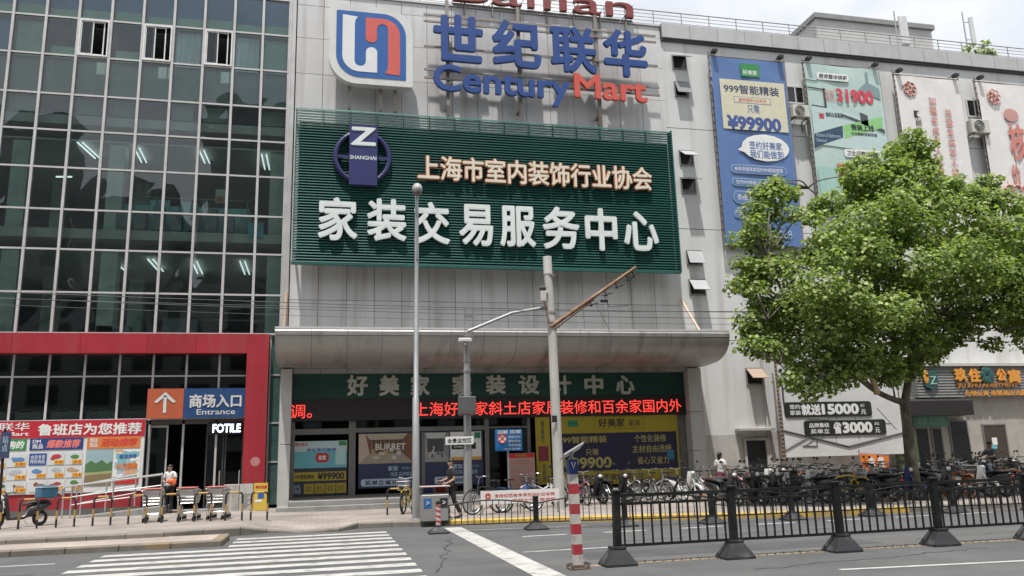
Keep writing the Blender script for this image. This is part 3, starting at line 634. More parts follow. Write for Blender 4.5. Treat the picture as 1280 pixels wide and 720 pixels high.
for px in (560, 650, 748):
    x = P(px, 100, 29.4).x; mb = MB(); mb.box(x - .07, x + .07, 29.4, 29.5, 14.9, 20.0); mb.box(x - .05, x + .05, 29.5, 29.95, 18.2, 18.3); mb.box(x - .05, x + .05, 29.5, 29.95, 15.4, 15.5); mb.build('post', steel_m, t)
# --- red letters on the roof edge
t = thing('rooftop_letters', 'red lowercase letters standing on the roof edge above the blue letters', 'sign', (8, 29.9, 20.2))
n_ = pbox(768, 3, 22, 790, 29.8); l_ = P(566, 0, 29.8).x; xh = n_[3] - n_[2]
letters('Bailian', (l_, n_[1], n_[2], n_[2] + xh * 1.38), 29.85, mat('faded_red_letter', (.21, .035, .03), .5, dirt=((.2, .1, .07), .6, 2, (1, 1, 1))), t, .2, 0)
mb = MB()
for k in range(7):
    x = l_ + .5 + k * (n_[1] - l_ - .8) / 6; mb.tube([(x, 29.85, n_[2]), (x + .2, 30.6, 20.3)], .03, 5); mb.tube([(x - .3, 29.86, n_[2] - .2), (x + .4, 29.86, n_[2] + xh)], .02, 5)
    mb.tube([(x, 29.87, n_[2] - .5), (x, 29.87, n_[2] + .2)], .04, 5)
mb.tube([(l_, 29.86, n_[2] - .05), (n_[1], 29.86, n_[2] - .05)], .035, 5); mb.build('support_frame', steel_m, t)
# --- green louvre board
GL = mat('louvre_green', (.015, .090, .076), .38, .1, var=.12, scale=.7, dirt=((.03, .105, .092), .6, .9, (.6, 1, 1.5)))
t = thing('louvre_board', 'large dark green louvred board with two rows of raised Chinese characters', 'sign', (6.3, 29, 8.75))
mb = MB(); mb.box(-1.1, 13.65, 29.12, 29.16, 8.85, 14.2); mb.build('back_sheet', flat('louvre_back', (.012, .08, .066)), t)
mb = MB(); z = 8.76; k = 0
while z < 14.72:
    mb.loft([[(x, 28.98, z), (x, 29.055, z + .088), (x, 29.065, z + .08), (x, 28.99, z - .010)] for x in (-1.24, 13.78)]); z += .105
mb.build('louvre_slats', GL, t)
mb = MB()
for k in range(16):
    x = -1.22 + k * 14.96 / 15; mb.box(x - .02, x + .02, 29.115, 29.2, 8.72, 14.74)
for k in range(8): mb.box(-1.2 + k * 2.1, -1.12 + k * 2.1, 29.2, 29.95, 9.2, 9.28); mb.box(-1.2 + k * 2.1, -1.12 + k * 2.1, 29.2, 29.95, 14.0, 14.08)
mb.box(-1.26, 13.8, 28.96, 29.1, 8.66, 8.74); mb.box(13.781, 13.83, 28.95, 29.2, 8.7, 14.74); mb.build('louvre_frame', GL, t)
cream = flat('letter_cream', (.68, .62, .50)); rim = flat('letter_rim', (.40, .14, .06)); lw = flat('letter_white', (.66, .70, .68), dirt=((.5, .52, .50), .4, 1.4, (1, 1, 1)))
bx = pbox(522, 194, 225, 813, 28.9); letters('上海市室内装饰行业协会', bx, 28.93, cream, t, .12, .018, rim)
for ch, b4 in zip('家装交易服务中心', ((398, 246, 300, 447), (459, 248, 301, 508), (517, 252, 305, 562), (573, 255, 307, 616), (624, 257, 308, 669), (677, 258, 311, 724), (730, 260, 313, 771), (778, 264, 313, 822))):
    words('letter', ch, pbox(*b4, 28.9), 28.93, lw, t, .10, .026, res=4)
c = P(453, 197, 28.9); r_ = (P(490, 199, 28.9).x - P(416, 195, 28.9).x) / 2; rz = P(453, 160, 28.9).z - c.z
rnavy = flat('ring_navy', (.02, .022, .095), .4)
mb = MB(); mb.torus((c.x, 28.9, c.z), r_ - .1, .1, 'y', 36, 8); mb.box(c.x - r_ + .1, c.x + r_ - .1, 28.86, 28.92, c.z - .06, c.z + .06); mb.build('ring', rnavy, t)
bz = pbox(437, 156, 231, 471.5, 28.8); panel('badge', bz, 28.84, flat('badge_navy', (.02, .022, .115), .4), t, .12)
words('letter', 'Z', pbox(438.5, 158, 181, 470, 28.7), 28.719, lw, t, .03, .03); words('small_lettering', 'SHANGHAI', pbox(437.5, 193.5, 198.5, 470.5, 28.7), 28.719, lw, t, .012, .02)
# --- dark green fascia with spaced characters
t = thing('fascia_sign', 'dark green fascia with widely spaced grey metal characters under the canopy', 'sign', (6.4, 29.9, 3.9))
panel('board', (-1.1, 13.97, 3.905, 4.80), 29.93, flat('fascia_green', (.012, .058, .045), .35, dirt=((.02, .03, .03), .5, .8, (1, 1, 1))), t, .1)
gm = mat('letter_metal', (.52, .54, .48), .4, .2, var=.1)
for ch, x0, x1 in (('好', 434, 460), ('美', 474, 499), ('家', 513, 537), ('家', 565, 590), ('装', 607, 632), ('设', 648, 674), ('计', 690, 714), ('中', 730, 754), ('心', 769, 793)):
    b = pbox(x0, 469, 495 if x0 < 600 else 493, x1, 29.8); words('letter', ch, b, 29.829, gm, t, .05, .035, res=4)
# --- LED ticker
t = thing('led_ticker', 'black moving text display with red glowing characters over the shop windows', 'display', (6.4, 29.9, 3.2))
panel('screen', (-1.1, 13.97, 3.13, 3.90), 29.93, flat('led_black', (.02, .016, .016), .5), t, .12)
lm = mat('led_red', (1.0, .055, .04), .5, emit=1.3, var=.35, scale=9, detail=2)
words('led_text', '调。', pbox(363, 506, 523, 390, 29.8), 29.809, lm, t, .006, 0)
words('led_text', '上海好美家斜土店家居装修和百余家国内外', pbox(518, 503, 520.5, 852, 29.8), 29.809, lm, t, .006, 0)
# --- entrance sign
t = thing('entrance_sign', 'blue and orange entrance sign with a white up arrow over the dark doorway', 'sign', (-4.3, 29.9, 3.3))
bx = pbox(185, 486, 523.5, 309, 29.8); x_ = P(229.5, 500, 29.8).x
panel('blue_board', (x_ + .01, bx[1], bx[2], bx[3]), 29.9, BLU if False else flat('entrance_blue', (.02, .06, .17), .4), t, .1)
panel('arrow_board', (bx[0], x_, bx[2], bx[3]), 29.9, flat('entrance_orange', (.42, .10, .045), .4), t, .1)
a = P(207, 490, 29.79); b = P(207, 516, 29.79); s = P(220, 500, 29.79).x - a.x; w = .05
mb = MB(); mb.box(a.x - w, a.x + w, 29.785, 29.799, b.z, a.z - .12)
for q in (-1, 1): mb.add([(a.x, 29.785, a.z), (a.x + q * s, 29.785, a.z - s * .95), (a.x + q * (s - .08), 29.785, a.z - s * 1.08), (a.x, 29.785, a.z - .16)], [(0, 1, 2, 3)])
mb.build('arrow', PW, t)
words('lettering', '商场入口', pbox(237, 493, 510, 302, 29.8), 29.799, PW, t, .02, .03); words('small_lettering', 'Entrance', pbox(246, 511.5, 518.5, 294, 29.8), 29.799, PW, t, .01, .01)
t = thing('lit_name_sign', 'small glowing white Latin word on black inside the doorway', 'sign', (-3.4, 30.08, 2.9))
bx = pbox(266, 530, 541, 301, 30.05); panel('board', (bx[0] - .15, bx[1] + .02, bx[2] - .06, bx[3] + .06), 30.095, BK, t, .04); words('lettering', 'FOTILE', bx, 30.054, mat('lit_white', (.75, .82, 1), .5, emit=2.2, var=0), t, .01, .03)
# round notice on the red jamb
a = P(319, 577, 29.6); o = MB().lathe([(.16, 0), (.16, -.006)], (a.x, 29.619, a.z), 20, 'y').build('round_sticker', flat('sticker_pink', (.45, .2, .2))); tag(o, 'small round pale sticker on the red jamb right of the doorway', 'sticker')

# --- long poster board left of the doorway
t = thing('promotion_board', 'long red and white promotion board covered in product pictures left of the doorway', 'poster board', (-9.5, 29.9, .93))
Y = 29.84
panel('board', (-14, -5.93, .935, 3.30), 29.99, flat('board_white', (.66, .66, .65), .4), t, .14); panel('red_header', (-14, -5.93, 2.735, 3.30), Y, flat('header_red', (.46, .025, .04), .4), t, .006)
words('heading', '鲁班店为您推荐', pbox(48, 530, 545, 177, Y), Y - .007, W, t, .008, .03); words('shop_name', '世纪联华', (-11.35, -9.48, 2.98, 3.25), Y - .007, W, t, .008, .01); words('shop_name', 'CenturyMart', (-11.35, -9.48, 2.78, 2.95), Y - .007, W, t, .008, .02)
for (x0, x1, y0, y1, m, s, mc, so) in ((-14, 33, 550, 564, GRN, '放心购的', W, 0), (38, 104, 548.5, 563, flat('tab_navy', (.02, .05, .2)), '爆款推荐', flat('tab_pink', (.75, .2, .18)), .25), (109.5, 175.5, 546.5, 561, flat('tab_orange', (.62, .2, .05)), '活动推荐', flat('tab_red', (.6, .06, .04)), .2)):
    bx = pbox(x0, y0, y1, x1, Y); bp = panel('tab', bx, Y, m, t, .006); words('tab_lettering', s, sub(bx, .06 + so, .95, .14, .88), Y - .0065, mc, bp, .005, .04, .18)
    if so: words('tab_note', 'DM\n商品' if so > .22 else '精选\n商品', sub(bx, .05, so, .12, .9), Y - .0065, W, bp, .004, .02)
prod = [flat('product_brown', (.22, .08, .04)), flat('product_red', (.4, .04, .05)), flat('product_green', (.08, .22, .06)), flat('product_blue', (.10, .22, .42)), flat('product_grey', (.4, .42, .44)), flat('product_tan', (.42, .3, .18))]
tagy = flat('price_yellow', (.72, .42, .03)); card = flat('card_pale', (.58, .60, .60))
cells = [(37 + c * 22.5, 567 - c * .6 + r * 16.5, 58 + c * 22.5, 582 - c * .6 + r * 16.5) for r in range(3) for c in range(3)] + [(9, 569 + r * 16.5, 33, 584 + r * 16.5) for r in range(3)] + [(-13, 571 + r * 16.5, 7, 586 + r * 16.5) for r in range(3)]
for k, (x0, y0, x1, y1) in enumerate(cells):
    bx = pbox(x0, y0, y1, x1, Y); cd = panel('product_card', bx, Y, card if k else flat('card_blue', (.03, .09, .3)), t, .004)
    if k == 0:
        words('card_text', '会员专享\n特价商品', sub(bx, .08, .92, .15, .85), Y - .005, W, cd, .003, .01); continue
    mb = MB(); w_ = bx[1] - bx[0]; h_ = bx[3] - bx[2]
    for q in range(3): mb.cur = 0; mb.ell((bx[0] + w_ * RNG.uniform(.3, .7), Y - .006, bx[2] + h_ * RNG.uniform(.5, .72)), w_ * RNG.uniform(.12, .3), .004, h_ * RNG.uniform(.1, .22), 8, 5)
    mb.build('product_picture', prod[k % 6], cd)
    panel('price_tag', sub(bx, .42, .98, .06, .40), Y - .009, tagy, cd, .003); words('price', ['19.8', '9.90', '25.8', '39.0', '5.80'][k % 5], sub(bx, .48, .93, .12, .34), Y - .0125, RED, cd, .003, .02)
def picture(name, box, Y, cols, parent, n=70, sizes=(.03, .12), res_seed=1):
    """a printed picture: coloured patches on one flat sheet, each material one printing ink"""
    rg = np.random.default_rng(res_seed); mb = MB(); mb.cur = 0; mb.box(box[0], box[1], Y - .004, Y, box[2], box[3]); w, h = box[1] - box[0], box[3] - box[2]; m0 = min(w, h)
    for k in range(n):
        mb.cur = 1 + int(rg.integers(0, len(cols) - 1)); sx = m0 * rg.uniform(*sizes) * 1.6; sz2 = m0 * rg.uniform(*sizes)
        x = rg.uniform(box[0] + sx, box[1] - sx); z = rg.uniform(box[2] + sz2, box[3] - sz2); y = Y - .0042 - k * .00004
        p = rg.uniform(-.3, .3) * sz2
        mb.quad((x - sx, y, z - sz2 - p), (x + sx, y, z - sz2 + p), (x + sx, y, z + sz2 + p), (x - sx, y, z + sz2 - p))
    return mb.build(name, cols, parent, fixn=False)
bx = pbox(108, 563, 607, 140, Y); pc = panel('landscape_poster', bx, Y, flat('poster_sky', (.30, .42, .45)), t, .005)
mb = MB(); mb.cur = 0; mb.prism([(bx[0] + (bx[1] - bx[0]) * u, bx[2] + (bx[3] - bx[2]) * v) for u, v in ((0, .3), (1, .38), (1, .68), (.8, .6), (.6, .72), (.4, .62), (.2, .7), (0, .6))], Y - .009, Y - .0055)
mb.cur = 1; mb.prism([(bx[0] + (bx[1] - bx[0]) * u, bx[2] + (bx[3] - bx[2]) * v) for u, v in ((0, 0), (1, 0), (1, .37), (0, .29))], Y - .009, Y - .0055)
mb.cur = 2; mb.prism([(bx[0] + (bx[1] - bx[0]) * u, bx[2] + (bx[3] - bx[2]) * v) for u, v in ((0, .28), (1, .34), (1, .40), (0, .36))], Y - .0095, Y - .0091)
mb.build('hills_picture', [flat('hill_green', (.08, .17, .07)), flat('field_brown', (.22, .17, .09)), flat('field_light', (.35, .36, .16))], pc)
bx = pbox(143, 562, 606, 175, Y); pc = picture('sale_poster', bx, Y, [W, flat('ad_teal', (.2, .42, .45)), LBL, W, flat('ad_peach', (.6, .35, .2))], t, 40, (.05, .16), 5)
words('sale_text', '¥1元换购', sub(bx, .12, .9, .42, .62), Y - .009, ORG, pc, .004, .05); panel('red_strip', sub(bx, .02, .98, .02, .17), Y - .009, RED, pc, .003); words('sale_text', '超值推荐', sub(bx, .2, .85, .74, .86), Y - .009, BLU, pc, .004, .02)

# --- window posters
t = thing('window_poster', 'pale blue and yellow window poster with a red badge in the first shop window', 'poster', (0, 30, .5))
Y = 30.03; bx = pbox(366, 551.5, 621, 434, Y); panel('sheet', bx, Y, flat('poster_dark', (.025, .03, .045)), t, .03); Y -= .031
panel('blue_picture', sub(bx, .01, .99, .50, .99), Y, CYN, t, .004); panel('pale_band', sub(bx, .01, .99, .80, .99), Y - .0045, flat('band_pale', (.45, .58, .58)), t, .003); words('note', '签约有礼', sub(bx, .04, .28, .90, .97), Y - .008, RED, t, .003, .03); panel('green_mark', sub(bx, .84, .98, .90, .98), Y - .0076, GRN, t, .003)
panel('pale_card', sub(bx, .78, .97, .55, .82), Y - .0078, flat('card_mint', (.4, .6, .58)), t, .003); panel('red_badge', sub(bx, .42, .66, .60, .77), Y - .0078, RED, t, .004, .12); words('badge_text', '买贵', sub(bx, .47, .61, .64, .73), Y - .012, W, t, .003, .04); words('note', '现在签约装修', sub(bx, .25, .80, .80, .86), Y - .008, BLU, t, .003, .03)
panel('yellow_strip', sub(bx, .02, .98, .27, .43), Y, YEL, t, .004); words('note', '999智能精装', sub(bx, .06, .40, .31, .39), Y - .0045, BK, t, .003, .02); words('price', '¥99900', sub(bx, .46, .95, .285, .42), Y - .0045, BK, t, .003, .04)
for k in range(4): panel('yellow_box', sub(bx, .22 + k * .195, .40 + k * .195, .04, .22), Y, YEL, t, .004); words('note', '报名\n有礼', sub(bx, .25 + k * .195, .37 + k * .195, .08, .18), Y - .0045, BK, t, .002, 0)
words('note', '好礼\n相送', sub(bx, .03, .17, .05, .21), Y, LBL, t, .003, .01)
t = thing('room_poster', 'wide window poster with room pictures over a navy band in the second shop window', 'poster', (3.5, 30, .5))
Y = 30.03; bx = pbox(448.5, 541.5, 611, 604, Y); panel('sheet', bx, Y, flat('poster_navy', (.028, .038, .085)), t, .03); Y -= .031
wood = flat('room_wood', (.17, .075, .045)); 
def room(name, b, cols, seed):
    mb = MB(); mb.cur = 0; mb.box(b[0], b[1], Y - .004, Y, b[2], b[3]); U = lambda u, v, e=0: (b[0] + (b[1] - b[0]) * u, Y - .0042 - e, b[2] + (b[3] - b[2]) * v)
    mb.cur = 1; mb.quad(U(0, 0), U(1, 0), U(.8, .34), U(.2, .34)); mb.cur = 2; mb.quad(U(0, 1), U(.12, 1), U(.2, .34), U(0, 0)); mb.cur = 3; mb.quad(U(.2, .34, .0002), U(.8, .34, .0002), U(.8, .8, .0002), U(.2, .8, .0002)); mb.cur = 4; mb.quad(U(.12, 1), U(.9, 1), U(.8, .8), U(.2, .8))
    rg = np.random.default_rng(seed)
    for k in range(9): 
        mb.cur = 5 + k % 2; u = rg.uniform(.22, .75); v = rg.uniform(.1, .4); w_ = rg.uniform(.05, .12); h_ = rg.uniform(.06, .16); e = .0004 + k * .0001
        mb.quad(U(u, v, e), U(u + w_, v, e), U(u + w_, v + h_, e), U(u, v + h_, e))
    for k in range(7):
        mb.cur = 6; u = .23 + k * .08; mb.quad(U(u, .42, .002), U(u + .01, .42, .002), U(u + .01, .76, .002), U(u, .76, .002))
    mb.build(name, cols, t, fixn=False)
room('brown_room_picture', sub(bx, 0, .43, .44, .98), [wood, flat('room_rug', (.32, .28, .22)), flat('room_cream', (.48, .38, .3)), flat('room_panel', (.11, .05, .035)), flat('room_ceiling', (.42, .35, .28)), flat('room_sofa', (.5, .48, .44)), flat('room_gilt', (.38, .26, .14))], 3)
room('grey_room_picture', sub(bx, .50, .72, .44, .98), [flat('room_grey', (.22, .22, .22)), flat('room_floor', (.30, .30, .29)), flat('room_wall', (.34, .34, .33)), flat('room_tv', (.06, .06, .07)), flat('room_ceil2', (.5, .5, .49)), flat('room_chair', (.42, .40, .38)), flat('room_dark', (.10, .10, .10))], 8)
words('heading', 'BURRET', sub(bx, .13, .37, .68, .80), Y - .008, flat('letter_silver', (.6, .56, .52)), t, .004, .03)
panel('white_card', sub(bx, .73, .985, .46, .985), Y, W, t, .004); panel('dark_strip', sub(bx, .74, .94, .66, .78), Y - .0045, BK, t, .003); panel('orange_strip', sub(bx, .74, .985, .46, .52), Y - .0045, flat('strip_amber', (.62, .33, .06)), t, .003); panel('green_corner', sub(bx, .93, .98, .86, .97), Y - .0045, flat('corner_green', (.02, .18, .12)), t, .003); words('note', 'Dream Home', sub(bx, .76, .90, .69, .74), Y - .008, W, t, .003, .01)
for u in (.23, .75):
    words('band_lettering', '家装', sub(bx, u, u + .08, .30, .39), Y, LBL, t, .004, .02); words('band_lettering', '惊喜 品牌集结', sub(bx, u + .02, u + .2, .20, .28), Y, LBL, t, .003, .0); words('band_lettering', '设计 施工 主材', sub(bx, u + .11, u + .21, .32, .37), Y, LBL, t, .003, -.005)
panel('pill', sub(bx, .02, .40, .035, .165), Y, flat('pill_blue', (.45, .52, .60)), t, .004, .08); words('pill_text', '买单立省3000', sub(bx, .05, .36, .055, .145), Y - .0045, NAVY, t, .003, .03); panel('pill', sub(bx, .60, .86, .035, .165), Y, flat('pill_blue', (.45, .52, .60)), t, .004, .08); words('pill_text', '立省3000', sub(bx, .62, .84, .055, .145), Y - .0045, NAVY, t, .003, .03)
# --- yellow strip banner and yellow and navy billboard right of the door
t = thing('vertical_banner', 'narrow yellow vertical banner with small characters left of the yellow billboard', 'banner', (8, 29.9, .5))
Y = 29.86; bx = pbox(668.5, 521, 606, 688, Y); panel('sheet', bx, Y, YEL, t, .03); Y -= .031
words('lettering', '家\n装\n节', sub(bx, .38, .62, .62, .94), Y, NAVY, t, .004, .01); panel('red_picture', sub(bx, .15, .85, .34, .56), Y, flat('banner_maroon', (.22, .03, .05)), t, .004); words('lettering', '欢\n迎\n您', sub(bx, .40, .62, .04, .30), Y, NAVY, t, .004, .01)
t = thing('billboard', 'yellow and navy billboard with a yellow price and three lines of characters', 'billboard', (11, 29.9, .5))
Y = 29.88; bx = pbox(689.5, 520, 608, 848.5, Y); panel('yellow_sheet', bx, Y, YEL, t, .04); Y -= .041; nav = sub(bx, .02, .985, .20, .74); panel('navy_field', nav, Y, flat('billboard_navy', (.022, .018, .05)), t, .004)
panel('name_frame', sub(bx, .33, .73, .79, .98), Y, flat('frame_olive', (.2, .16, .02)), t, .003); panel('name_field', sub(bx, .335, .725, .80, .97), Y - .0035, YEL, t, .003)
words('name_lettering', '好美家', sub(bx, .36, .57, .82, .95), Y - .007, BK, t, .004, .02); words('name_lettering', '家装', sub(bx, .60, .70, .83, .92), Y - .007, BK, t, .004, 0); panel('green_mark', sub(bx, .12, .20, .84, .93), Y, flat('mark_green', (.02, .22, .12)), t, .004)
ny = flat('navy_yellow_text', (.42, .37, .13)); Y2 = Y - .0045
words('lettering', '999智能精装', sub(bx, .04, .42, .60, .70), Y2, ny, t, .004, .015); words('lettering', '只需', sub(bx, .25, .35, .42, .51), Y2, ny, t, .004, .01); words('price', '¥99900', sub(bx, .06, .45, .235, .40), Y2, ny, t, .004, .03)
for s, u0, u1, v in (('个性化装修', .64, .90, .59), ('主材自由选择', .62, .94, .44), ('省心又省力', .655, .91, .27)): words('lettering', s, sub(bx, u0, u1, v, v + .11), Y2, ny, t, .004, .012)
words('lettering', '打造您十年不变的家', sub(bx, .10, .60, .06, .15), Y, NAVY, t, .004, .02); panel('blue_sticker', sub(bx, .90, .955, .33, .47), Y2, flat('sticker_blue', (.05, .18, .3)), t, .004)
# --- notice boards
t = thing('notice_board', 'pinkish notice board with a red heading standing by the shop door', 'notice board', (7, 29, .45))
Y = 29.4; bx = pbox(634, 567, 611, 668.5, Y); panel('board', bx, Y, flat('notice_pink', (.42, .26, .22)), t, .05); panel('red_heading', sub(bx, .01, .99, .87, .99), Y - .051, RED, t, .004); words('heading', '告示通知', sub(bx, .32, .70, .89, .97), Y - .056, YEL, t, .003, .01)
mb = MB()
for k in range(11): mb.box(bx[0] + .1, bx[1] - .1 - .1 * (k % 3), Y - .055, Y - .051, bx[2] + .12 + k * .085, bx[2] + .135 + k * .085)
mb.build('small_print', flat('notice_print', (.3, .12, .1)), t)
for x in (bx[0] + .1, bx[1] - .15): mb = MB(); mb.box(x, x + .05, Y, Y + .05, .44, bx[3]); mb.build('leg', steel_m, t)
t = thing('blue_information_sign', 'blue information sign with a red prohibition disc on a thin grey pole', 'sign', (5.6, 25, .13))
Y = 25; bx = pbox(618.5, 537, 564, 652.5, Y); panel('plate', bx, Y, flat('sign_plate_blue', (.02, .16, .42), .35), t, .03)
words('heading', '温馨 提醒', sub(bx, .06, .96, .80, .96), Y - .031, W, t, .003, .01); mb = MB(); cc = ((bx[0] + bx[1]) / 2 - .21, Y - .034, bx[2] + .38); mb.lathe([(.16, 0), (.16, .003)], (cc[0], Y - .034, cc[2]), 20, 'y'); mb.build('disc', W, t); mb = MB(); mb.torus((cc[0], Y - .037, cc[2]), .14, .018, 'y', 20, 5); mb.obox((cc[0], Y - .037, cc[2]), .28, .006, .03, Matrix.Rotation(.8, 3, 'Y')); mb.obox((cc[0], Y - .037, cc[2]), .28, .006, .03, Matrix.Rotation(-.8, 3, 'Y')); mb.build('prohibition_ring', RED, t)
for k, s in enumerate(('非机动车', '请勿停放', '违者拖离')): words('lettering', s, sub(bx, .48, .94, .58 - k * .19, .70 - k * .19), Y - .031, W, t, .003, .01)
words('lettering', '城市管理', sub(bx, .3, .9, .05, .13), Y - .031, W, t, .003, 0); mb = MB(); mb.tube([(5.62, 25.03, .13), (5.62, 25.03, bx[3])], .03, 8); mb.build('pole', mat('pole_galv', (.34, .35, .35), .4, .6), t)
t = thing('white_banner', 'long white banner with red lettering stretched along the pavement bike racks', 'banner', (5.4, 22.5, .13))
Y = 22.4; bx = pbox(600.5, 614, 631, 699, Y); panel('sheet', bx, Y, flat('banner_white', (.66, .65, .63)), t, .02); words('lettering', '请按规范有序停放非机动车辆', sub(bx, .17, .94, .48, .74), Y - .021, RED, t, .003, -.005); words('lettering', '文明出行从我做起', sub(bx, .40, .95, .12, .34), Y - .021, RED, t, .003, -.005)
a = sub(bx, .06, .12, .45, .8); mb = MB(); mb.torus(((a[0] + a[1]) / 2, Y - .022, (a[2] + a[3]) / 2), .06, .02, 'y', 16, 5); mb.build('red_mark', RED, t)
for u in (.02, .5, .98): x = bx[0] + (bx[1] - bx[0]) * u; mb = MB(); mb.tube([(x, Y + .03, .13), (x, Y + .03, bx[3])], .02, 6); mb.build('post', steel_m, t)

# --- four long banners on the plastered wing
def banner(name, label, tl, tr, bl, br_x, Y, m):
    a = P(*tl, Y); b = P(*tr, Y); c = P(*bl, Y); t = thing(name, label, 'banner', ((a.x + b.x) / 2, Y, c.z)); bx = (min(a.x, c.x), b.x, c.z, (a.z + b.z) / 2)
    nx, nz = 14, 26; mb = MB(); vs = []; rg = np.random.default_rng(int(tl[0]))
    ph = rg.uniform(0, 6, 4)
    for j in range(nz + 1):
        for i in range(nx + 1):
            u, v = i / nx, j / nz; d = .035 * math.sin(u * 9 + ph[0] + 3 * v) * v + .03 * math.sin(v * 30 + u * 7 + ph[1]) * max(0, v - .85) / .15 * .8
            vs.append((bx[0] + (bx[1] - bx[0]) * u, Y + .02 + max(-.018, d), bx[2] + (bx[3] - bx[2]) * v))
    mb.add(vs, [(j * (nx + 1) + i, j * (nx + 1) + i + 1, (j + 1) * (nx + 1) + i + 1, (j + 1) * (nx + 1) + i) for j in range(nz) for i in range(nx)]); mb.build('sheet', m, t, smooth='all')
    mb = MB()
    for x in (bx[0] - .05, bx[1] + .04): mb.tube([(x, Y + .08, bx[2] - .1), (x, Y + .08, bx[3] + .25)], .035, 6)
    for k in range(26): z = bx[2] + (bx[3] - bx[2]) * k / 25; mb.box(bx[0] - .09, bx[0] - .01, Y + .02, Y + .06, z, z + .05)
    for z in (bx[3] + .06, bx[2] - .05): mb.tube([(bx[0] - .05, Y + .09, z), (bx[1] + .04, Y + .09, z)], .03, 6)
    mb.build('frame', mat('banner_frame', (.22, .19, .17), .6, .3, dirt=((.3, .2, .14), .7, 4, (1, 1, 1))), t)
    for x in (bx[0] + .05, bx[1] - .35): mb = MB(); mb.box(x, x + .22, Y - .25, Y + .05, bx[3] + .1, bx[3] + .25, .02); mb.tube([(x + .1, Y + .05, bx[3] + .2), (x + .1, 29.98, bx[3] + .25)], .02, 5); mb.build('floodlight', mat('floodlight_black', (.03, .03, .03), .5), t)
    return t, bx
Yb = 29.62; Yt = Yb - .02
bn1 = flat('banner_blue', (.095, .175, .375), .5, dirt=((.08, .15, .33), .5, .6, (1, 1, 1)))
t, bx = banner('hanging_banner', 'tall blue hanging banner with a cream price panel and white speech bubble', (890, 71), (980, 77), (908, 305), 1000, Yb, bn1)
panel('green_mark', pbox(925, 79, 95, 949, Yt), Yt, GRN, t, .006); words('mark_text', '好美家', pbox(928, 87, 93, 946, Yt), Yt - .0065, W, t, .004, .02); panel('cream_panel', pbox(899, 98, 160, 982, Yt), Yt, CRM, t, .006); Yt -= .007
words('lettering', '999智能精装', pbox(904, 104, 115.5, 973, Yt), Yt, flat('banner_text_navy', (.05, .06, .12)), t, .004, .02); bq = pbox(917, 120, 128, 963, Yt); panel('outline_box', bq, Yt, BLU, t, .002); panel('outline_fill', (bq[0] + .02, bq[1] - .02, bq[2] + .02, bq[3] - .02), Yt - .0025, CRM, t, .002); words('small_lettering', '建筑面积100平方', sub(bq, .12, .88, .2, .8), Yt - .005, RED, t, .002, 0)
words('lettering', '只需', pbox(933.5, 131, 141, 949, Yt), Yt, BLU, t, .004, .005); words('price', '¥99900', pbox(908, 143, 161, 976, Yt), Yt, flat('price_blue', (.05, .09, .27)), t, .004, .05)
c = P(957, 185, Yt); mb = MB(); mb.ell((c.x, Yt - .003, c.z), 1.15, .004, .62, 28, 8); mb.add([(c.x - 1.35, Yt - .003, c.z - .15), (c.x - .9, Yt - .003, c.z + .15), (c.x - .9, Yt - .003, c.z - .3)], [(0, 1, 2)]); mb.build('speech_bubble', W, t)
words('lettering', '签约好美家', pbox(936, 176, 186, 977, Yt), Yt - .008, BLU, t, .004, .01); words('lettering', '我们能做到', pbox(937, 187, 197, 979, Yt), Yt - .008, BLU, t, .004, .01)
Yt += .007
for k, (y0, y1, s, wd) in enumerate(((205, 216, '80年李姐家装签约999精装套餐', 1), (222, 232, '签约999精装1元换购全屋家具', 1), (238, 254, '衣柜 橱柜 卫浴 电器', 1), (262, 272, '套餐送全屋净化服务', 1))):
    bq = pbox(913 + k * 1.5, y0, y1, 983 + k * 1.2, Yt); panel('pill_outline', bq, Yt, LBL, t, .004, (bq[3] - bq[2]) * .45); panel('pill_fill', (bq[0] + .025, bq[1] - .025, bq[2] + .025, bq[3] - .025), Yt - .0045, bn1, t, .003, (bq[3] - bq[2] - .05) * .45); words('small_lettering', s, sub(bq, .07, .93, .28, .76), Yt - .008, W, t, .003, .0)
words('lettering', '400-820-6868', pbox(924, 286, 296, 990, Yt), Yt, LBL, t, .004, 0)
# banner 2: pale green kitchen
t, bx = banner('hanging_banner', 'pale green hanging banner with kitchen pictures and a red price', (1008, 80), (1098, 86), (1026, 262), 1106, Yb, flat('banner_mint', (.42, .55, .51), dirt=((.52, .62, .60), .8, .5, (1, 1, 1)))); Yt = Yb - .02
mb = MB(); U = lambda u, v, e=0: (bx[0] + (bx[1] - bx[0]) * u, Yt - .002 - e, bx[2] + (bx[3] - bx[2]) * v)
mb.cur = 0; mb.quad(U(.02, .44), U(.98, .40), U(.98, .62), U(.02, .72)); mb.cur = 1; mb.quad(U(.02, .66, .001), U(.55, .63, .001), U(.97, .52, .001), U(.97, .57, .001)); mb.cur = 2; mb.quad(U(.42, .64, .002), U(.97, .54, .002), U(.97, .57, .002), U(.42, .66, .002))
mb.cur = 3; mb.quad(U(.66, .83), U(.97, .78), U(.97, .86), U(.80, .90)); mb.quad(U(.8, .9), U(.83, .9), U(.83, .97), U(.8, .97))
mb.cur = 2; mb.quad(U(.0, .885, .001), U(.15, .88, .001), U(.15, .873, .001), U(0, .878, .001)); mb.quad(U(.0, .835, .001), U(.22, .825, .001), U(.22, .815, .001), U(0, .825, .001)); mb.quad(U(.20, .83, .001), U(.23, .83, .001), U(.23, .70, .001), U(.20, .70, .001)); mb.quad(U(.03, .71, .001), U(.23, .70, .001), U(.23, .69, .001), U(.03, .70, .001)); mb.quad(U(.66, .60, .004), U(.76, .58, .004), U(.76, .66, .004), U(.66, .68, .004))
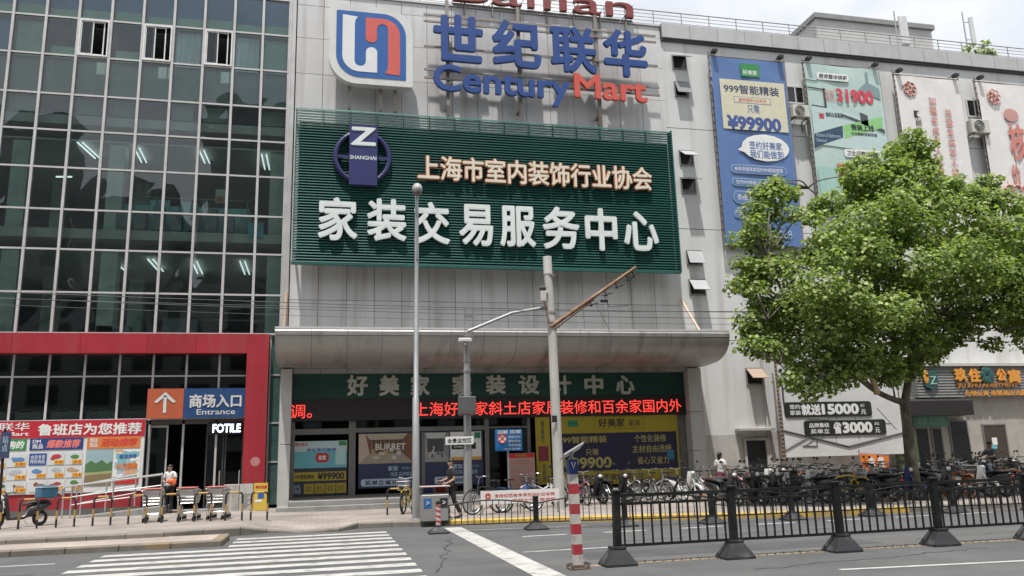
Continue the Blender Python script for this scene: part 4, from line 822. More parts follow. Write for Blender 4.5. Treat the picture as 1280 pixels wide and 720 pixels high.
mb.cur = 4; mb.quad(U(.02, 0), U(.98, 0), U(.98, .25), U(.02, .29)); mb.cur = 1; [mb.quad(U(.08 + k * .16, 0, .001), U(.085 + k * .16, 0, .001), U(.085 + k * .16, .26, .001), U(.08 + k * .16, .26, .001)) for k in range(6)]
mb.build('kitchen_picture', [flat('kitchen_pale', (.46, .58, .56)), flat('kitchen_counter', (.30, .40, .40)), flat('kitchen_black', (.06, .07, .08)), flat('kitchen_hood', (.20, .28, .29)), flat('bath_mint', (.33, .52, .47))], t, fixn=False)
bq = pbox(1020, 90, 99, 1060, Yt); panel('title_pill', bq, Yt - .004, W, t, .004, .1); words('lettering', '厨房整体焕新', sub(bq, .06, .96, .18, .82), Yt - .0085, BK, t, .003, .02, .2)
words('price', '31900', pbox(1044, 110, 127, 1091, Yt), Yt - .006, flat('price_red', (.58, .05, .08)), t, .004, .04); words('lettering', '仅需\n特价', pbox(1030, 112, 125, 1043, Yt), Yt - .006, flat('price_pink', (.6, .2, .2)), t, .003, .0); words('lettering', '送', pbox(1023, 141, 148, 1030, Yt), Yt - .006, RED, t, .003, .05); words('lettering', '烟机灶具套装', pbox(1032, 140, 146, 1053, Yt), Yt - .006, BK, t, .003, .01)
a = [P(1018, 167, Yt), P(1053, 157, Yt), P(1054, 172, Yt), P(1018, 184, Yt)]; mb = MB(); mb.add([(q.x, Yt - .006, q.z) for q in a] + [(q.x, Yt - .003, q.z) for q in a], [(0, 1, 2, 3), (4, 7, 6, 5), (0, 4, 5, 1), (2, 6, 7, 3), (1, 5, 6, 2), (3, 7, 4, 0)]); mb.build('navy_patch', flat('patch_navy', (.03, .06, .11)), t); words('lettering', 'Kitchen & Bathroom\nRenewal', pbox(1020, 166, 177, 1051, Yt), Yt - .007, LBL, t, .003, .0)
a = [P(1053, 157, Yt), P(1102, 146, Yt), P(1103, 160, Yt), P(1056, 173, Yt)]; mb = MB(); mb.add([(q.x, Yt - .006, q.z) for q in a] + [(q.x, Yt - .003, q.z) for q in a], [(0, 1, 2, 3), (4, 7, 6, 5), (0, 4, 5, 1), (2, 6, 7, 3), (1, 5, 6, 2), (3, 7, 4, 0)]); mb.build('lime_patch', flat('patch_lime', (.25, .52, .20)), t); words('lettering', '微装上线', pbox(1063, 155, 163, 1092, Yt), Yt - .007, BK, t, .004, .03); words('lettering', '旧房翻新局部改造', pbox(1064, 165, 169, 1096, Yt), Yt - .007, BK, t, .003, .01)
bq = pbox(1055, 186, 196, 1101, Yt); panel('title_pill', bq, Yt - .004, W, t, .004, .1); words('lettering', '卫生间整体焕新', sub(bq, .05, .96, .18, .82), Yt - .0085, BK, t, .003, .02, .2); words('price', '26800', pbox(1046, 204, 220, 1096, Yt), Yt - .006, flat('price_red', (.58, .05, .08)), t, .004, .04)
# banners 3 and 4: white with red calligraphy
BW = flat('banner_offwhite', (.70, .675, .655), dirt=((.62, .59, .57), .5, .5, (1, 1, 1))); CR = flat('calligraphy_red', (.56, .20, .16)); 
t, bx = banner('hanging_banner', 'white hanging banner with two columns of red characters and one black column', (1122, 94), (1198, 100), (1146, 290), 1216, Yb, BW); Yt = Yb - .02
def seal(px, py, r, n=22, seed=3):
    rg = np.random.default_rng(seed); c = P(px, py, Yt); mb = MB(); R0 = P(px + r, py, Yt).x - c.x
    for k in range(7): a = 2 * math.pi * k / 7; mb.torus((c.x + R0 * .55 * math.cos(a), Yt - .006, c.z + R0 * .6 * math.sin(a)), R0 * .33, .03, 'y', 12, 4)
    mb.torus((c.x, Yt - .006, c.z), R0 * .3, .03, 'y', 12, 4); return mb.build('flower_mark', flat('flower_red', (.56, .27, .22)), t)
seal(1137, 111, 9)
for s, xs0, y0, dx, dy, h, m in (('加强未成年人思想', 1160, 121, 1.55, 12.6, 10, CR), ('关爱未成年人成长', 1180, 136, 1.6, 12.4, 10, CR), ('【创建全国文明城', 1142, 138, 1.7, 10.6, 8.4, BK)):
    for k, ch in enumerate(s): words('character', ch, pbox(xs0 + k * dx, y0 + k * dy, y0 + k * dy + h, xs0 + k * dx + h * .95, Yt), Yt - .003, m, t, .004, .01)
t, bx = banner('hanging_banner', 'white hanging banner with large red calligraphy at the right edge', (1228, 103), (1302, 109), (1252, 300), 1320, Yb, BW)
seal(1242, 121, 9); 
for ch, bq in (('核', (1258, 153, 200, 1282)), ('心', (1277, 190, 225, 1300)), ('价', (1263, 205, 230, 1276))): words('character', ch, pbox(*bq, Yt), Yt - .003, CR, t, .004, .03)
c = P(1264, 144, Yt); mb = MB(); mb.ell((c.x, Yt - .002, c.z), .42, .004, .34, 18, 6); mb.build('red_wash', flat('wash_red', (.52, .27, .23)), t); 
c = P(1262, 238, Yt); mb = MB(); [mb.torus((c.x + k * .45, Yt - .004, c.z), .26, .05, 'y', 14, 4, 0, math.pi) for k in range(3)]; mb.build('arch_mark', CR, t)
# --- large black and white sheet poster over the bikes
Y = 29.2; a = P(973, 470, Y); b = P(1119, 470, Y); c = P(976, 572, Y); t = thing('sheet_poster', 'large grey line drawing poster with two black strips offering 15000 and 3000', 'poster', (20, Y, 1.3))
bx = (a.x, b.x, c.z, P(1040, 418, Y).z); panel('sheet', bx, Y, flat('sheet_grey', (.60, .60, .595), .6, dirt=((.48, .48, .48), .5, .6, (1, 1, 1))), t, .02); Yt = Y - .021
mb = MB(); U = lambda u, v: Vector((bx[0] + (bx[1] - bx[0]) * u, Yt - .004, bx[2] + (bx[3] - bx[2]) * v))
for (p, q, r) in (((0, .21), (.52, .07), .045), ((.52, .07), (1, .17), .045), ((0, .06), (.2, .16), .04), ((.16, .09), (.26, .15), .025), ((.26, .15), (.26, .08), .025), ((.14, .085), (.26, .08), .025), ((.02, .66), (.02, .42), .05), ((.02, .66), (.08, .68), .03), ((.3, .25), (.7, .2), .012), ((.2, .3), (.9, .25), .012), ((.55, .9), (.55, .6), .02), ((.4, .92), (.75, .92), .02), ((.75, .92), (.75, .7), .02), ((.4, .35), (.3, .12), .01), ((.6, .35), (.62, .12), .01), ((.8, .38), (.95, .2), .01), ((.45, .35), (.42, .1), .01), ((.3, .8), (.5, .78), .012), ((.2, .55), (.35, .4), .01), ((.6, .8), (.9, .75), .01)):
    mb.tube([U(*p), U(*q)], r * .9, 4)
mb.build('line_drawing', flat('line_dark', (.06, .06, .06)), t)
mb = MB()
for k in range(5): mb.box(bx[0] + (bx[1] - bx[0]) * (.55 + .06 * k), bx[0] + (bx[1] - bx[0]) * (.59 + .06 * k), Yt - .003, Yt, bx[2] + (bx[3] - bx[2]) * (.72 - .03 * (k % 2)), bx[2] + (bx[3] - bx[2]) * (.83 + .02 * (k % 3)))
mb.build('grey_patches', GRY, t)
for (px, s1, s2, mid, big, unit) in (((979, 503, 522, 1089), '签约', '家装', '就送', '15000', '元'), ((1004, 526, 545.5, 1107), '品牌集结', '买单立', '省', '3000', '元')):
    bq = pbox(*px, Yt); st = panel('black_strip', bq, Yt - .006, flat('strip_black', (.02, .02, .02), .4), t, .03, .12); y = Yt - .037; lo = 1 if big == '15000' else 0
    if lo: words('lettering', s1, sub(bq, .06, .18, .54, .84), y, W, st, .004, .02); words('lettering', s2, sub(bq, .06, .18, .14, .46), y, W, st, .004, .02); words('lettering', mid, sub(bq, .19, .41, .12, .86), y, W, st, .004, .04); words('price', big, sub(bq, .42, .85, .14, .86), y, W, st, .004, .05); words('lettering', unit, sub(bq, .87, .93, .12, .46), y, W, st, .004, .02); words('lettering', '起', sub(bq, .87, .92, .62, .82), y, W, st, .004, .0)
    else: words('lettering', s1, sub(bq, .06, .30, .54, .84), y, W, st, .004, .02); words('lettering', s2, sub(bq, .07, .30, .14, .46), y, W, st, .004, .02); words('lettering', mid, sub(bq, .35, .45, .10, .88), y, W, st, .004, .04); words('price', big, sub(bq, .46, .83, .14, .86), y, W, st, .004, .05); words('lettering', unit, sub(bq, .86, .92, .12, .46), y, W, st, .004, .02); words('lettering', '起', sub(bq, .86, .92, .62, .82), y, W, st, .004, .0)
for x in (bx[0] - .06, bx[1] + .06):
    mb = MB(); mb.tube([(x, Y + .05, .1), (x, Y + .05, bx[3] + .8)], .045, 6)
    for k in range(26): z = 1.3 + k * .16; mb.torus((x, Y + .05, z), .05, .02, 'z', 8, 4)
    mb.build('post', mat('rope_post', (.2, .14, .1), .7, dirt=((.35, .12, .08), .8, 8, (1, 1, 1))), t)
# --- narrow shop at the right: grey siding, orange letters, black awning
t = thing('corner_shop', 'small shop with grey siding fascia and black awning behind the big tree', 'shop', (28, 29.8, .13))
a = P(1143, 458, 29.5); b = P(1140, 497, 29.5); X0, X1, Z0, Z1 = a.x, 40, b.z, a.z
sd = mat('siding_shaded_grey', (.19, .19, .185), .5, var=.06, island=.06)  # grey darkened: the tree's shade is put into the colour
mb = MB(); n = 11
for k in range(n): z = Z0 + (Z1 - Z0) * k / n; mb.xprism([(29.5, z), (29.53, z + (Z1 - Z0) / n - .01), (29.99, z + (Z1 - Z0) / n - .01), (29.99, z)], X0, X1)
mb.build('siding', sd, t); mb = MB(); mb.box(X0 - .05, X1, 29.4, 29.99, Z1, Z1 + .12); mb.build('fascia_cap', mat('cap_pale', (.5, .49, .46), .6), t)
mb = MB(); mb.box(X0 - 1.3, X1, 29.75, 29.99, .1, Z0); mb.build('shop_wall', mat('shop_wall_shaded_cream', (.36, .34, .31), .85, var=.12, dirt=((.25, .23, .2), .6, 1, (1, 1, .4))), t)  # wall cream also darkened to carry the tree shade
a = P(1136, 500, 29.0); b = P(1218, 518, 29.0); mb = MB(); mb.xprism([(29.0, a.z - .65), (29.0, a.z - .05), (29.1, a.z), (29.745, a.z + .1), (29.745, a.z - .65)], a.x, b.x); mb.build('awning', mat('awning_black', (.016, .015, .015), .8), t)
dk = mat('shop_dark', (.02, .02, .022), .25)
for (x0, y0, x1, y1, nm, m) in ((1143, 536, 1163, 600, 'glass_door', dk), (1165, 536, 1180, 600, 'glass_door', dk), (1187, 527, 1213, 600, 'window', dk), (1229, 532, 1261, 600, 'door', mat('shop_door_brown', (.05, .035, .027), .5))):
    q = pbox(x0, y0, y1, x1, 29.7); mb = MB(); mb.box(q[0], q[1], 29.72, 29.748, .3, q[3]); d = mb.build(nm, m, t)
    mb = MB(); w = .06; mb.box(q[0] - w, q[0], 29.70, 29.748, .3, q[3] + w); mb.box(q[1], q[1] + w, 29.70, 29.748, .3, q[3] + w); mb.box(q[0], q[1], 29.70, 29.748, q[3], q[3] + w); mb.build('frame', mat('shop_frame', (.16, .15, .14), .5), d)
    if nm == 'door': panel('paper_notice', pbox(1240, 547, 556, 1247, 29.7), 29.72, W, d, .004); panel('blue_notice', pbox(1240, 556.5, 561, 1247, 29.7), 29.72, CYN, d, .004)
panel('green_board', pbox(1141, 520, 534, 1186, 29.7), 29.748, flat('board_teal', (.08, .24, .17)), t, .04); words('board_text', '家居 生活馆', pbox(1146, 522, 530, 1181, 29.7), 29.706, flat('board_pale', (.25, .42, .34)), t, .004, 0)
mb = MB(); mb.box(X0 - 1.3, X0 - .3, 29.55, 29.74, .12, 2.3); mb.build('green_tiles', mat('mossy_tiles', (.16, .22, .10), .7, var=.5, scale=4), t)
t = thing('shop_sign', 'orange glowing characters and smaller orange lettering on grey siding', 'sign', (29, 29.4, 4))
glow = mat('letter_orange', (.62, .27, .04), .4, emit=.08); dkg = mat('sign_teal', (.02, .085, .08), .5); gold = mat('letter_amber', (.42, .17, .03), .45, emit=.05); Yt = 29.46
for ch, bq in (('玖', (1191, 460, 477, 1208)), ('住', (1209, 461, 478, 1225)), ('公', (1244, 461, 477, 1257)), ('寓', (1258, 462, 479, 1275))): words('letter', ch, pbox(*bq, Yt), Yt, glow, t, .06, .06)
c = P(1233, 469, Yt); mb = MB(); [mb.ell((c.x + .2 * math.cos(k), Yt - .03, c.z + .22 * math.sin(k)), .17, .04, .17, 8, 6) for k in range(7)]; mb.build('tree_emblem', dkg, t)
words('small_lettering', 'JIU ZHU APARTMENT', pbox(1196, 479, 486, 1272, Yt), Yt, gold, t, .03, .03); words('small_lettering', '白领公寓 连锁酒店式服务', pbox(1206, 488.5, 495, 1290, Yt), Yt, glow, t, .02, .03)
c = P(1161, 474, Yt); mb = MB(); mb.prism([(c.x - .32, c.z + .38), (c.x + .40, c.z + .38), (c.x + .42, c.z - .2), (c.x + .1, c.z - .46), (c.x - .25, c.z - .3)], Yt - .05, Yt); mb.build('shield', dkg, t); words('letter', 'Z', (c.x + .02, c.x + .33, c.z - .22, c.z + .12), Yt - .051, flat('z_mint', (.35, .55, .45)), t, .02, 0); mb = MB(); mb.ell((c.x - .17, Yt - .06, c.z + .1), .13, .02, .3, 10, 6); mb.build('tulip_mark', glow, t)
# orange flag among the bikes
t = thing('orange_flag', 'orange cloth flag with two white characters hanging among the parked bikes', 'flag', (21, 28.6, .13))
Y = 28.6; bx = pbox(1075, 567, 592, 1112, Y); mb = MB(); n = 12; vs = []
for j in range(7):
    for i in range(n + 1): u = i / n; v = j / 6; vs.append((bx[0] + (bx[1] - bx[0]) * u, Y + .05 * math.sin(u * 7 + v) * (1 - v), bx[2] + (bx[3] - bx[2]) * v - .12 * u + .06 * math.sin(u * 9) * (1 - v)))
mb.add(vs, [(j * (n + 1) + i, j * (n + 1) + i + 1, (j + 1) * (n + 1) + i + 1, (j + 1) * (n + 1) + i) for j in range(6) for i in range(n)]); mb.build('cloth', flat('flag_orange', (.75, .20, .035)), t, smooth='all')
words('character', '免', sub(bx, .22, .46, .3, .85), Y - .055, W, t, .005, .05); words('character', '费', sub(bx, .55, .79, .25, .8), Y - .055, W, t, .005, .05); mb = MB(); mb.tube([(bx[0] - .03, Y + .02, .13), (bx[0] - .03, Y + .02, bx[3] + .15)], .02, 6); mb.tube([(bx[0] - .03, Y + .02, bx[3] + .03), (bx[1] + .05, Y + .02, bx[3] - .09)], .012, 6); mb.build('pole', steel_m, t)
# air conditioners
for (x0, y0, x1, y1, lb) in ((991, 129, 1014, 147, 'outdoor air conditioner unit between the blue and the pale green banner'), (1214, 147, 1240, 167, 'outdoor air conditioner unit between the two white calligraphy banners')):
    a = P(x0, y0 + 1, 29.45); b = P(x1, y1, 29.45); X0, X1, Z0, Z1 = a.x, b.x - .05, b.z + .02, a.z
    t = thing('air_conditioner', lb, 'air conditioner', ((X0 + X1) / 2, 29.7, Z0)); mb = MB(); mb.box(X0, X1, 29.45, 29.8, Z0, Z1, .02); mb.build('casing', mat('ac_cream', (.52, .51, .47), .5, var=.08), t)
    cx, cz, r = X0 + (X1 - X0) * .40, (Z0 + Z1) / 2, (Z1 - Z0) * .42; mb = MB(); mb.lathe([(r, 0), (r, -.012)], (cx, 29.449, cz), 24, 'y'); mb.build('fan_opening', mat('ac_dark', (.05, .05, .05), .6), t)
    mb = MB(); [mb.torus((cx, 29.43, cz), r * q, .008, 'y', 20, 4) for q in (.25, .5, .75, 1)]; [mb.obox((cx, 29.43, cz), 2 * r, .01, .014, Matrix.Rotation(k * math.pi / 4, 3, 'Y')) for k in range(4)]; mb.build('fan_grille', mat('ac_grille', (.38, .37, .34), .5), t)
    for x in (X0 + .1, X1 - .1): mb = MB(); mb.box(x - .02, x + .02, 29.4, 29.98, Z0 - .05, Z0); mb.box(x - .02, x + .02, 29.94, 29.98, Z0 - .5, Z0 - .05); mb.tube([(x, 29.45, Z0 - .05), (x, 29.95, Z0 - .45)], .015, 5); mb.build('bracket', steel_m, t)

# ================================================================ street furniture
blk = mat('barrier_black', (.010, .011, .011), .55, .0, var=.25, scale=4, spec=.3, dirt=((.06, .055, .045), .5, 3, (1, 1, 1)))
rub = mat('base_rubber', (.022, .023, .026), .7, var=.2, scale=6, dirt=((.16, .15, .13), .6, 4, (1, 1, 1)))
galv = mat('galvanised_steel', (.36, .37, .37), .42, .55, var=.1, scale=2, dirt=((.24, .23, .22), .6, 2, (1, 1, .4)))
stainless = mat('stainless', (.55, .55, .54), .28, .8, var=.06)
def pyramid_base(mb, x, y, w, h, top):
    a = w / 2; t = top / 2; mb.loft([[(x - a, y - a * .8, 0.006), (x + a, y - a * .8, 0.006), (x + a, y + a * .8, 0.006), (x - a, y + a * .8, 0.006)], [(x - a, y - a * .8, .035), (x + a, y - a * .8, .035), (x + a, y + a * .8, .035), (x - a, y + a * .8, .035)], [(x - t, y - t, h), (x + t, y - t, h), (x + t, y + t, h), (x - t, y + t, h)], [(x - t * 1.12, y - t * 1.12, h), (x + t * 1.12, y - t * 1.12, h), (x + t * 1.12, y + t * 1.12, h), (x - t * 1.12, y + t * 1.12, h)], [(x - t * 1.12, y - t * 1.12, h + .03), (x + t * 1.12, y - t * 1.12, h + .03), (x + t * 1.12, y + t * 1.12, h + .03), (x - t * 1.12, y + t * 1.12, h + .03)]])
# near barrier down the middle of the road
Yb_ = 12.17; px_ = [4.40, 6.36, 8.27, 10.14, 12.05, 13.95, 15.85, 17.75]
t = thing('road_barrier', 'black steel road barrier with vertical bars on pyramid bases along the centre of the road', 'barrier', (4.4, Yb_, 0))
for k, x in enumerate(px_):
    mb = MB(); mb.box(x - .055, x + .055, Yb_ - .055, Yb_ + .055, .26, 1.10, .008); mb.box(x - .07, x + .07, Yb_ - .07, Yb_ + .07, 1.075, 1.12, .012); tl = RNG.normal(0, .010, 2); mb.v = [(q[0] + q[2] * tl[0], q[1] + q[2] * tl[1], q[2]) for q in mb.v]; p = mb.build('post', blk, t)
    mb = MB(); pyramid_base(mb, x, Yb_, .50, .25, .2); mb.build('base', rub, p)
for k, (a, b) in enumerate(zip(px_[:-1], px_[1:])):
    mb = MB(); a += .055; b -= .055
    for z, r in ((1.03, .024), (.90, .02), (.285, .02)): mb.box(a, b, Yb_ - r, Yb_ + r, z - r, z + r)
    n = 12
    for i in range(n): x = a + (b - a) * (i + .5) / n; mb.box(x - .012, x + .012, Yb_ - .012, Yb_ + .012, .30, .885)
    mb.build('panel', blk, t)
# far barrier by the kerb, low with arched tops
fp = [(2.72, 19.15), (4.86, 18.85), (6.9, 18.45), (8.92, 18.05), (10.98, 17.98), (13.1, 17.9), (15.2, 17.6), (17.3, 17.3), (19.4, 17.0)]
t = thing('kerb_barrier', 'low black barrier with arched panels along the far kerb beyond the stop line', 'barrier', (2.72, 19.1, 0))
for k, (x, y) in enumerate(fp):
    if k == 0: continue
    mb = MB(); mb.box(x - .055, x + .055, y - .055, y + .055, .16, .74, .008); mb.box(x - .065, x + .065, y - .065, y + .065, .72, .76, .012); p = mb.build('post', blk, t)
    mb = MB(); pyramid_base(mb, x, y, .52, .17, .16); mb.build('base', rub, p)
for (xa, ya), (xb, yb) in zip(fp[:-1], fp[1:]):
    mb = MB(); A = Vector((xa, ya, 0)); B = Vector((xb, yb, 0)); d = (B - A).normalized(); A = A + d * .06; B = B - d * .06
    hz = lambda u: .60 + .10 * math.sin(math.pi * u)
    mb.tube([A.lerp(B, u) + Vector((0, 0, hz(u))) for u in np.linspace(0, 1, 13)], .018, 6); mb.tube([A + Vector((0, 0, .17)), B + Vector((0, 0, .17))], .018, 6)
    for i in range(14): u = (i + .5) / 14; q = A.lerp(B, u); mb.tube([q + Vector((0, 0, .17)), q + Vector((0, 0, hz(u)))], .011, 5)
    mb.build('panel', blk, t)
# striped delineator on a rubber foot at the end of the kerb barrier
rw = mat('reflective_red', (.45, .035, .03), .45, dirt=((.25, .12, .1), .6, 5, (1, 1, 1))); ww = mat('reflective_white', (.50, .48, .45), .5, dirt=((.28, .25, .22), .7, 5, (1, 1, 1)))
t = thing('delineator_post', 'short red and white diagonally striped post on a black foot by the stop line', 'bollard', (2.6, 19.08, 0))
mb = MB(); pyramid_base(mb, 2.6, 19.08, .46, .16, .14); mb.build('base', rub, t)
mb = MB(); n = 16; rows_ = 22; r = .055; vs = []; 
for j in range(rows_ + 1):
    for i in range(n): a = 2 * math.pi * i / n; vs.append((2.6 + r * math.cos(a), 19.08 + r * math.sin(a), .19 + .46 * j / rows_))
for j in range(rows_):
    for i in range(n): mb.add([], []); mb.f.append((j * n + i, j * n + (i + 1) % n, (j + 1) * n + (i + 1) % n, (j + 1) * n + i)); mb.mi.append(0 if ((i / n * 1.0 + j / 5.5) % 1) < .5 else 1)
mb.v = vs; mb.f.append(tuple(rows_ * n + i for i in range(n))); mb.mi.append(0); mb.build('striped_tube', [rw, ww], t)
mb = MB(); mb.lathe([(.06, .65), (.055, .70), (.02, .73)], (2.6, 19.08, 0), 12); mb.build('cap', blk, t)
# red and white square post with a solar panel
sx, sy = 3.74, 12.09
t = thing('warning_post', 'red and white banded square post topped by a tilted solar panel at the barrier end', 'warning post', (sx, sy, 0))
def lean(z): return sx - .018 * z
mb = MB(); n = 9; h0, h1 = .06, 1.38
for k in range(n):
    z0 = h0 + (h1 - h0) * k / n; z1 = h0 + (h1 - h0) * (k + 1) / n; mb.cur = 1 if k % 2 == 0 else 0; w = .066
    mb.loft([[(lean(z) - w, sy - w, z), (lean(z) + w, sy - w, z), (lean(z) + w, sy + w, z), (lean(z) - w, sy + w, z)] for z in (z0 + .001, z1 - .001)])
mb.build('banded_shaft', [mat('post_red', (.36, .03, .04), .5, dirt=((.22, .1, .09), .7, 6, (1, 1, 1))), mat('post_white', (.48, .45, .42), .55, dirt=((.22, .19, .17), .8, 6, (1, 1, 1)))], t)
mb = MB(); w = .071; mb.loft([[(lean(z) - w, sy - w, z), (lean(z) + w, sy - w, z), (lean(z) + w, sy + w, z), (lean(z) - w, sy + w, z)] for z in (1.381, 1.60)]); bh = mb.build('blue_head', mat('head_blue', (.02, .045, .17), .45), t)
mb = MB(); mb.tube([(lean(1.5) - .03, sy - .075, 1.56), (lean(1.5) + .0, sy - .075, 1.46), (lean(1.5) + .03, sy - .075, 1.56)], .008, 4); mb.build('white_mark', W, bh)
mb = MB(); mb.tube([(lean(1.6), sy, 1.6), (lean(1.6), sy, 1.70)], .03, 8); mb.build('panel_stalk', galv, t)
rot = Matrix.Rotation(math.radians(-28), 3, 'Y') @ Matrix.Rotation(math.radians(-14), 3, 'X')
cc = Vector((lean(1.7) + .01, sy, 1.72)); mb = MB(); mb.obox(cc, .36, .40, .022, rot); sp = mb.build('solar_panel', mat('panel_frame', (.55, .55, .53), .4, .4), t)
mb = MB()
for i in range(4):
    for j in range(4): mb.obox(cc + rot @ Vector((-.125 + i * .083, -.14 + j * .093, .013)), .076, .086, .004, rot)
mb.build('solar_cells', mat('solar_cell', (.16, .17, .19), .25, .3), sp)
mb = MB(); mb.box(sx - .15, sx + .15, sy - .15, sy + .15, .003, .02); [mb.box(sx + p - .02, sx + p + .02, sy + q - .02, sy + q + .02, .02, .06) for p in (-.12, .12) for q in (-.12, .12)]; mb.box(sx - .09, sx + .09, sy - .09, sy + .09, .02, .061); mb.build('base_plate', mat('rusty_plate', (.12, .09, .07), .8), t)
# hooped bollards along the left pavement edge
hx = [-8.45, -7.6, -6.72, -5.85, -4.99, -4.17, -3.36, -2.56, -1.90, 1.83, 2.55]
def make_hoop():
    t = thing('hoop_bollard', 'x', 'bollard', (0, 0, 0), 'yellow and black hoop bollards along the pavement'); w, h, r = .43, .74, .026
    bk = mat('hoop_black', (.02, .02, .02), .5); yl = mat('hoop_yellow', (.42, .25, .06), .55, dirt=((.3, .2, .1), .7, 5, (1, 1, 1)))
    segs = [[(0, 0, 0), (0, 0, .22)], [(0, 0, .22), (0, 0, .44)], [(0, 0, .44), (0, 0, h - .09), (.025, 0, h - .025), (.09, 0, h)], [(.09, 0, h), (w - .09, 0, h)], [(w - .09, 0, h), (w - .025, 0, h - .025), (w, 0, h - .09), (w, 0, .44)], [(w, 0, .44), (w, 0, .22)], [(w, 0, .22), (w, 0, 0)]]
    for k, s in enumerate(segs): mb = MB(); mb.tube(s, r, 10); mb.build('yellow_band' if k % 2 else 'black_band', yl if k % 2 else bk, t, smooth=True)
    return t
hoop = make_hoop()
HL = ['first yellow and black hoop bollard from the left, beside the parked delivery scooter', 'second yellow and black hoop bollard from the left, behind the scooter wheel', 'third yellow and black hoop bollard from the left, at the foot of the ramp rail', 'fourth yellow and black hoop bollard from the left, in front of the ramp', 'fifth yellow and black hoop bollard from the left, at the top of the ramp rail', 'yellow and black hoop bollard directly left of the middle trolley stack', 'yellow and black hoop bollard between the middle and the right trolley stack', 'yellow and black hoop bollard just right of the trolleys by the cartons', 'yellow and black hoop bollard before the yellow poster board', 'yellow and black hoop bollard in front of the shop steps', 'yellow and black hoop bollard half hidden by the tall lamp post']
for k, x in enumerate(hx):
    loc = (x, 23.75 if x < 1 else 24.3, sz(x) - .005)
    if k == 0: hoop.location = loc; hoop['label'] = HL[0]
    else: copy_tree(hoop, loc, 0, HL[k])
# stainless ramp rail and ramp
t = thing('ramp_handrail', 'stainless steel handrail climbing beside the ramp to the mall doorway', 'handrail', (-7.7, 27.8, .2))
for y in (27.9, 29.3):
    mb = MB(); a = Vector((-7.75, y, .22)); b = Vector((-4.95 if y < 29 else -6.0, y, .48)); L = lambda u, z: a.lerp(b, u) + Vector((0, 0, z))
    mb.tube([L(-.02, .72), L(-.02, .9), L(.03, .95), L(1, .98)], .035, 8); mb.tube([L(.08, .62), L(1, .64)], .018, 6); mb.tube([L(.08, .38), L(1, .40)], .018, 6)
    mb.build('rail', stainless, t, smooth=True)
    for u in (.0, .08, .5, 1.0): mb = MB(); mb.tube([L(u, -.02), L(u, .95)], .026, 8); mb.build('post', stainless, t, smooth=True)
mb = MB(); mb.add([(-7.8, 28.0, .20), (-7.8, 29.8, .20), (-4.9, 29.8, .46), (-4.9, 28.0, .46), (-4.9, 28.0, .1), (-4.9, 29.8, .1), (-7.8, 28.0, .1), (-7.8, 29.8, .1)], [(0, 1, 2, 3), (3, 2, 5, 4), (0, 3, 4, 6), (1, 7, 5, 2)]); tag(mb.build('ramp', stepm), kind='structure')
mb = MB(); mb.box(-5.9, -2.75, 29.0, 30.0, .1, .26); tag(mb.build('doorway_step', stepm), kind='structure')
# stacks of trolleys outside the doorway
def make_trolley():
    t = thing('shopping_trolleys', 'x', 'trolley', (0, 0, 0), 'shopping trolleys parked behind the hoop bollards')
    zinc = mat('trolley_zinc', (.50, .50, .48), .35, .6); redp = mat('trolley_red', (.48, .14, .13), .5)
    for k in range(3):
        dy = k * .2; mb = MB(); q = lambda x, y, z: Vector((x, y + dy, z)); wt, wb = .27, .21
        top = [q(-wt, 0, .93), q(wt, 0, .93), q(wt * .8, .75, .86), q(-wt * .8, .75, .86)]; bot = [q(-wb, .05, .52), q(wb, .05, .52), q(wb * .8, .65, .50), q(-wb * .8, .65, .50)]
        for R_ in (top, bot): mb.tube(R_ + [R_[0]], .011, 5)
        for z in (.25, .5, .75): R_ = [b_.lerp(t_, z) for b_, t_ in zip(bot, top)]; mb.tube(R_ + [R_[0]], .006, 4)
        for i in range(4):
            for u in np.linspace(0, 1, 9)[:-1]: mb.tube([bot[i].lerp(bot[(i + 1) % 4], u), top[i].lerp(top[(i + 1) % 4], u)], .004, 3)
        for u in np.linspace(.1, .9, 6): mb.tube([bot[0].lerp(bot[1], u), bot[3].lerp(bot[2], u)], .004, 3)
        mb.build('basket', zinc, t)
        mb = MB(); 
        for s in (-1, 1): mb.tube([q(s * .25, 0, .96), q(s * .23, .06, .5), q(s * .22, .02, .16), q(s * .2, .75, .16)], .014, 6); mb.tube([q(s * .22, .06, .5), q(s * .20, .55, .16)], .012, 5)
        mb.tube([q(-.2, .5, .22), q(.2, .5, .22)], .01, 5); mb.build('frame', zinc, t)
        mb = MB(); mb.tube([q(-.26, -.03, .98), q(.26, -.03, .98)], .02, 8); mb.build('handle', redp, t)
        mb = MB(); mb.box(-.2, .2, .02 + dy, .035 + dy, .72, .90); mb.build('child_seat', redp if k == 1 else mat('trolley_white', (.56, .55, .53), .5), t)
        for s in (-1, 1):
            for y in (.04, .72): mb = MB(); mb.lathe([(.03, -.015), (.065, -.012), (.065, .012), (.03, .015)], (s * .21, y + dy, .07), 12, 'x'); mb.build('wheel', blk, t)
    return t
tr = make_trolley()
for k, (px, lb) in enumerate(((184, 'left stack of nested wire shopping trolleys beside the ramp rail'), (227, 'middle stack of nested wire shopping trolleys before the attendant'), (264, 'right stack of nested wire shopping trolleys before the dark doorway'))):
    g = G(px, 655 - k * 1.5, .22); loc = (g.x, 23.95, sz(g.x) + .003)
    if k == 0: tr.location = loc; tr.rotation_euler.z = .05; tr.scale = (.92, .92, .9); tr['label'] = lb
    else: copy_tree(tr, loc, -.06 * k, lb)
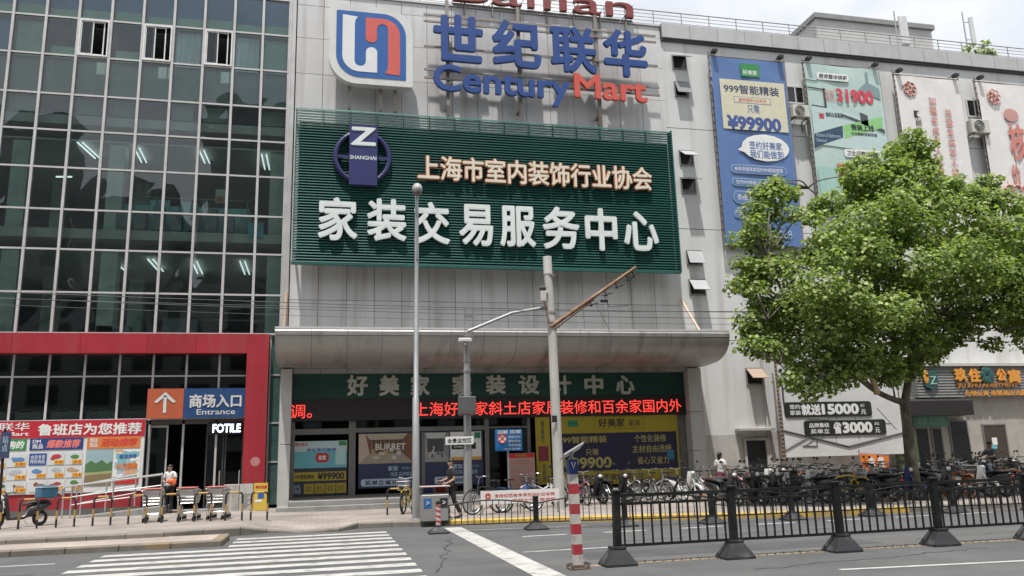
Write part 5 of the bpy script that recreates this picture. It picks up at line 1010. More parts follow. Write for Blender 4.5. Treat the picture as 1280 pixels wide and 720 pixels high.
# cartons, board and poster stand by the red jamb
crt = mat('carton_grey', (.36, .34, .31), .8, var=.2, scale=6, dirt=((.2, .2, .2), .8, 9, (1, 1, 1)))
t = thing('wrapped_carton', 'grey printed carton standing next to the doorway, leftmost of the stacked goods', 'carton', (-3.4, 28.6, .2)); bq = pbox(280, 606, 631, 299, 28.5)
mb = MB(); mb.box(bq[0], bq[1], 28.5, 28.9, .2, bq[3], .015); mb.build('box', crt, t); mb = MB(); mb.box(bq[0] + .2, bq[0] + .26, 28.494, 28.906, .205, bq[3] + .004); mb.build('tape', mat('tape', (.45, .43, .4), .3), t)
t = thing('newspaper_board', 'pale grey board covered in newsprint leaning left of the yellow board', 'board', (-2.9, 28.5, .2)); bq = pbox(300, 605, 630, 316, 28.4)
mb = MB(); mb.box(bq[0], bq[1], 28.4, 28.5, .2, bq[3]); mb.build('board', mat('newsprint', (.45, .44, .42), .8, var=.15, scale=8, dirt=((.12, .12, .12), .8, 16, (1, 1, 1))), t)
mb = MB(); [mb.box(bq[0] + .06, bq[0] + .06 + (bq[1] - bq[0] - .12) * (.6 + .4 * ((k * 7) % 3) / 2), 28.394, 28.399, .28 + k * .055, .30 + k * .055) for k in range(9)]; mb.build('print_lines', mat('newsprint_ink', (.16, .16, .16), .8), t)
t = thing('poster_stand', 'yellow poster board with red heading leaning by the red jamb', 'poster', (-2.3, 28.5, .2)); bq = pbox(317.5, 604, 630, 334.5, 28.4)
mb = MB(); mb.box(bq[0], bq[1], 28.4, 28.46, .2, bq[3]); mb.build('board', flat('stand_yellow', (.58, .42, .06)), t); words('lettering', '特价优惠', sub(bq, .12, .95, .72, .88), 28.399, RED, t, .004, .04); panel('picture', sub(bq, .3, .75, .25, .55), 28.399, BLU, t, .004); panel('white_patch', sub(bq, .12, .6, .08, .2), 28.399, W, t, .004)
# tall street lamp
Lx, Ly = 2.39, 21.85; base = sz(Lx)
t = thing('street_lamp', 'very tall slim grey lamp post with a round lamp head before the green board', 'street lamp', (Lx, Ly, base))
top = P(521, 240, Ly); lt = Vector((top.x, Ly, top.z))
mb = MB(); mb.tube([(Lx, Ly, base), (Lx + .005, Ly, 3.3), (Lx + .01, Ly, 3.32), lt - Vector((0, 0, .1))], [.105, .09, .075, .05], 12); mb.build('pole', galv, t, smooth=True)
mb = MB(); mb.lathe([(.16, 0), (.16, .03), (.11, .05), (.11, .09)], (Lx, Ly, base - .01), 14); mb.build('base_flange', galv, t)
mb = MB(); mb.ell(lt + Vector((0, -.12, .05)), .15, .26, .17, 14, 8, Matrix.Rotation(.35, 3, 'X')); mb.build('lamp_head', mat('lamp_head_grey', (.38, .38, .37), .35), t, smooth='all')
mb = MB(); mb.ell(lt + Vector((0, -.15, -.04)), .13, .22, .12, 14, 8, Matrix.Rotation(.35, 3, 'X')); mb.build('lamp_glass', mat('lamp_glass', (.12, .10, .09), .15), t, smooth='all')
mb = MB(); mb.box(Lx + .03, Lx + .1, Ly - .08, Ly - .02, lt.z - 2.0, lt.z - 1.2); mb.tube([(Lx + .09, Ly, lt.z - 1.3), (Lx + .09, Ly - .02, lt.z - 2.2)], .015, 5); mb.build('control_box', galv, t)
# camera mast
Mx, My = 4.11, 23.8; t = thing('camera_mast', 'grey mast with a small white camera and a slanting arm left of the white pole', 'mast', (Mx, My, .13)); mt = P(583, 424, My)
mb = MB(); mb.tube([(Mx, My, .12), (mt.x, My, mt.z - .9), (mt.x, My, mt.z)], [.13, .105, .09], 12); mb.build('pole', galv, t, smooth=True)
arm0 = P(585, 414, My); arm1 = P(640, 391, My); arm2 = P(682, 384, My); mb = MB(); mb.tube([arm0, arm1, arm2], [.055, .045, .04], 8); mb.build('arm', galv, t, smooth=True)
mb = MB(); c = P(582, 425, My - .2); mb.box(c.x - .22, c.x + .18, My - .28, My - .12, c.z - .055, c.z + .055, .02); cb = mb.build('camera', mat('camera_white', (.62, .62, .60), .4), t); mb = MB(); mb.ell((c.x - .02, My - .2, c.z - .14), .07, .07, .08, 10, 6); mb.tube([(c.x, My - .2, c.z - .05), (c.x, My - .1, c.z - .4)], .025, 6); mb.build('dome', mat('dome_grey', (.25, .25, .25), .3), cb)
for z in (P(583, 452, My).z, P(583, 448, My).z - .4): mb = MB(); mb.lathe([(.13, 0), (.13, .05)], (mt.x, My, z), 12); mb.build('clamp', galv, t)
c = pbox(572, 496, 519, 594, My - .15); mb = MB(); mb.box(c[0], c[1], My - .32, My - .13, c[2], c[3], .02); mb.build('control_box', mat('box_dark_grey', (.10, .10, .10), .5), t)
bq = pbox(557, 546, 556, 592, My - .2); st = panel('name_plate', (bq[0], bq[1], bq[2], bq[3]), My - .15, W, t, .02); words('plate_text', '全景监控区', sub(bq, .06, .94, .2, .8), My - .1705, BK, st, .004, .02)
tr0 = P(583, 385, My + .1); mb = MB()
for s in (-1, 1): mb.tube([(mt.x + .08 + s * .13, My, mt.z - .05), (mt.x + .08 + s * .11, My, tr0.z)], .012, 4)
for k in range(5): z = mt.z + (tr0.z - mt.z) * (k + .5) / 5; mb.tube([(mt.x - .05, My, z), (mt.x + .21, My, z)], .01, 4)
for k in range(3): z = mt.z + (tr0.z - mt.z) * k / 5; mb.tube([(mt.x - .05, My, z), (mt.x + .21, My, z + .15)], .008, 4)
mb.box(mt.x - .06, mt.x + .22, My - .02, My + .02, tr0.z - .3, tr0.z - .24); mb.build('lattice', mat('lattice_grey', (.22, .22, .22), .5, .4), t)
# concrete pole with a rusty bracket for the wires
Cx, Cy = 6.77, 23.85; t = thing('utility_pole', 'thick pale concrete pole with a long rusty slanting bracket', 'pole', (Cx, Cy, .13)); ct = P(684, 321, Cy); cm = P(690, 408, Cy)
mb = MB(); mb.tube([(Cx + .12, Cy, .1), cm, (ct.x, Cy, ct.z - .55)], [.165, .135, .125], 14); mb.build('shaft', mat('pole_concrete', (.46, .45, .42), .75, var=.12, scale=2, dirt=((.3, .28, .25), .6, 2, (1, 1, .3))), t, smooth=True)
mb = MB(); mb.tube([(ct.x + .005, Cy, ct.z - .57), (ct.x, Cy, ct.z)], .14, 14); mb.build('top_sleeve', mat('sleeve_white', (.58, .57, .54), .6), t, smooth=True)
rust = mat('rusty_steel', (.24, .14, .085), .75, .2, var=.3, scale=3, dirt=((.42, .36, .28), .8, 3, (1, 1, 1))); a0 = P(688, 409, Cy - .1); a1 = P(795, 334, Cy - .6); mb = MB(); mb.tube([a0, a1], [.07, .05], 8); mb.tube([a0 + Vector((.1, 0, -.1)), a0.lerp(a1, .5) + Vector((0, 0, -.09))], .022, 6); mb.build('bracket_arm', rust, t, smooth=True)
mb = MB(); 
for u in (.45, .62, .75, .88, .95):
    q = a0.lerp(a1, u); mb.tube([q, q + Vector((.05, 0, -.16))], .02, 5); mb.ell(q + Vector((.05, 0, -.18)), .05, .05, .035, 8, 5); mb.tube([q + Vector((-.1, 0, -.2)), q + Vector((.28, 0, -.10))], .014, 5)
q = a0.lerp(a1, .62); mb.tube([q + Vector((0, 0, -.2)), q + Vector((.15, 0, -.55)), q + Vector((.45, 0, -.52)), q + Vector((.8, 0, -.5))], .012, 4); mb.box(q.x - .12, q.x + .1, q.y - .05, q.y + .05, q.z - .40, q.z - .33); mb.build('insulators', blk, t)
mb = MB(); c = P(679, 366, Cy - .2); mb.tube([c + Vector((-.05, 0, .1)), c + Vector((.15, .1, 0))], .05, 8); mb.box(c.x - .10, c.x + .08, Cy - .3, Cy - .14, c.z - .28, c.z + .05, .02); lt_ = mb.build('camera', mat('camera_pale', (.48, .46, .42), .4), t); mb = MB(); mb.ell(c + Vector((-.02, -.02, .14)), .12, .1, .09, 10, 6); mb.build('cover', mat('cover_dark', (.06, .06, .06), .4), lt_); mb = MB(); mb.tube([c + Vector((.02, 0, -.25)), P(687, 405, Cy - .17)], .03, 6); mb.build('conduit', rust, lt_)
for zy in (404, 345, 392): mb = MB(); z = P(688, zy, Cy).z; mb.lathe([(.155, 0), (.155, .04)], (Cx + .05 + (cm.x - Cx) * .5, Cy, z), 14); mb.build('band', galv, t)
bq = pbox(691, 522, 528, 695, Cy - .2); mb = MB(); mb.box(bq[0] - .03, bq[1] + .03, Cy - .22, Cy - .205, bq[2], bq[3] + .06); mb.build('number_plate', BK, t)
# overhead wires
wm = mat('wire_black', (.03, .03, .03), .6)
for k, (y0, y1, Yw, r, lb) in enumerate(((364, 389, 23.8, .011, 'topmost thin black overhead wire crossing the facade'), (371.5, 397, 23.9, .010, 'second thin black overhead wire crossing the facade'), (380, 404, 24.0, .007, 'third and lowest thin black overhead wire left of the concrete pole'), (372, 384, 22.6, .008, 'thin black wire ending high in the big tree'))):
    a = P(-30, y0, Yw); b = P(1310, y1, Yw); mb = MB(); mb.tube([a.lerp(b, u) + Vector((0, 0, -.25 * math.sin(math.pi * u))) for u in np.linspace(0, 1, 15)], r, 5); tag(mb.build('overhead_wire', wm), lb, 'wire')
a = P(740, 371, 23.4); b = P(762, 413, 27.0); mb = MB(); mb.tube([a, b], .012, 5); tag(mb.build('stay_wire', mat('wire_pale', (.4, .4, .4), .5)), 'pale stay wire dropping from the rusty bracket to the canopy', 'wire')
a = P(851, 374, 29.9); b = P(876, 416, 28.5); mb = MB(); mb.tube([a, b], .05, 8); tag(mb.build('leaning_pole', mat('pole_salmon', (.62, .45, .32), .6, var=.1)), 'pale salmon coloured pole leaning from canopy to plastered wall', 'pole')
a = P(358, 365, 29.8); b = P(355, 412, 29.8); mb = MB(); mb.tube([a, b], .05, 8); tag(mb.build('salmon_pipe', mat('pole_salmon', (.62, .45, .32))), 'salmon coloured vertical pipe above the left canopy end', 'pipe')
# twin litter bin
t = thing('litter_bin', 'grey metal twin litter bin with canopy top beside the tall lamp post', 'litter bin', (2.7, 21.1, .13)); g0 = P(527, 652, 21.0).x; g1 = P(562, 650, 21.0).x; bz_ = .13
bm_ = mat('bin_grey', (.30, .295, .285), .45, .3, dirt=((.2, .19, .18), .5, 3, (1, 1, 1)))
mb = MB(); mb.box(g0, g1, 21.0, 21.4, bz_, bz_ + .66, .02); mb.build('body', bm_, t)
mb = MB(); mb.box(g0 + .01, g1 - .01, 21.02, 21.38, bz_ + .66, bz_ + .69); [mb.box(x - .015, x + .015, 21.04, 21.36, bz_ + .69, bz_ + .84) for x in (g0 + .03, (g0 + g1) / 2, g1 - .03)]; mb.build('opening_frame', mat('bin_frame', (.1, .1, .1), .5), t)
mb = MB(); mb.box(g0 - .02, g1 + .03, 20.97, 21.43, bz_ + .84, bz_ + .875, .012); mb.build('roof', mat('bin_roof_red', (.42, .30, .28), .5), t)
for u, m in ((.22, BLU), (.8, BK)):
    x = g0 + (g1 - g0) * u; sm = panel('recycling_label', (x - .1, x + .1, bz_ + .33, bz_ + .57), 20.999, m, t, .004); mb = MB(); mb.torus((x, 20.992, bz_ + .46), .045, .012, 'y', 3, 4); mb.build('recycling_mark', W, sm)
for u, m in ((.28, BLU), (.74, RED)): x = g0 + (g1 - g0) * u; mb = MB(); mb.box(x - .12, x + .12, 21.2, 21.23, bz_ + .70, bz_ + .82); mb.build('inner_panel', m, t)
# street name sign at the left edge
t = thing('street_sign', 'slim dark pole with a small blue plate at the far left edge', 'sign', (-8.1, 23.2, .2)); a = P(4, 560, 23.2); mb = MB(); mb.tube([(a.x + .05, 23.2, .2), (a.x, 23.2, P(6, 536, 23.2).z)], .035, 8); mb.build('pole', blk, t)
bq = pbox(1, 540, 573, 12, 23.1); pl_ = panel('plate', bq, 23.15, mat('plate_slate', (.05, .07, .13), .4), t, .02); words('plate_text', '站\n点', sub(bq, .2, .8, .25, .85), 23.129, LBL, pl_, .004, .01)
# rooftop antennas and shrub
for (px, y0, y1, wd, lb) in ((1124, 19, 62, 12, 'wide white panel antenna on the roof in front of the plant room'), (1209, 20, 62, 6, 'slim white panel antenna on the roof right of the plant room')):
    a = P(px, y0, 32); b = P(px, y1, 32); t = thing('roof_antenna', lb, 'antenna', (a.x, 32, 19.6)); mb = MB(); mb.tube([(a.x - .3, 32, 19.6), (a.x - .3, 32, a.z + .2)], .035, 6); [mb.tube([(a.x - .3 + math.cos(q) * .6, 32 + math.sin(q) * .6, 19.6), (a.x - .3, 32, 20.6)], .025, 5) for q in (0, 2, 4)]; mb.build('mast', galv, t)
    mb = MB(); w = wd / 26 / 2; mb.box(a.x - w + .05, a.x + w + .05, 31.8, 31.98, a.z - 1.75, a.z - .1, .04); mb.build('panel', mat('antenna_white', (.6, .6, .6), .5), t)
    mb = MB(); [mb.tube([(a.x - .3, 32, z), (a.x + .1, 31.95, z)], .02, 5) for z in (a.z - .4, a.z - 1.4)]; mb.build('clamp', galv, t)

# ================================================================ bicycles and scooters
tyre = mat('tyre_black', (.022, .022, .022), .8); chrome = mat('chrome_dull', (.5, .5, .5), .25, .85); seat_b = mat('saddle_black', (.03, .028, .028), .6)
def wheel(t, x, R_, rimm, spokes=14, w=.02):
    mb = MB(); mb.torus((x, 0, R_), R_ - w, w, 'y', 26, 6); wh = mb.build('wheel', tyre, t, smooth=True)
    mb = MB(); mb.torus((x, 0, R_), R_ - 2 * w - .008, .016, 'y', 26, 4); mb.build('rim', rimm, wh)
    mb = MB(); mb.lathe([(.03, -.05), (.03, .05)], (x, 0, R_), 10, 'y')
    for k in range(spokes): a = 2 * math.pi * k / spokes; mb.tube([(x, .02 * (-1) ** k, R_), (x + (R_ - 2 * w) * math.cos(a), 0, R_ + (R_ - 2 * w) * math.sin(a))], .0035, 3)
    mb.build('spokes', chrome, wh); return wh
def make_bike(fcol, rcol, basket=True, frame_kind=0):
    t = thing('bicycle', 'x', 'bicycle', (0, 0, 0), 'bicycles parked along the pavement'); R_ = .33
    fm = mat('bike_%s' % fcol[0], fcol[1], .38, .1, objrand=.15); rm = mat('rim_%s' % rcol[0], rcol[1], .4, .2)
    wheel(t, -.52, R_, rm); wheel(t, .53, R_, rm)
    mb = MB(); bb = (-.06, 0, .30); st = (-.18, 0, .72); hd = (.33, 0, .82); hl = (.36, 0, .70)
    mb.tube([bb, st], .02, 7); mb.tube([(-.155, 0, .62) if frame_kind else (-.165, 0, .68), (.0, 0, .55) if frame_kind else (.2, 0, .75), hl], .024, 7); mb.tube([bb, (.15, 0, .40), hl], .026, 7); mb.tube([hd, hl], .028, 7)
    for s in (-1, 1): mb.tube([bb, (-.52, .06 * s, R_)], .012, 5); mb.tube([(-.17, 0, .66), (-.52, .06 * s, R_)], .01, 5); mb.tube([hl, (.40, .06 * s, .62), (.53, .06 * s, R_)], .014, 5)
    mb.build('frame', fm, t, smooth=True)
    mb = MB(); mb.torus((-.52, 0, R_), R_ + .03, .02, 'y', 12, 5, .5, 2.6); mb.build('mudguard', fm, t, smooth=True); mb = MB(); mb.torus((.53, 0, R_), R_ + .03, .018, 'y', 10, 5, .9, 2.5); mb.build('mudguard', fm, t, smooth=True)
    mb = MB(); mb.tube([st, (-.2, 0, .86)], .014, 6); mb.loft([[(-.34, -.09, .88), (-.34, .09, .88), (-.34, .09, .92), (-.34, -.09, .92)], [(-.2, -.07, .88), (-.2, .07, .88), (-.2, .07, .93), (-.2, -.07, .93)], [(-.05, -.022, .88), (-.05, .022, .88), (-.05, .022, .92), (-.05, -.022, .92)]]); mb.build('saddle', seat_b, t, smooth=True)
    mb = MB(); mb.tube([hd, (.30, 0, 1.0)], .014, 6); mb.tube([(.16, -.28, 1.02), (.29, -.2, 1.04), (.30, 0, 1.0), (.29, .2, 1.04), (.16, .28, 1.02)], .012, 6); hb = mb.build('handlebar', chrome, t, smooth=True)
    for s in (-1, 1): mb = MB(); mb.tube([(.14, s * .285, 1.02), (.24, s * .24, 1.03)], .018, 6); mb.build('grip', seat_b, hb)
    if basket:
        mb = MB(); q = [(.40, -.16, .68), (.40, .16, .68), (.62, .14, .68), (.62, -.14, .68)]; p = [(.38, -.19, .93), (.38, .19, .93), (.70, .17, .93), (.70, -.17, .93)]
        for R2 in (q, p, [tuple((a + b) / 2 for a, b in zip(u, v)) for u, v in zip(q, p)]): mb.tube(R2 + [R2[0]], .008, 4)
        for i in range(4):
            for u in np.linspace(0, 1, 6)[:-1]: mb.tube([Vector(q[i]).lerp(Vector(q[(i + 1) % 4]), u), Vector(p[i]).lerp(Vector(p[(i + 1) % 4]), u)], .004, 3)
        mb.box(.40, .62, -.14, .14, .675, .682); mb.build('basket', seat_b if frame_kind else chrome, t)
    mb = MB(); mb.lathe([(.085, .045), (.085, .052)], bb, 14, 'y'); mb.tube([(-.06, .06, .30), (.06, .07, .18)], .01, 5); mb.tube([(-.06, -.06, .30), (-.18, -.07, .42)], .01, 5); mb.box(.02, .10, .07, .16, .165, .19); mb.box(-.22, -.14, -.16, -.07, .41, .435); mb.build('crank', chrome, t)
    mb = MB(); mb.tube([(-.45, .05, .30), (-.50, .2, .01)], .008, 5); mb.build('kickstand', chrome, t); return t
def make_scooter(col, seatm, shield=False):
    t = thing('scooter', 'x', 'scooter', (0, 0, 0), 'scooters parked along the pavement'); R_ = .23
    bm = mat('scooter_%s' % col[0], col[1], .25, 0, objrand=.12); bkp = mat('scooter_plastic', (.03, .03, .032), .55)
    for x in (-.62, .62): wheel(t, x, R_, chrome, 8, .045)
    def ring(x, w, z0, z1, n=10): return [(x, w * math.cos(2 * math.pi * k / n), (z0 + z1) / 2 + (z1 - z0) / 2 * math.sin(2 * math.pi * k / n)) for k in range(n)]
    mb = MB(); mb.loft([ring(-.92, .04, .62, .68), ring(-.8, .13, .48, .72), ring(-.5, .17, .34, .70), ring(-.22, .15, .26, .62), ring(-.12, .14, .22, .36), ring(.25, .14, .22, .30), ring(.32, .12, .22, .34)]); mb.build('body', bm, t, smooth='all')
    mb = MB(); mb.loft([[(.30, -.15, .26), (.30, .15, .26), (.36, .15, .26), (.36, -.15, .26)], [(.34, -.19, .5), (.34, .19, .5), (.44, .13, .5), (.44, -.13, .5)], [(.40, -.17, .78), (.40, .17, .78), (.50, .10, .78), (.50, -.10, .78)], [(.38, -.12, .92), (.38, .12, .92), (.48, .09, .92), (.48, -.09, .92)]]); mb.build('front_shield', bm, t, smooth=True)
    mb = MB(); mb.loft([ring(-.86, .10, .70, .76), ring(-.5, .14, .68, .78), ring(-.2, .13, .64, .74), ring(-.1, .08, .62, .68)]); mb.build('seat', seatm, t, smooth='all')
    mb = MB(); mb.torus((.62, 0, R_), R_ + .03, .05, 'y', 10, 6, .4, 2.6); mb.tube([(.42, 0, .80), (.55, .0, .5), (.62, .07, R_)], .03, 6); mb.tube([(.55, 0, .5), (.62, -.07, R_)], .03, 6); mb.build('front_mudguard', bm, t, smooth=True)
    mb = MB(); mb.tube([(.42, 0, .88), (.40, 0, 1.0)], .03, 6); mb.tube([(.26, -.32, 1.03), (.38, -.2, 1.04), (.40, 0, 1.0), (.38, .2, 1.04), (.26, .32, 1.03)], .016, 6); hb = mb.build('handlebar', bkp, t, smooth=True)
    for s in (-1, 1): mb = MB(); mb.tube([(.33, s * .25, 1.03), (.36, s * .32, 1.2)], .007, 4); mb.ell((.36, s * .34, 1.23), .015, .06, .04, 8, 5); mb.build('mirror', bkp, hb)
    mb = MB(); mb.ell((.50, 0, .86), .05, .08, .06, 10, 6); mb.build('headlight', mat('lens_pale', (.6, .6, .58), .15), t, smooth='all')
    mb = MB(); mb.ell((-.92, 0, .60), .03, .07, .03, 8, 5); mb.build('tail_light', mat('lens_red', (.4, .03, .03), .2), t)
    mb = MB(); mb.tube([(-.75, .1, .74), (-.95, .08, .80), (-.95, -.08, .80), (-.75, -.1, .74)], .012, 5); mb.build('grab_rail', chrome, t); mb = MB(); mb.tube([(-.1, .14, .22), (-.2, .22, .02)], .012, 5); mb.build('kickstand', chrome, t)
    return t
def top_box(t, m, name='delivery_box'):
    mb = MB(); mb.box(-1.0, -.5, -.23, .23, .82, 1.2, .03); b = mb.build(name, m, t); mb = MB(); mb.box(-1.01, -.49, -.24, .24, 1.14, 1.16); mb.build('lid_band', W, b); return b
BK_ = [('orange_silver', ('orange', (.60, .17, .02)), ('orange', (.62, .19, .02)), True, 0, 'orange shared bicycle with orange rims'),
       ('yellow', ('yellow', (.62, .42, .03)), ('black', (.03, .03, .03)), True, 0, 'yellow shared bicycle with black rims'),
       ('blue', ('blue', (.03, .09, .26)), ('pale', (.5, .5, .5)), True, 1, 'blue shared bicycle with pale rims'),
       ('white', ('white', (.62, .62, .62)), ('pale', (.5, .5, .5)), True, 1, 'white bicycle with a black basket'),
       ('black', ('black', (.025, .025, .028)), ('silver', (.42, .42, .42)), False, 0, 'black bicycle without a basket'),
       ('pink', ('pink', (.60, .24, .34)), ('pale', (.5, .5, .5)), True, 1, 'pink bicycle with a black basket')]
SC_ = [('white_scooter', ('white', (.60, .60, .58)), 'white electric scooter with a black seat'), ('black_scooter', ('black', (.02, .02, .022)), 'black electric scooter with a black seat'), ('red_scooter', ('red', (.42, .03, .04)), 'red electric scooter with a black seat'), ('navy_scooter', ('navy', (.02, .03, .10)), 'dark blue electric scooter with a black seat')]
protos = {}; 
plan = []      # (x, y, rot, kind)
rg = np.random.default_rng(21)
bk_names = [b[0] for b in BK_]; sc_names = [s[0] for s in SC_]
x = 7.35
while x < 17.6:
    k = rg.choice(['orange_silver', 'yellow', 'blue', 'white', 'black', 'pink', 'white_scooter', 'black_scooter'], p=[.09, .07, .04, .16, .20, .10, .16, .18]); plan.append((x, 25.3 + rg.normal(0, .12), math.radians(-90 + rg.normal(12, 9)), k)); x += (.44 if 'scooter' not in k else .62) + rg.uniform(0, .08)
x = 11.3
while x < 22.6:
    k = rg.choice(['orange_silver', 'yellow', 'blue', 'white', 'black', 'white_scooter', 'black_scooter', 'red_scooter', 'navy_scooter'], p=[.05, .04, .06, .08, .24, .10, .25, .06, .12]); yk = float(np.interp(x, [9, 15.5, 24], [20.8, 19.7, 18.8])) + 1.35
    if abs(x - 17.0) > .35: plan.append((x, yk + rg.normal(0, .12), math.radians((90 if rg.random() < .4 else -90) + rg.normal(14, 10)), k))
    x += (.38 if 'scooter' not in k else .56) + rg.uniform(0, .1)
x = 18.0
while x < 27.5:
    k = rg.choice(['yellow', 'blue', 'white', 'black', 'white_scooter', 'black_scooter', 'red_scooter', 'navy_scooter'], p=[.05, .05, .10, .25, .13, .25, .05, .12]); plan.append((x, 25.2 + rg.normal(0, .15), math.radians(-90 + rg.normal(14, 10)), k)); x += (.52 if 'scooter' not in k else .68) + rg.uniform(0, .1)
x = 12.6
while x < 25.5:
    k = rg.choice(['white', 'black', 'white_scooter', 'black_scooter', 'red_scooter', 'navy_scooter', 'orange_silver'], p=[.10, .25, .14, .28, .06, .12, .05]); plan.append((x, 22.9 + rg.normal(0, .15), math.radians(-90 + rg.normal(14, 10)), k)); x += (.45 if 'scooter' not in k else .62) + rg.uniform(0, .12)
plan += [(2.50, 24.9, math.radians(248), 'yellow'), (4.55, 22.9, math.radians(200), 'black'), (6.6, 24.6, math.radians(190), 'white'), (5.4, 23.1, math.radians(8), 'blue')]
special = {len(plan) - 4: 'yellow shared bicycle standing half hidden behind the tall lamp post', len(plan) - 3: 'black bicycle leaning at the camera mast left of the white banner', len(plan) - 2: 'white bicycle standing behind the white banner', len(plan) - 1: 'blue shared bicycle parked directly behind the white banner'}
plan_px = sorted(range(len(plan)), key=lambda i: plan[i][0] / plan[i][1])
desc = {b[0]: b[5] for b in BK_}; desc.update({s[0]: s[2] for s in SC_}); cnt = {}
for i in plan_px:
    x, y, r, k = plan[i]
    row = 'kerb row' if y < 22.2 else ('middle row' if y < 24 else 'building row')
    if i in special: lb = special[i]
    else: cnt[(k, row)] = cnt.get((k, row), 0) + 1; lb = '%s, %s such from left, %s' % (desc[k], ORD[cnt[(k, row)]], row)
    if k not in protos:
        if 'scooter' in k: s = SC_[sc_names.index(k)]; protos[k] = make_scooter(s[1], seat_b)
        else: b = BK_[bk_names.index(k)]; protos[k] = make_bike(b[1], b[2], b[3], b[4])
        o = protos[k]; o.location = (x, y, sz(x) + .002); o.rotation_euler = (0, 0, r); o['label'] = lb
    else: copy_tree(protos[k], (x, y, sz(x) + .002), r, lb)
# delivery scooter at the far left
t = make_scooter(('charcoal', (.035, .03, .032)), seat_b); t['label'] = 'dark delivery scooter with white front and a blue box at the far left'; del t['group']
bx_ = top_box(t, mat('box_blue', (.03, .12, .20), .5, dirt=((.1, .2, .28), .5, 3, (1, 1, 1)))); mb = MB(); put(mb, '外卖', -.92, -.58, .90, 1.10, -.231, .005, .02); mb.build('box_lettering', LBL, bx_)
mb = MB(); mb.loft([[(.50, -.16, .45), (.50, .16, .45), (.54, .12, .45), (.54, -.12, .45)], [(.50, -.14, .8), (.50, .14, .8), (.56, .08, .8), (.56, -.08, .8)]]); mb.ell((.56, 0, .88), .06, .13, .10, 10, 6); mb.box(.48, .55, -.17, .17, .60, .66); mb.build('white_apron', mat('scooter_white', (.6, .6, .58), .25), t, smooth=True)
t.location = (-7.85, 24.5, .222); t.scale = (.88, .88, .88); t.rotation_euler = (0, 0, math.radians(222))

# ================================================================ people
def skin_mesh(joints, edges, root, pad=0.0, sub=2):
    """one continuous tapering surface grown round a skeleton"""
    names = [n for n in joints if any(n in e for e in edges)]; idx = {n: i for i, n in enumerate(names)}
    me = bpy.data.meshes.new('skeleton'); me.from_pydata([joints[n][0] for n in names], [(idx[a], idx[b]) for a, b in edges], []); o = bpy.data.objects.new('skeleton', me); C.objects.link(o)
    m = o.modifiers.new('skin', 'SKIN'); m.use_smooth_shade = True; s = o.modifiers.new('sub', 'SUBSURF'); s.levels = sub; s.render_levels = sub
    for n, i in idx.items():
        d = me.skin_vertices[0].data[i]; rr = joints[n][1]; rr = rr if isinstance(rr, tuple) else (rr, rr); d.radius = (rr[0] + pad, rr[1] + pad); d.use_root = (n == root)
    dg = bpy.context.evaluated_depsgraph_get(); ev = o.evaluated_get(dg).to_mesh(); v = [tuple(q.co) for q in ev.vertices]; f = [tuple(p.vertices) for p in ev.polygons]
    bpy.data.objects.remove(o); bpy.data.meshes.remove(me); return v, f
ST = {'pelvis': ((0, 0, .95), (.15, .105)), 'waist': ((0, 0, 1.08), (.125, .09)), 'chest': ((0, .01, 1.28), (.155, .105)), 'collar': ((0, .01, 1.43), (.085, .065)), 'neck': ((0, 0, 1.49), .05), 'jaw': ((0, -.02, 1.555), .07), 'head': ((0, -.01, 1.61), (.078, .095)), 'crown': ((0, .0, 1.67), .07)}
for s, n in ((-1, 'r'), (1, 'l')):
    ST.update({n + 'hip': ((s * .085, 0, .88), .088), n + 'knee': ((s * .095, -.01, .50), .058), n + 'calf': ((s * .097, .01, .36), .056), n + 'ankle': ((s * .1, .02, .09), .036), n + 'heel': ((s * .1, .02, .045), .036), n + 'toe': ((s * .11, -.15, .03), .03),
               n + 'sho': ((s * .175, .01, 1.40), .056), n + 'elb': ((s * .225, .02, 1.13), .040), n + 'wri': ((s * .235, -.04, .90), .026), n + 'palm': ((s * .235, -.06, .84), (.034, .018))})
SPINE = [('pelvis', 'waist'), ('waist', 'chest'), ('chest', 'collar')]; HEAD = [('collar', 'neck'), ('neck', 'jaw'), ('jaw', 'head'), ('head', 'crown')]
def limbs(p): return [('pelvis', p + 'hip'), (p + 'hip', p + 'knee'), (p + 'knee', p + 'calf'), (p + 'calf', p + 'ankle'), (p + 'ankle', p + 'heel'), (p + 'heel', p + 'toe')], [('collar', p + 'sho'), (p + 'sho', p + 'elb'), (p + 'elb', p + 'wri'), (p + 'wri', p + 'palm')]
skin_m = mat('skin', (.42, .25, .17), .55, var=.05)
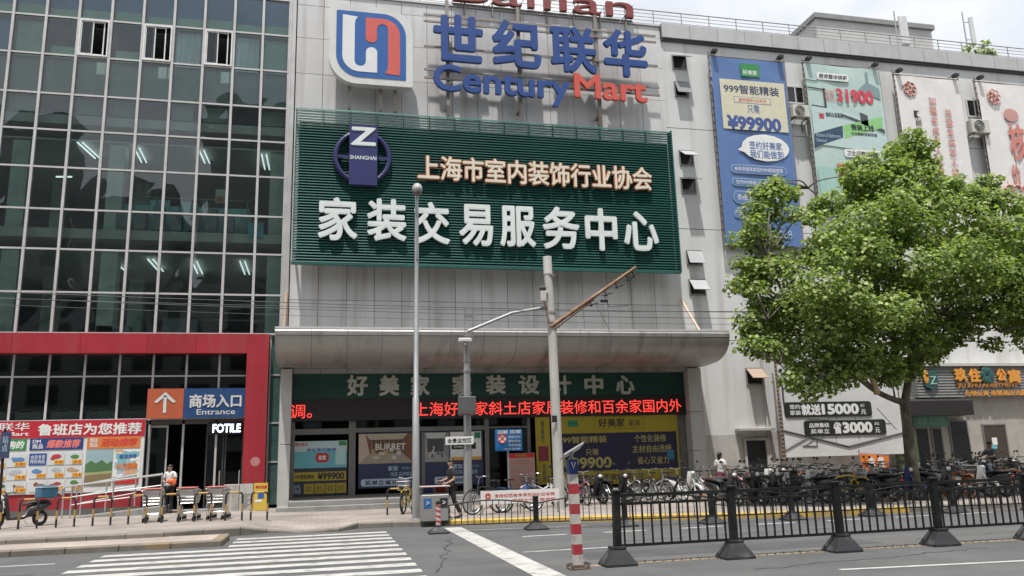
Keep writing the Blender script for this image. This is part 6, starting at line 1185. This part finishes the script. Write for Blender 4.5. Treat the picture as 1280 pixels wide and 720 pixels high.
def person(label, loc, heading, moves, shirt, legs, hair, skirt=None, scale=1.0, long_hair=False):
    J = dict(ST)
    for k, v in moves.items(): J[k] = (v, J[k][1])
    t = thing('person', label, 'person', loc)
    Rz = Matrix.Rotation(heading, 3, 'Z'); tf = lambda vs: [tuple(Rz @ (Vector(p) * scale) + Vector(loc)) for p in vs]
    def part(n, v, f, m, parent=t, sm='all'): mb = MB(); mb.add(tf(v), f); return mb.build(n, m, parent, smooth=sm)
    lr, ar = limbs('r'); ll, al = limbs('l')
    v, f = skin_mesh(J, SPINE + HEAD + lr + ll + ar + al, 'pelvis'); mb = MB(); mb.add(v, f)
    for p, s in (('r', -1), ('l', 1)):                     # fingers, each its own bent chain rooted in the palm
        w = Vector(J[p + 'wri'][0]); q = Vector(J[p + 'palm'][0]); d = (q - w).normalized(); side = d.cross(Vector((s, 0, .2))).normalized(); nrm = d.cross(side)
        for i, L in enumerate((.068, .078, .072, .056)): b = q + side * (.024 - .016 * i); mb.tube([b, b + d * L * .55, b + d * L * .9 + nrm * s * -.02, b + d * L + nrm * s * -.045], [.0085, .008, .0075, .006], 6)
        b = w.lerp(q, .45) + side * .026; mb.tube([b, b + side * .03 + d * .025, b + side * .035 + d * .055], [.01, .009, .007], 6)
    h = Vector(J['head'][0]); mb.loft([[h + Vector((x, y, z)) for x, y, z in ((-.014, -.088, -.02), (.014, -.088, -.02), (.006, -.085, .03), (-.006, -.085, .03))], [h + Vector((x, y, z)) for x, y, z in ((-.009, -.112, -.018), (.009, -.112, -.018), (.003, -.092, .02), (-.003, -.092, .02))]])
    for s in (-1, 1): mb.ell(h + Vector((s * .08, .0, 0)), .012, .025, .034, 6, 5)
    bd = part('body', mb.v, mb.f, skin_m)
    for s in (-1, 1): mb = MB(); mb.ell(h + Vector((s * .03, -.088, .018)), .011, .008, .006, 8, 5); part('eye', mb.v, mb.f, BK, bd)
    mb = MB(); mb.ell(h + Vector((0, -.088, -.048)), .022, .007, .006, 8, 5); part('mouth', mb.v, mb.f, mat('lips', (.3, .1, .09), .5), bd)
    mb = MB(); mb.ell(h + Vector((0, .018, .045)), .092, .098, .088, 14, 9)
    if long_hair: mb.ell(h + Vector((0, .075, -.04)), .075, .045, .13, 12, 8); mb.ell(h + Vector((0, .11, .02)), .05, .05, .05, 10, 6)
    part('hair', mb.v, mb.f, mat('hair_black', (.014, .012, .011), .5))
    K = dict(J)
    for p in 'rl': K[p + 'cuff'] = (tuple(Vector(J[p + 'sho'][0]).lerp(Vector(J[p + 'elb'][0]), .72)), .058); K[p + 'hem'] = (tuple(Vector(J[p + 'ankle'][0]) + Vector((0, 0, .02))), .052)
    K['collar'] = (J['collar'][0], (.088, .07)); K['belt'] = (tuple(Vector(J['pelvis'][0]) + Vector((0, 0, .01))), (.158, .112))
    v, f = skin_mesh(K, [('belt', 'waist'), ('waist', 'chest'), ('chest', 'collar')] + [('collar', p + 'sho') for p in 'rl'] + [(p + 'sho', p + 'cuff') for p in 'rl'], 'waist', .014); part('shirt', v, f, shirt)
    if skirt:
        pv = Vector(J['pelvis'][0]); mb = MB(); mb.loft([[pv + Vector((a * math.cos(q), a * .75 * math.sin(q), z)) for q in np.linspace(0, 2 * math.pi, 17)[:-1]] for a, z in ((.165, .08), (.19, -.08), (.205, -.25), (.215, -.42))]); part('skirt', mb.v, mb.f, skirt)
    else:
        v, f = skin_mesh(K, [('pelvis', p + 'hip') for p in 'rl'] + [(p + 'hip', p + 'knee') for p in 'rl'] + [(p + 'knee', p + 'calf') for p in 'rl'] + [(p + 'calf', p + 'hem') for p in 'rl'], 'pelvis', .014); part('trousers', v, f, legs)
    for p in 'rl':
        a = Vector(J[p + 'heel'][0]); b = Vector(J[p + 'toe'][0]); d = (b - a).normalized(); mb = MB(); mb.tube([a - d * .05 - Vector((0, 0, .004)), a - Vector((0, 0, .002)), a.lerp(b, .6), b + d * .035], [.036, .048, .046, .028], 10); part('shoe', mb.v, mb.f, mat('shoe_black', (.02, .02, .02), .5))
    return t
wht = mat('cloth_white', (.62, .61, .60), .85, var=.06); blkc = mat('cloth_black', (.02, .02, .022), .9, var=.2, scale=9); mar = mat('cloth_maroon', (.10, .02, .03), .9); chk = mat('cloth_checked', (.13, .13, .15), .9, var=.5, scale=22)
a = P(212, 605, 28.7)
person('person in white shirt and black trousers standing in the dark doorway with an orange bundle', (a.x, 28.7, .222), math.radians(-20), {'relb': (-.24, .0, 1.14), 'rwri': (-.10, -.20, 1.10), 'rpalm': (-.04, -.24, 1.11), 'lelb': (.24, -.0, 1.14), 'lwri': (.12, -.20, 1.08), 'lpalm': (.06, -.24, 1.08), 'head': (.0, -.03, 1.60), 'jaw': (0, -.05, 1.55), 'crown': (0, -.02, 1.66)}, wht, blkc, None, scale=.89)
mb = MB(); c = Vector((a.x + .09, 28.5, 1.22)); mb.ell(c, .13, .09, .10, 14, 9); mb.ell(c + Vector((.06, 0, -.05)), .09, .08, .08, 12, 8); tag(mb.build('orange_bundle', flat('bundle_orange', (.70, .14, .04)), smooth='all'), 'small orange bundle in the hands of the attendant in the doorway', 'bundle')
a = P(564, 610, 21.8)
person('person in black clothes walking left behind the twin litter bin', (a.x, 21.8, .13), math.radians(-80), {'relb': (-.22, -.05, 1.14), 'rwri': (-.18, -.27, 1.08), 'rpalm': (-.17, -.33, 1.08), 'lelb': (.22, .02, 1.13), 'lwri': (.20, -.22, 1.02), 'rknee': (-.09, -.14, .52), 'rcalf': (-.09, -.1, .37), 'rankle': (-.09, -.05, .10), 'rheel': (-.09, -.05, .05), 'rtoe': (-.09, -.22, .04), 'lknee': (.09, .06, .50), 'lcalf': (.09, .14, .38), 'lankle': (.09, .24, .14), 'lheel': (.09, .26, .08), 'ltoe': (.09, .12, .03), 'lpalm': (.2, -.28, 1.0)}, blkc, blkc, None, scale=.89)
a = P(902, 600, 24.4)
person('person in white top and dark skirt standing among the bikes by the side door', (a.x, 24.4, .13), math.radians(118), {'relb': (-.23, -.02, 1.13), 'rwri': (-.22, -.20, 1.0), 'rpalm': (-.21, -.26, .98)}, wht, None, None, skirt=mar, scale=.87, long_hair=True)
a = P(1236, 590, 23.9)
t = make_scooter(('graphite', (.03, .03, .035)), seat_b); t['label'] = 'dark scooter being ridden by the person in the checked shirt'; del t['group']; t.location = (a.x + .1, 23.9, .132); t.rotation_euler = (0, 0, math.radians(186))
person('person in checked shirt sitting on a dark scooter at the right', (a.x + .28, 23.9, .13), math.radians(-84), {'pelvis': (0, .02, .86), 'waist': (0, -.02, .98), 'chest': (0, -.06, 1.17), 'collar': (0, -.09, 1.31), 'neck': (0, -.11, 1.37), 'jaw': (0, -.14, 1.43), 'head': (0, -.13, 1.485), 'crown': (0, -.12, 1.545), 'rhip': (-.09, -.02, .82), 'lhip': (.09, -.02, .82), 'rknee': (-.13, -.42, .72), 'lknee': (.13, -.42, .72), 'rcalf': (-.13, -.43, .58), 'lcalf': (.13, -.43, .58), 'rankle': (-.12, -.40, .36), 'lankle': (.12, -.40, .36), 'rheel': (-.12, -.40, .32), 'lheel': (.12, -.40, .32), 'rtoe': (-.12, -.56, .31), 'ltoe': (.12, -.56, .31),
       'rsho': (-.17, -.09, 1.28), 'lsho': (.17, -.09, 1.28), 'relb': (-.27, -.26, 1.10), 'lelb': (.27, -.26, 1.10), 'rwri': (-.28, -.45, 1.09), 'lwri': (.28, -.45, 1.09), 'rpalm': (-.28, -.51, 1.08), 'lpalm': (.28, -.51, 1.08)}, chk, blkc, None)

# ================================================================ trees
bark = mat('plane_bark', (.115, .10, .08), .9, var=.4, scale=2.5, bump=.7, dirt=((.30, .29, .23), .95, 3.2, (1, 1, .55)))
def leaf_mat(name, c0, c1):
    m = bpy.data.materials.new(name); m.use_nodes = True; nt = m.node_tree; n = nt.nodes; l = nt.links; b = n['Principled BSDF']; o = n['Material Output']; b.inputs['Roughness'].default_value = .5; b.inputs['Specular IOR Level'].default_value = .35
    g = n.new('ShaderNodeNewGeometry'); r = n.new('ShaderNodeValToRGB'); r.color_ramp.elements[0].color = (*c0, 1); r.color_ramp.elements[1].color = (*c1, 1); l.new(g.outputs['Random Per Island'], r.inputs['Fac']); l.new(r.outputs['Color'], b.inputs['Base Color'])
    t = n.new('ShaderNodeBsdfTranslucent'); v = n.new('ShaderNodeMixRGB'); v.blend_type = 'MULTIPLY'; v.inputs['Fac'].default_value = 1; v.inputs['Color2'].default_value = (1.35, 1.5, .65, 1); l.new(r.outputs['Color'], v.inputs['Color1']); l.new(v.outputs['Color'], t.inputs['Color'])
    mi = n.new('ShaderNodeMixShader'); mi.inputs[0].default_value = .36; l.new(b.outputs[0], mi.inputs[1]); l.new(t.outputs[0], mi.inputs[2]); l.new(mi.outputs[0], o.inputs['Surface']); return m
plane_leaf = leaf_mat('plane_leaf', (.075, .13, .032), (.40, .47, .16))
def leaves(name, clumps, per, size, m, parent, seed, flatten=.70):
    rg = np.random.default_rng(seed); cs = []; ns = []
    for (c, r, k) in clumps:
        n = int(per * k); d = rg.normal(0, 1, (n, 3)); d /= np.linalg.norm(d, axis=1)[:, None]; rad = r * rg.uniform(.35, 1, n) ** .5; rad *= 1 + .38 * np.sin(d[:, 0] * 7 + c[0] * 3) * np.sin(d[:, 2] * 6 + c[2] * 5)
        p = d * rad[:, None]; p[:, 2] *= flatten; p += np.array(c); cs.append(p); q = d * .7 + np.array([0, -.15, .9]) + rg.normal(0, .55, (n, 3)); ns.append(q / np.linalg.norm(q, axis=1)[:, None])
    c = np.concatenate(cs); nn = np.concatenate(ns); N = len(c); ref = rg.normal(0, 1, (N, 3)); u = np.cross(nn, ref); u /= np.linalg.norm(u, axis=1)[:, None]; w = np.cross(nn, u); s = (size * rg.uniform(.6, 1.25, N))[:, None]
    shape = [(0, 0, 0), (.42, .22, .10), (.52, .62, .12), (.20, .72, .04), (0, 1.05, -.05), (-.20, .72, .04), (-.52, .62, .12), (-.42, .22, .10)]
    V = np.stack([c + s * (u * a + w * b + nn * h) for a, b, h in shape], 1).reshape(-1, 3); F = []
    base = np.arange(N) * 8; me = bpy.data.meshes.new(name); tris = np.array([(0, 1, 2, 3), (0, 3, 4, 5), (0, 5, 6, 7)])
    idx = (base[:, None, None] + tris[None]).reshape(-1, 4); M_ = len(idx)
    me.vertices.add(len(V)); me.vertices.foreach_set('co', V.ravel()); me.loops.add(M_ * 4); me.loops.foreach_set('vertex_index', idx.ravel().astype(np.int32)); me.polygons.add(M_); me.polygons.foreach_set('loop_start', (np.arange(M_) * 4).astype(np.int32)); me.update(calc_edges=True); me.validate(); me.materials.append(m)
    return link(name, me, parent)
def inside(p, poly):
    r = False; j = len(poly) - 1
    for i in range(len(poly)):
        if (poly[i][1] > p[1]) != (poly[j][1] > p[1]) and p[0] < (poly[j][0] - poly[i][0]) * (p[1] - poly[i][1]) / (poly[j][1] - poly[i][1]) + poly[i][0]: r = not r
        j = i
    return r
def edge_dist(p, poly):
    b = 1e9
    for i in range(len(poly)):
        a, c = np.array(poly[i - 1]), np.array(poly[i]); t = np.clip(np.dot(np.array(p) - a, c - a) / np.dot(c - a, c - a), 0, 1); b = min(b, np.linalg.norm(np.array(p) - a - t * (c - a)))
    return b
def crown_clumps(poly, Y0, n, seed, holes=()):
    rg = np.random.default_rng(seed); xs = [p[0] for p in poly]; ys = [p[1] for p in poly]; out = []; pts = []
    tries = 0
    while len(out) < n and tries < 16000:
        tries += 1; p = (rg.uniform(min(xs), max(xs)), rg.uniform(min(ys), max(ys)))
        if not inside(p, poly) or any((p[0] - h[0]) ** 2 + (p[1] - h[1]) ** 2 < h[2] ** 2 for h in holes): continue
        d = edge_dist(p, poly)
        if d < 5: continue
        dep = min(2.6, .25 + d / 38); Y = Y0 + rg.uniform(-1, 1) * dep; q = P(p[0], p[1], Y)
        if any((q - o).length < (.92 if d > 25 else .42) for o in pts): continue
        pts.append(q); r = min(.80, max(.30, d / 42 * 1.1)) * rg.uniform(.7, 1.1); out.append((tuple(q), r, (r / .8) ** 2))
    return out
def limb(mb, pts, r0, r1, n=8):
    pts = [Vector(p) for p in pts]; Q = []
    for i in range(len(pts) - 1):
        p0, p1, p2, p3 = pts[max(i - 1, 0)], pts[i], pts[i + 1], pts[min(i + 2, len(pts) - 1)]
        for k in range(5):
            t = k / 5; Q.append(.5 * ((2 * p1) + (-p0 + p2) * t + (2 * p0 - 5 * p1 + 4 * p2 - p3) * t * t + (-p0 + 3 * p1 - 3 * p2 + p3) * t ** 3))
    Q.append(pts[-1]); m = len(Q); mb.tube(Q, [r0 + (r1 - r0) * (i / (m - 1)) ** .8 for i in range(m)], n)
def tree(name, label, base, trunk_px, Y0, poly, n, seed, holes, limbs_px, extra=(), per=400):
    t = thing(name, label, 'tree', base); Pz = lambda p, dy=0: P(p[0], p[1], Y0 + dy)
    mb = MB(); tp = [Vector(base) - Vector((0, 0, .05))] + [Pz(p) for p in trunk_px]; limb(mb, tp, .21, .13, 10); tops = tp[-1]; mb.tube([Vector(base) - Vector((0, 0, .05)), Vector(base) + Vector((0, 0, .35))], [.29, .20], 10); mb.build('trunk', bark, t, smooth='all')
    cl = crown_clumps(poly, Y0, n, seed, holes) + list(extra); lb = []
    for pts, r0, r1 in limbs_px: mb = MB(); q = [P(a, b, Y0 + d) for a, b, d in pts]; limb(mb, q, r0, r1); mb.build('limb', bark, t, smooth='all'); lb += q[1:]
    mb = MB()
    for (c, r, k) in cl:                                  # twigs run from the nearest limb into every clump
        c = Vector(c); o = min(lb, key=lambda q: (q - c).length + max(0, q.z - c.z) * 1.5); mid = o.lerp(c, .5) + Vector((RNG.normal(0, .15), RNG.normal(0, .15), .12)); limb(mb, [o, mid, c], .035, .012, 5)
    mb.build('twigs', bark, t, smooth='all'); leaves('crown', cl, per, .118, plane_leaf, t, seed); return t
Yt_ = 20.75; b = P(1148, 630, Yt_)
poly = [(918, 310), (932, 270), (932, 232), (958, 236), (972, 268), (990, 262), (1000, 216), (1020, 226), (1042, 222), (1066, 200), (1092, 204), (1100, 222), (1118, 188), (1140, 172), (1165, 162), (1185, 180), (1205, 205), (1230, 212), (1262, 228), (1300, 225), (1310, 300), (1300, 370), (1262, 385), (1225, 392), (1200, 420), (1180, 448), (1150, 452), (1118, 452), (1100, 470), (1062, 490), (1030, 484), (1012, 490), (985, 482), (970, 470), (942, 445), (928, 425), (922, 385), (935, 355), (912, 330)]
lobes = []
poly = [(922, 301), (930, 272), (941, 254), (950, 230), (972, 224), (992, 234), (1000, 262), (1019, 246), (1040, 240), (1056, 206), (1083, 192), (1104, 204), (1117, 178), (1140, 160), (1159, 174), (1170, 214), (1191, 216), (1213, 234), (1236, 217), (1260, 238), (1300, 250), (1310, 320), (1290, 380), (1240, 402), (1200, 422), (1170, 450), (1142, 472), (1112, 484), (1092, 466), (1070, 478), (1047, 484), (1013, 496), (980, 484), (985, 464), (962, 446), (936, 440), (924, 408), (934, 380), (918, 362), (930, 334)]
for (px, py, dy, r) in ((952, 240, .3, .42), (970, 232, .1, .38), (940, 262, -.1, .36), (988, 244, .3, .36), (958, 266, .1, .5), (926, 300, -.2, .38), (945, 296, .2, .48), (1060, 212, .3, .42), (1083, 202, .1, .46), (1076, 226, -.2, .55), (1040, 250, -.3, .42), (1022, 256, .2, .36), (1100, 214, -.3, .36), (1122, 186, .2, .42), (1141, 170, .1, .42), (1155, 182, -.2, .40), (1136, 200, .3, .55), (1160, 204, .2, .42), (1192, 228, .2, .40), (1214, 242, -.3, .40), (1236, 228, .2, .42), (1255, 246, 0, .42), (1200, 250, .3, .5), (1232, 256, -.2, .5), (926, 330, -.3, .34), (922, 358, -.4, .38), (938, 352, -.1, .48), (934, 400, -.6, .42), (940, 432, -.8, .44), (962, 436, -.9, .46), (1012, 486, -1.2, .42), (990, 474, -1.1, .42), (1036, 478, -1.1, .46), (1060, 470, -1.0, .46), (1085, 460, -.7, .42), (1112, 474, -.5, .38), (1140, 462, -.3, .42), (1165, 442, .2, .46), (1190, 424, .5, .48), (1215, 410, -.4, .46), (1242, 396, -.9, .44), (1265, 384, -.8, .5), (1262, 350, -.5, .6), (1275, 300, -.2, .7), (1280, 330, .3, .7), (1250, 320, .1, .6), (1290, 360, .3, .6), (1240, 430, .6, .36), (1262, 404, -.2, .5), (1225, 375, .6, .6), (1280, 410, .4, .6)):
    lobes.append((tuple(P(px, py, Yt_ + dy)), r, (r / .8) ** 2 * 1.25))
tree('plane_tree', 'big leafy plane tree with forked mottled trunk on the pavement among the bikes', (b.x, Yt_, .13), [(1140, 585), (1134, 530), (1131, 500)], Yt_, poly, 190, 5, ((1126, 318, 20), (1205, 335, 15), (1092, 425, 18), (1005, 285, 14), (960, 350, 12), (1010, 425, 12), (1165, 245, 12)),
     [([(1131, 502, 0), (1119, 500, -.1), (1092, 487, -.4), (1060, 460, -.7), (1020, 420, -.9), (985, 380, -.9), (960, 320, -.6)], .11, .03), ([(1131, 504, 0), (1136, 470, .1), (1142, 430, .2), (1135, 370, .3), (1120, 300, .2), (1105, 235, 0)], .13, .03), ([(1138, 465, .1), (1155, 410, .5), (1175, 330, .7), (1172, 250, .6), (1162, 190, .5)], .09, .025), ([(1141, 430, .2), (1175, 395, -.3), (1215, 350, -.6), (1245, 290, -.6), (1260, 250, -.5)], .08, .025), ([(1060, 460, -.7), (1030, 470, -1.2), (1000, 480, -1.3), (975, 455, -1.2)], .05, .02), ([(1130, 350, .3), (1080, 310, .8), (1040, 260, .9), (1010, 235, .7)], .07, .02), ([(1085, 315, .8), (1020, 340, -1.3), (960, 400, -1.0)], .05, .02)], lobes, per=620)
cst = P(1093, 480, Yt_ - .5); mb = MB(); mb.tube([P(1096, 492, Yt_ - .4), cst, P(1088, 470, Yt_ - .55)], [.09, .085, .07], 9); st_o = mb.build('cut_stub', mat('cut_wood', (.48, .35, .2), .8), bpy.data.objects['plane_tree'], smooth=True)
Y2 = 20.2; b = P(1360, 630, Y2)
poly2 = [(1215, 415), (1232, 345), (1252, 290), (1285, 240), (1340, 200), (1420, 190), (1500, 240), (1520, 330), (1500, 420), (1420, 450), (1330, 440), (1290, 452), (1268, 440), (1255, 415), (1215, 432), (1205, 425)]
tree('plane_tree', 'second plane tree whose dark leafy left edge enters at the right border', (b.x, Y2, .13), [(1383, 560), (1380, 480), (1380, 440)], Y2, poly2, 62, 9, (), [([(1380, 445, 0), (1340, 420, -.2), (1295, 405, -.3), (1250, 415, -.4)], .09, .02), ([(1380, 445, 0), (1375, 370, .2), (1370, 280, .2), (1380, 230, .1)], .11, .03), ([(1380, 430, 0), (1430, 380, .4), (1470, 320, .4)], .09, .03), ([(1375, 380, .2), (1320, 330, -.4), (1280, 290, -.4)], .07, .02)], per=620)
# shrub growing on the roof edge
a = P(1219, 68, 30.9); t = thing('roof_shrub', 'small green shrub growing on the roof edge behind the railing', 'shrub', (a.x, 30.9, 19.6)); cl = []
mb = MB()
for k in range(16):
    q = Vector((a.x + RNG.uniform(-.75, .75), 30.9 + RNG.uniform(-.4, .4), a.z + RNG.uniform(-.3, .75) - .3 * abs(k - 8) / 8)); mb.tube([(a.x, 30.9, 19.6), ((a.x + q.x) / 2, 30.9, (19.6 + q.z) / 2 + .2), q], [.04, .02, .01], 5); cl.append((tuple(q), .24, 1))
mb.build('stems', bark, t); leaves('leaves', cl, 34, .16, plane_leaf, t, 4)
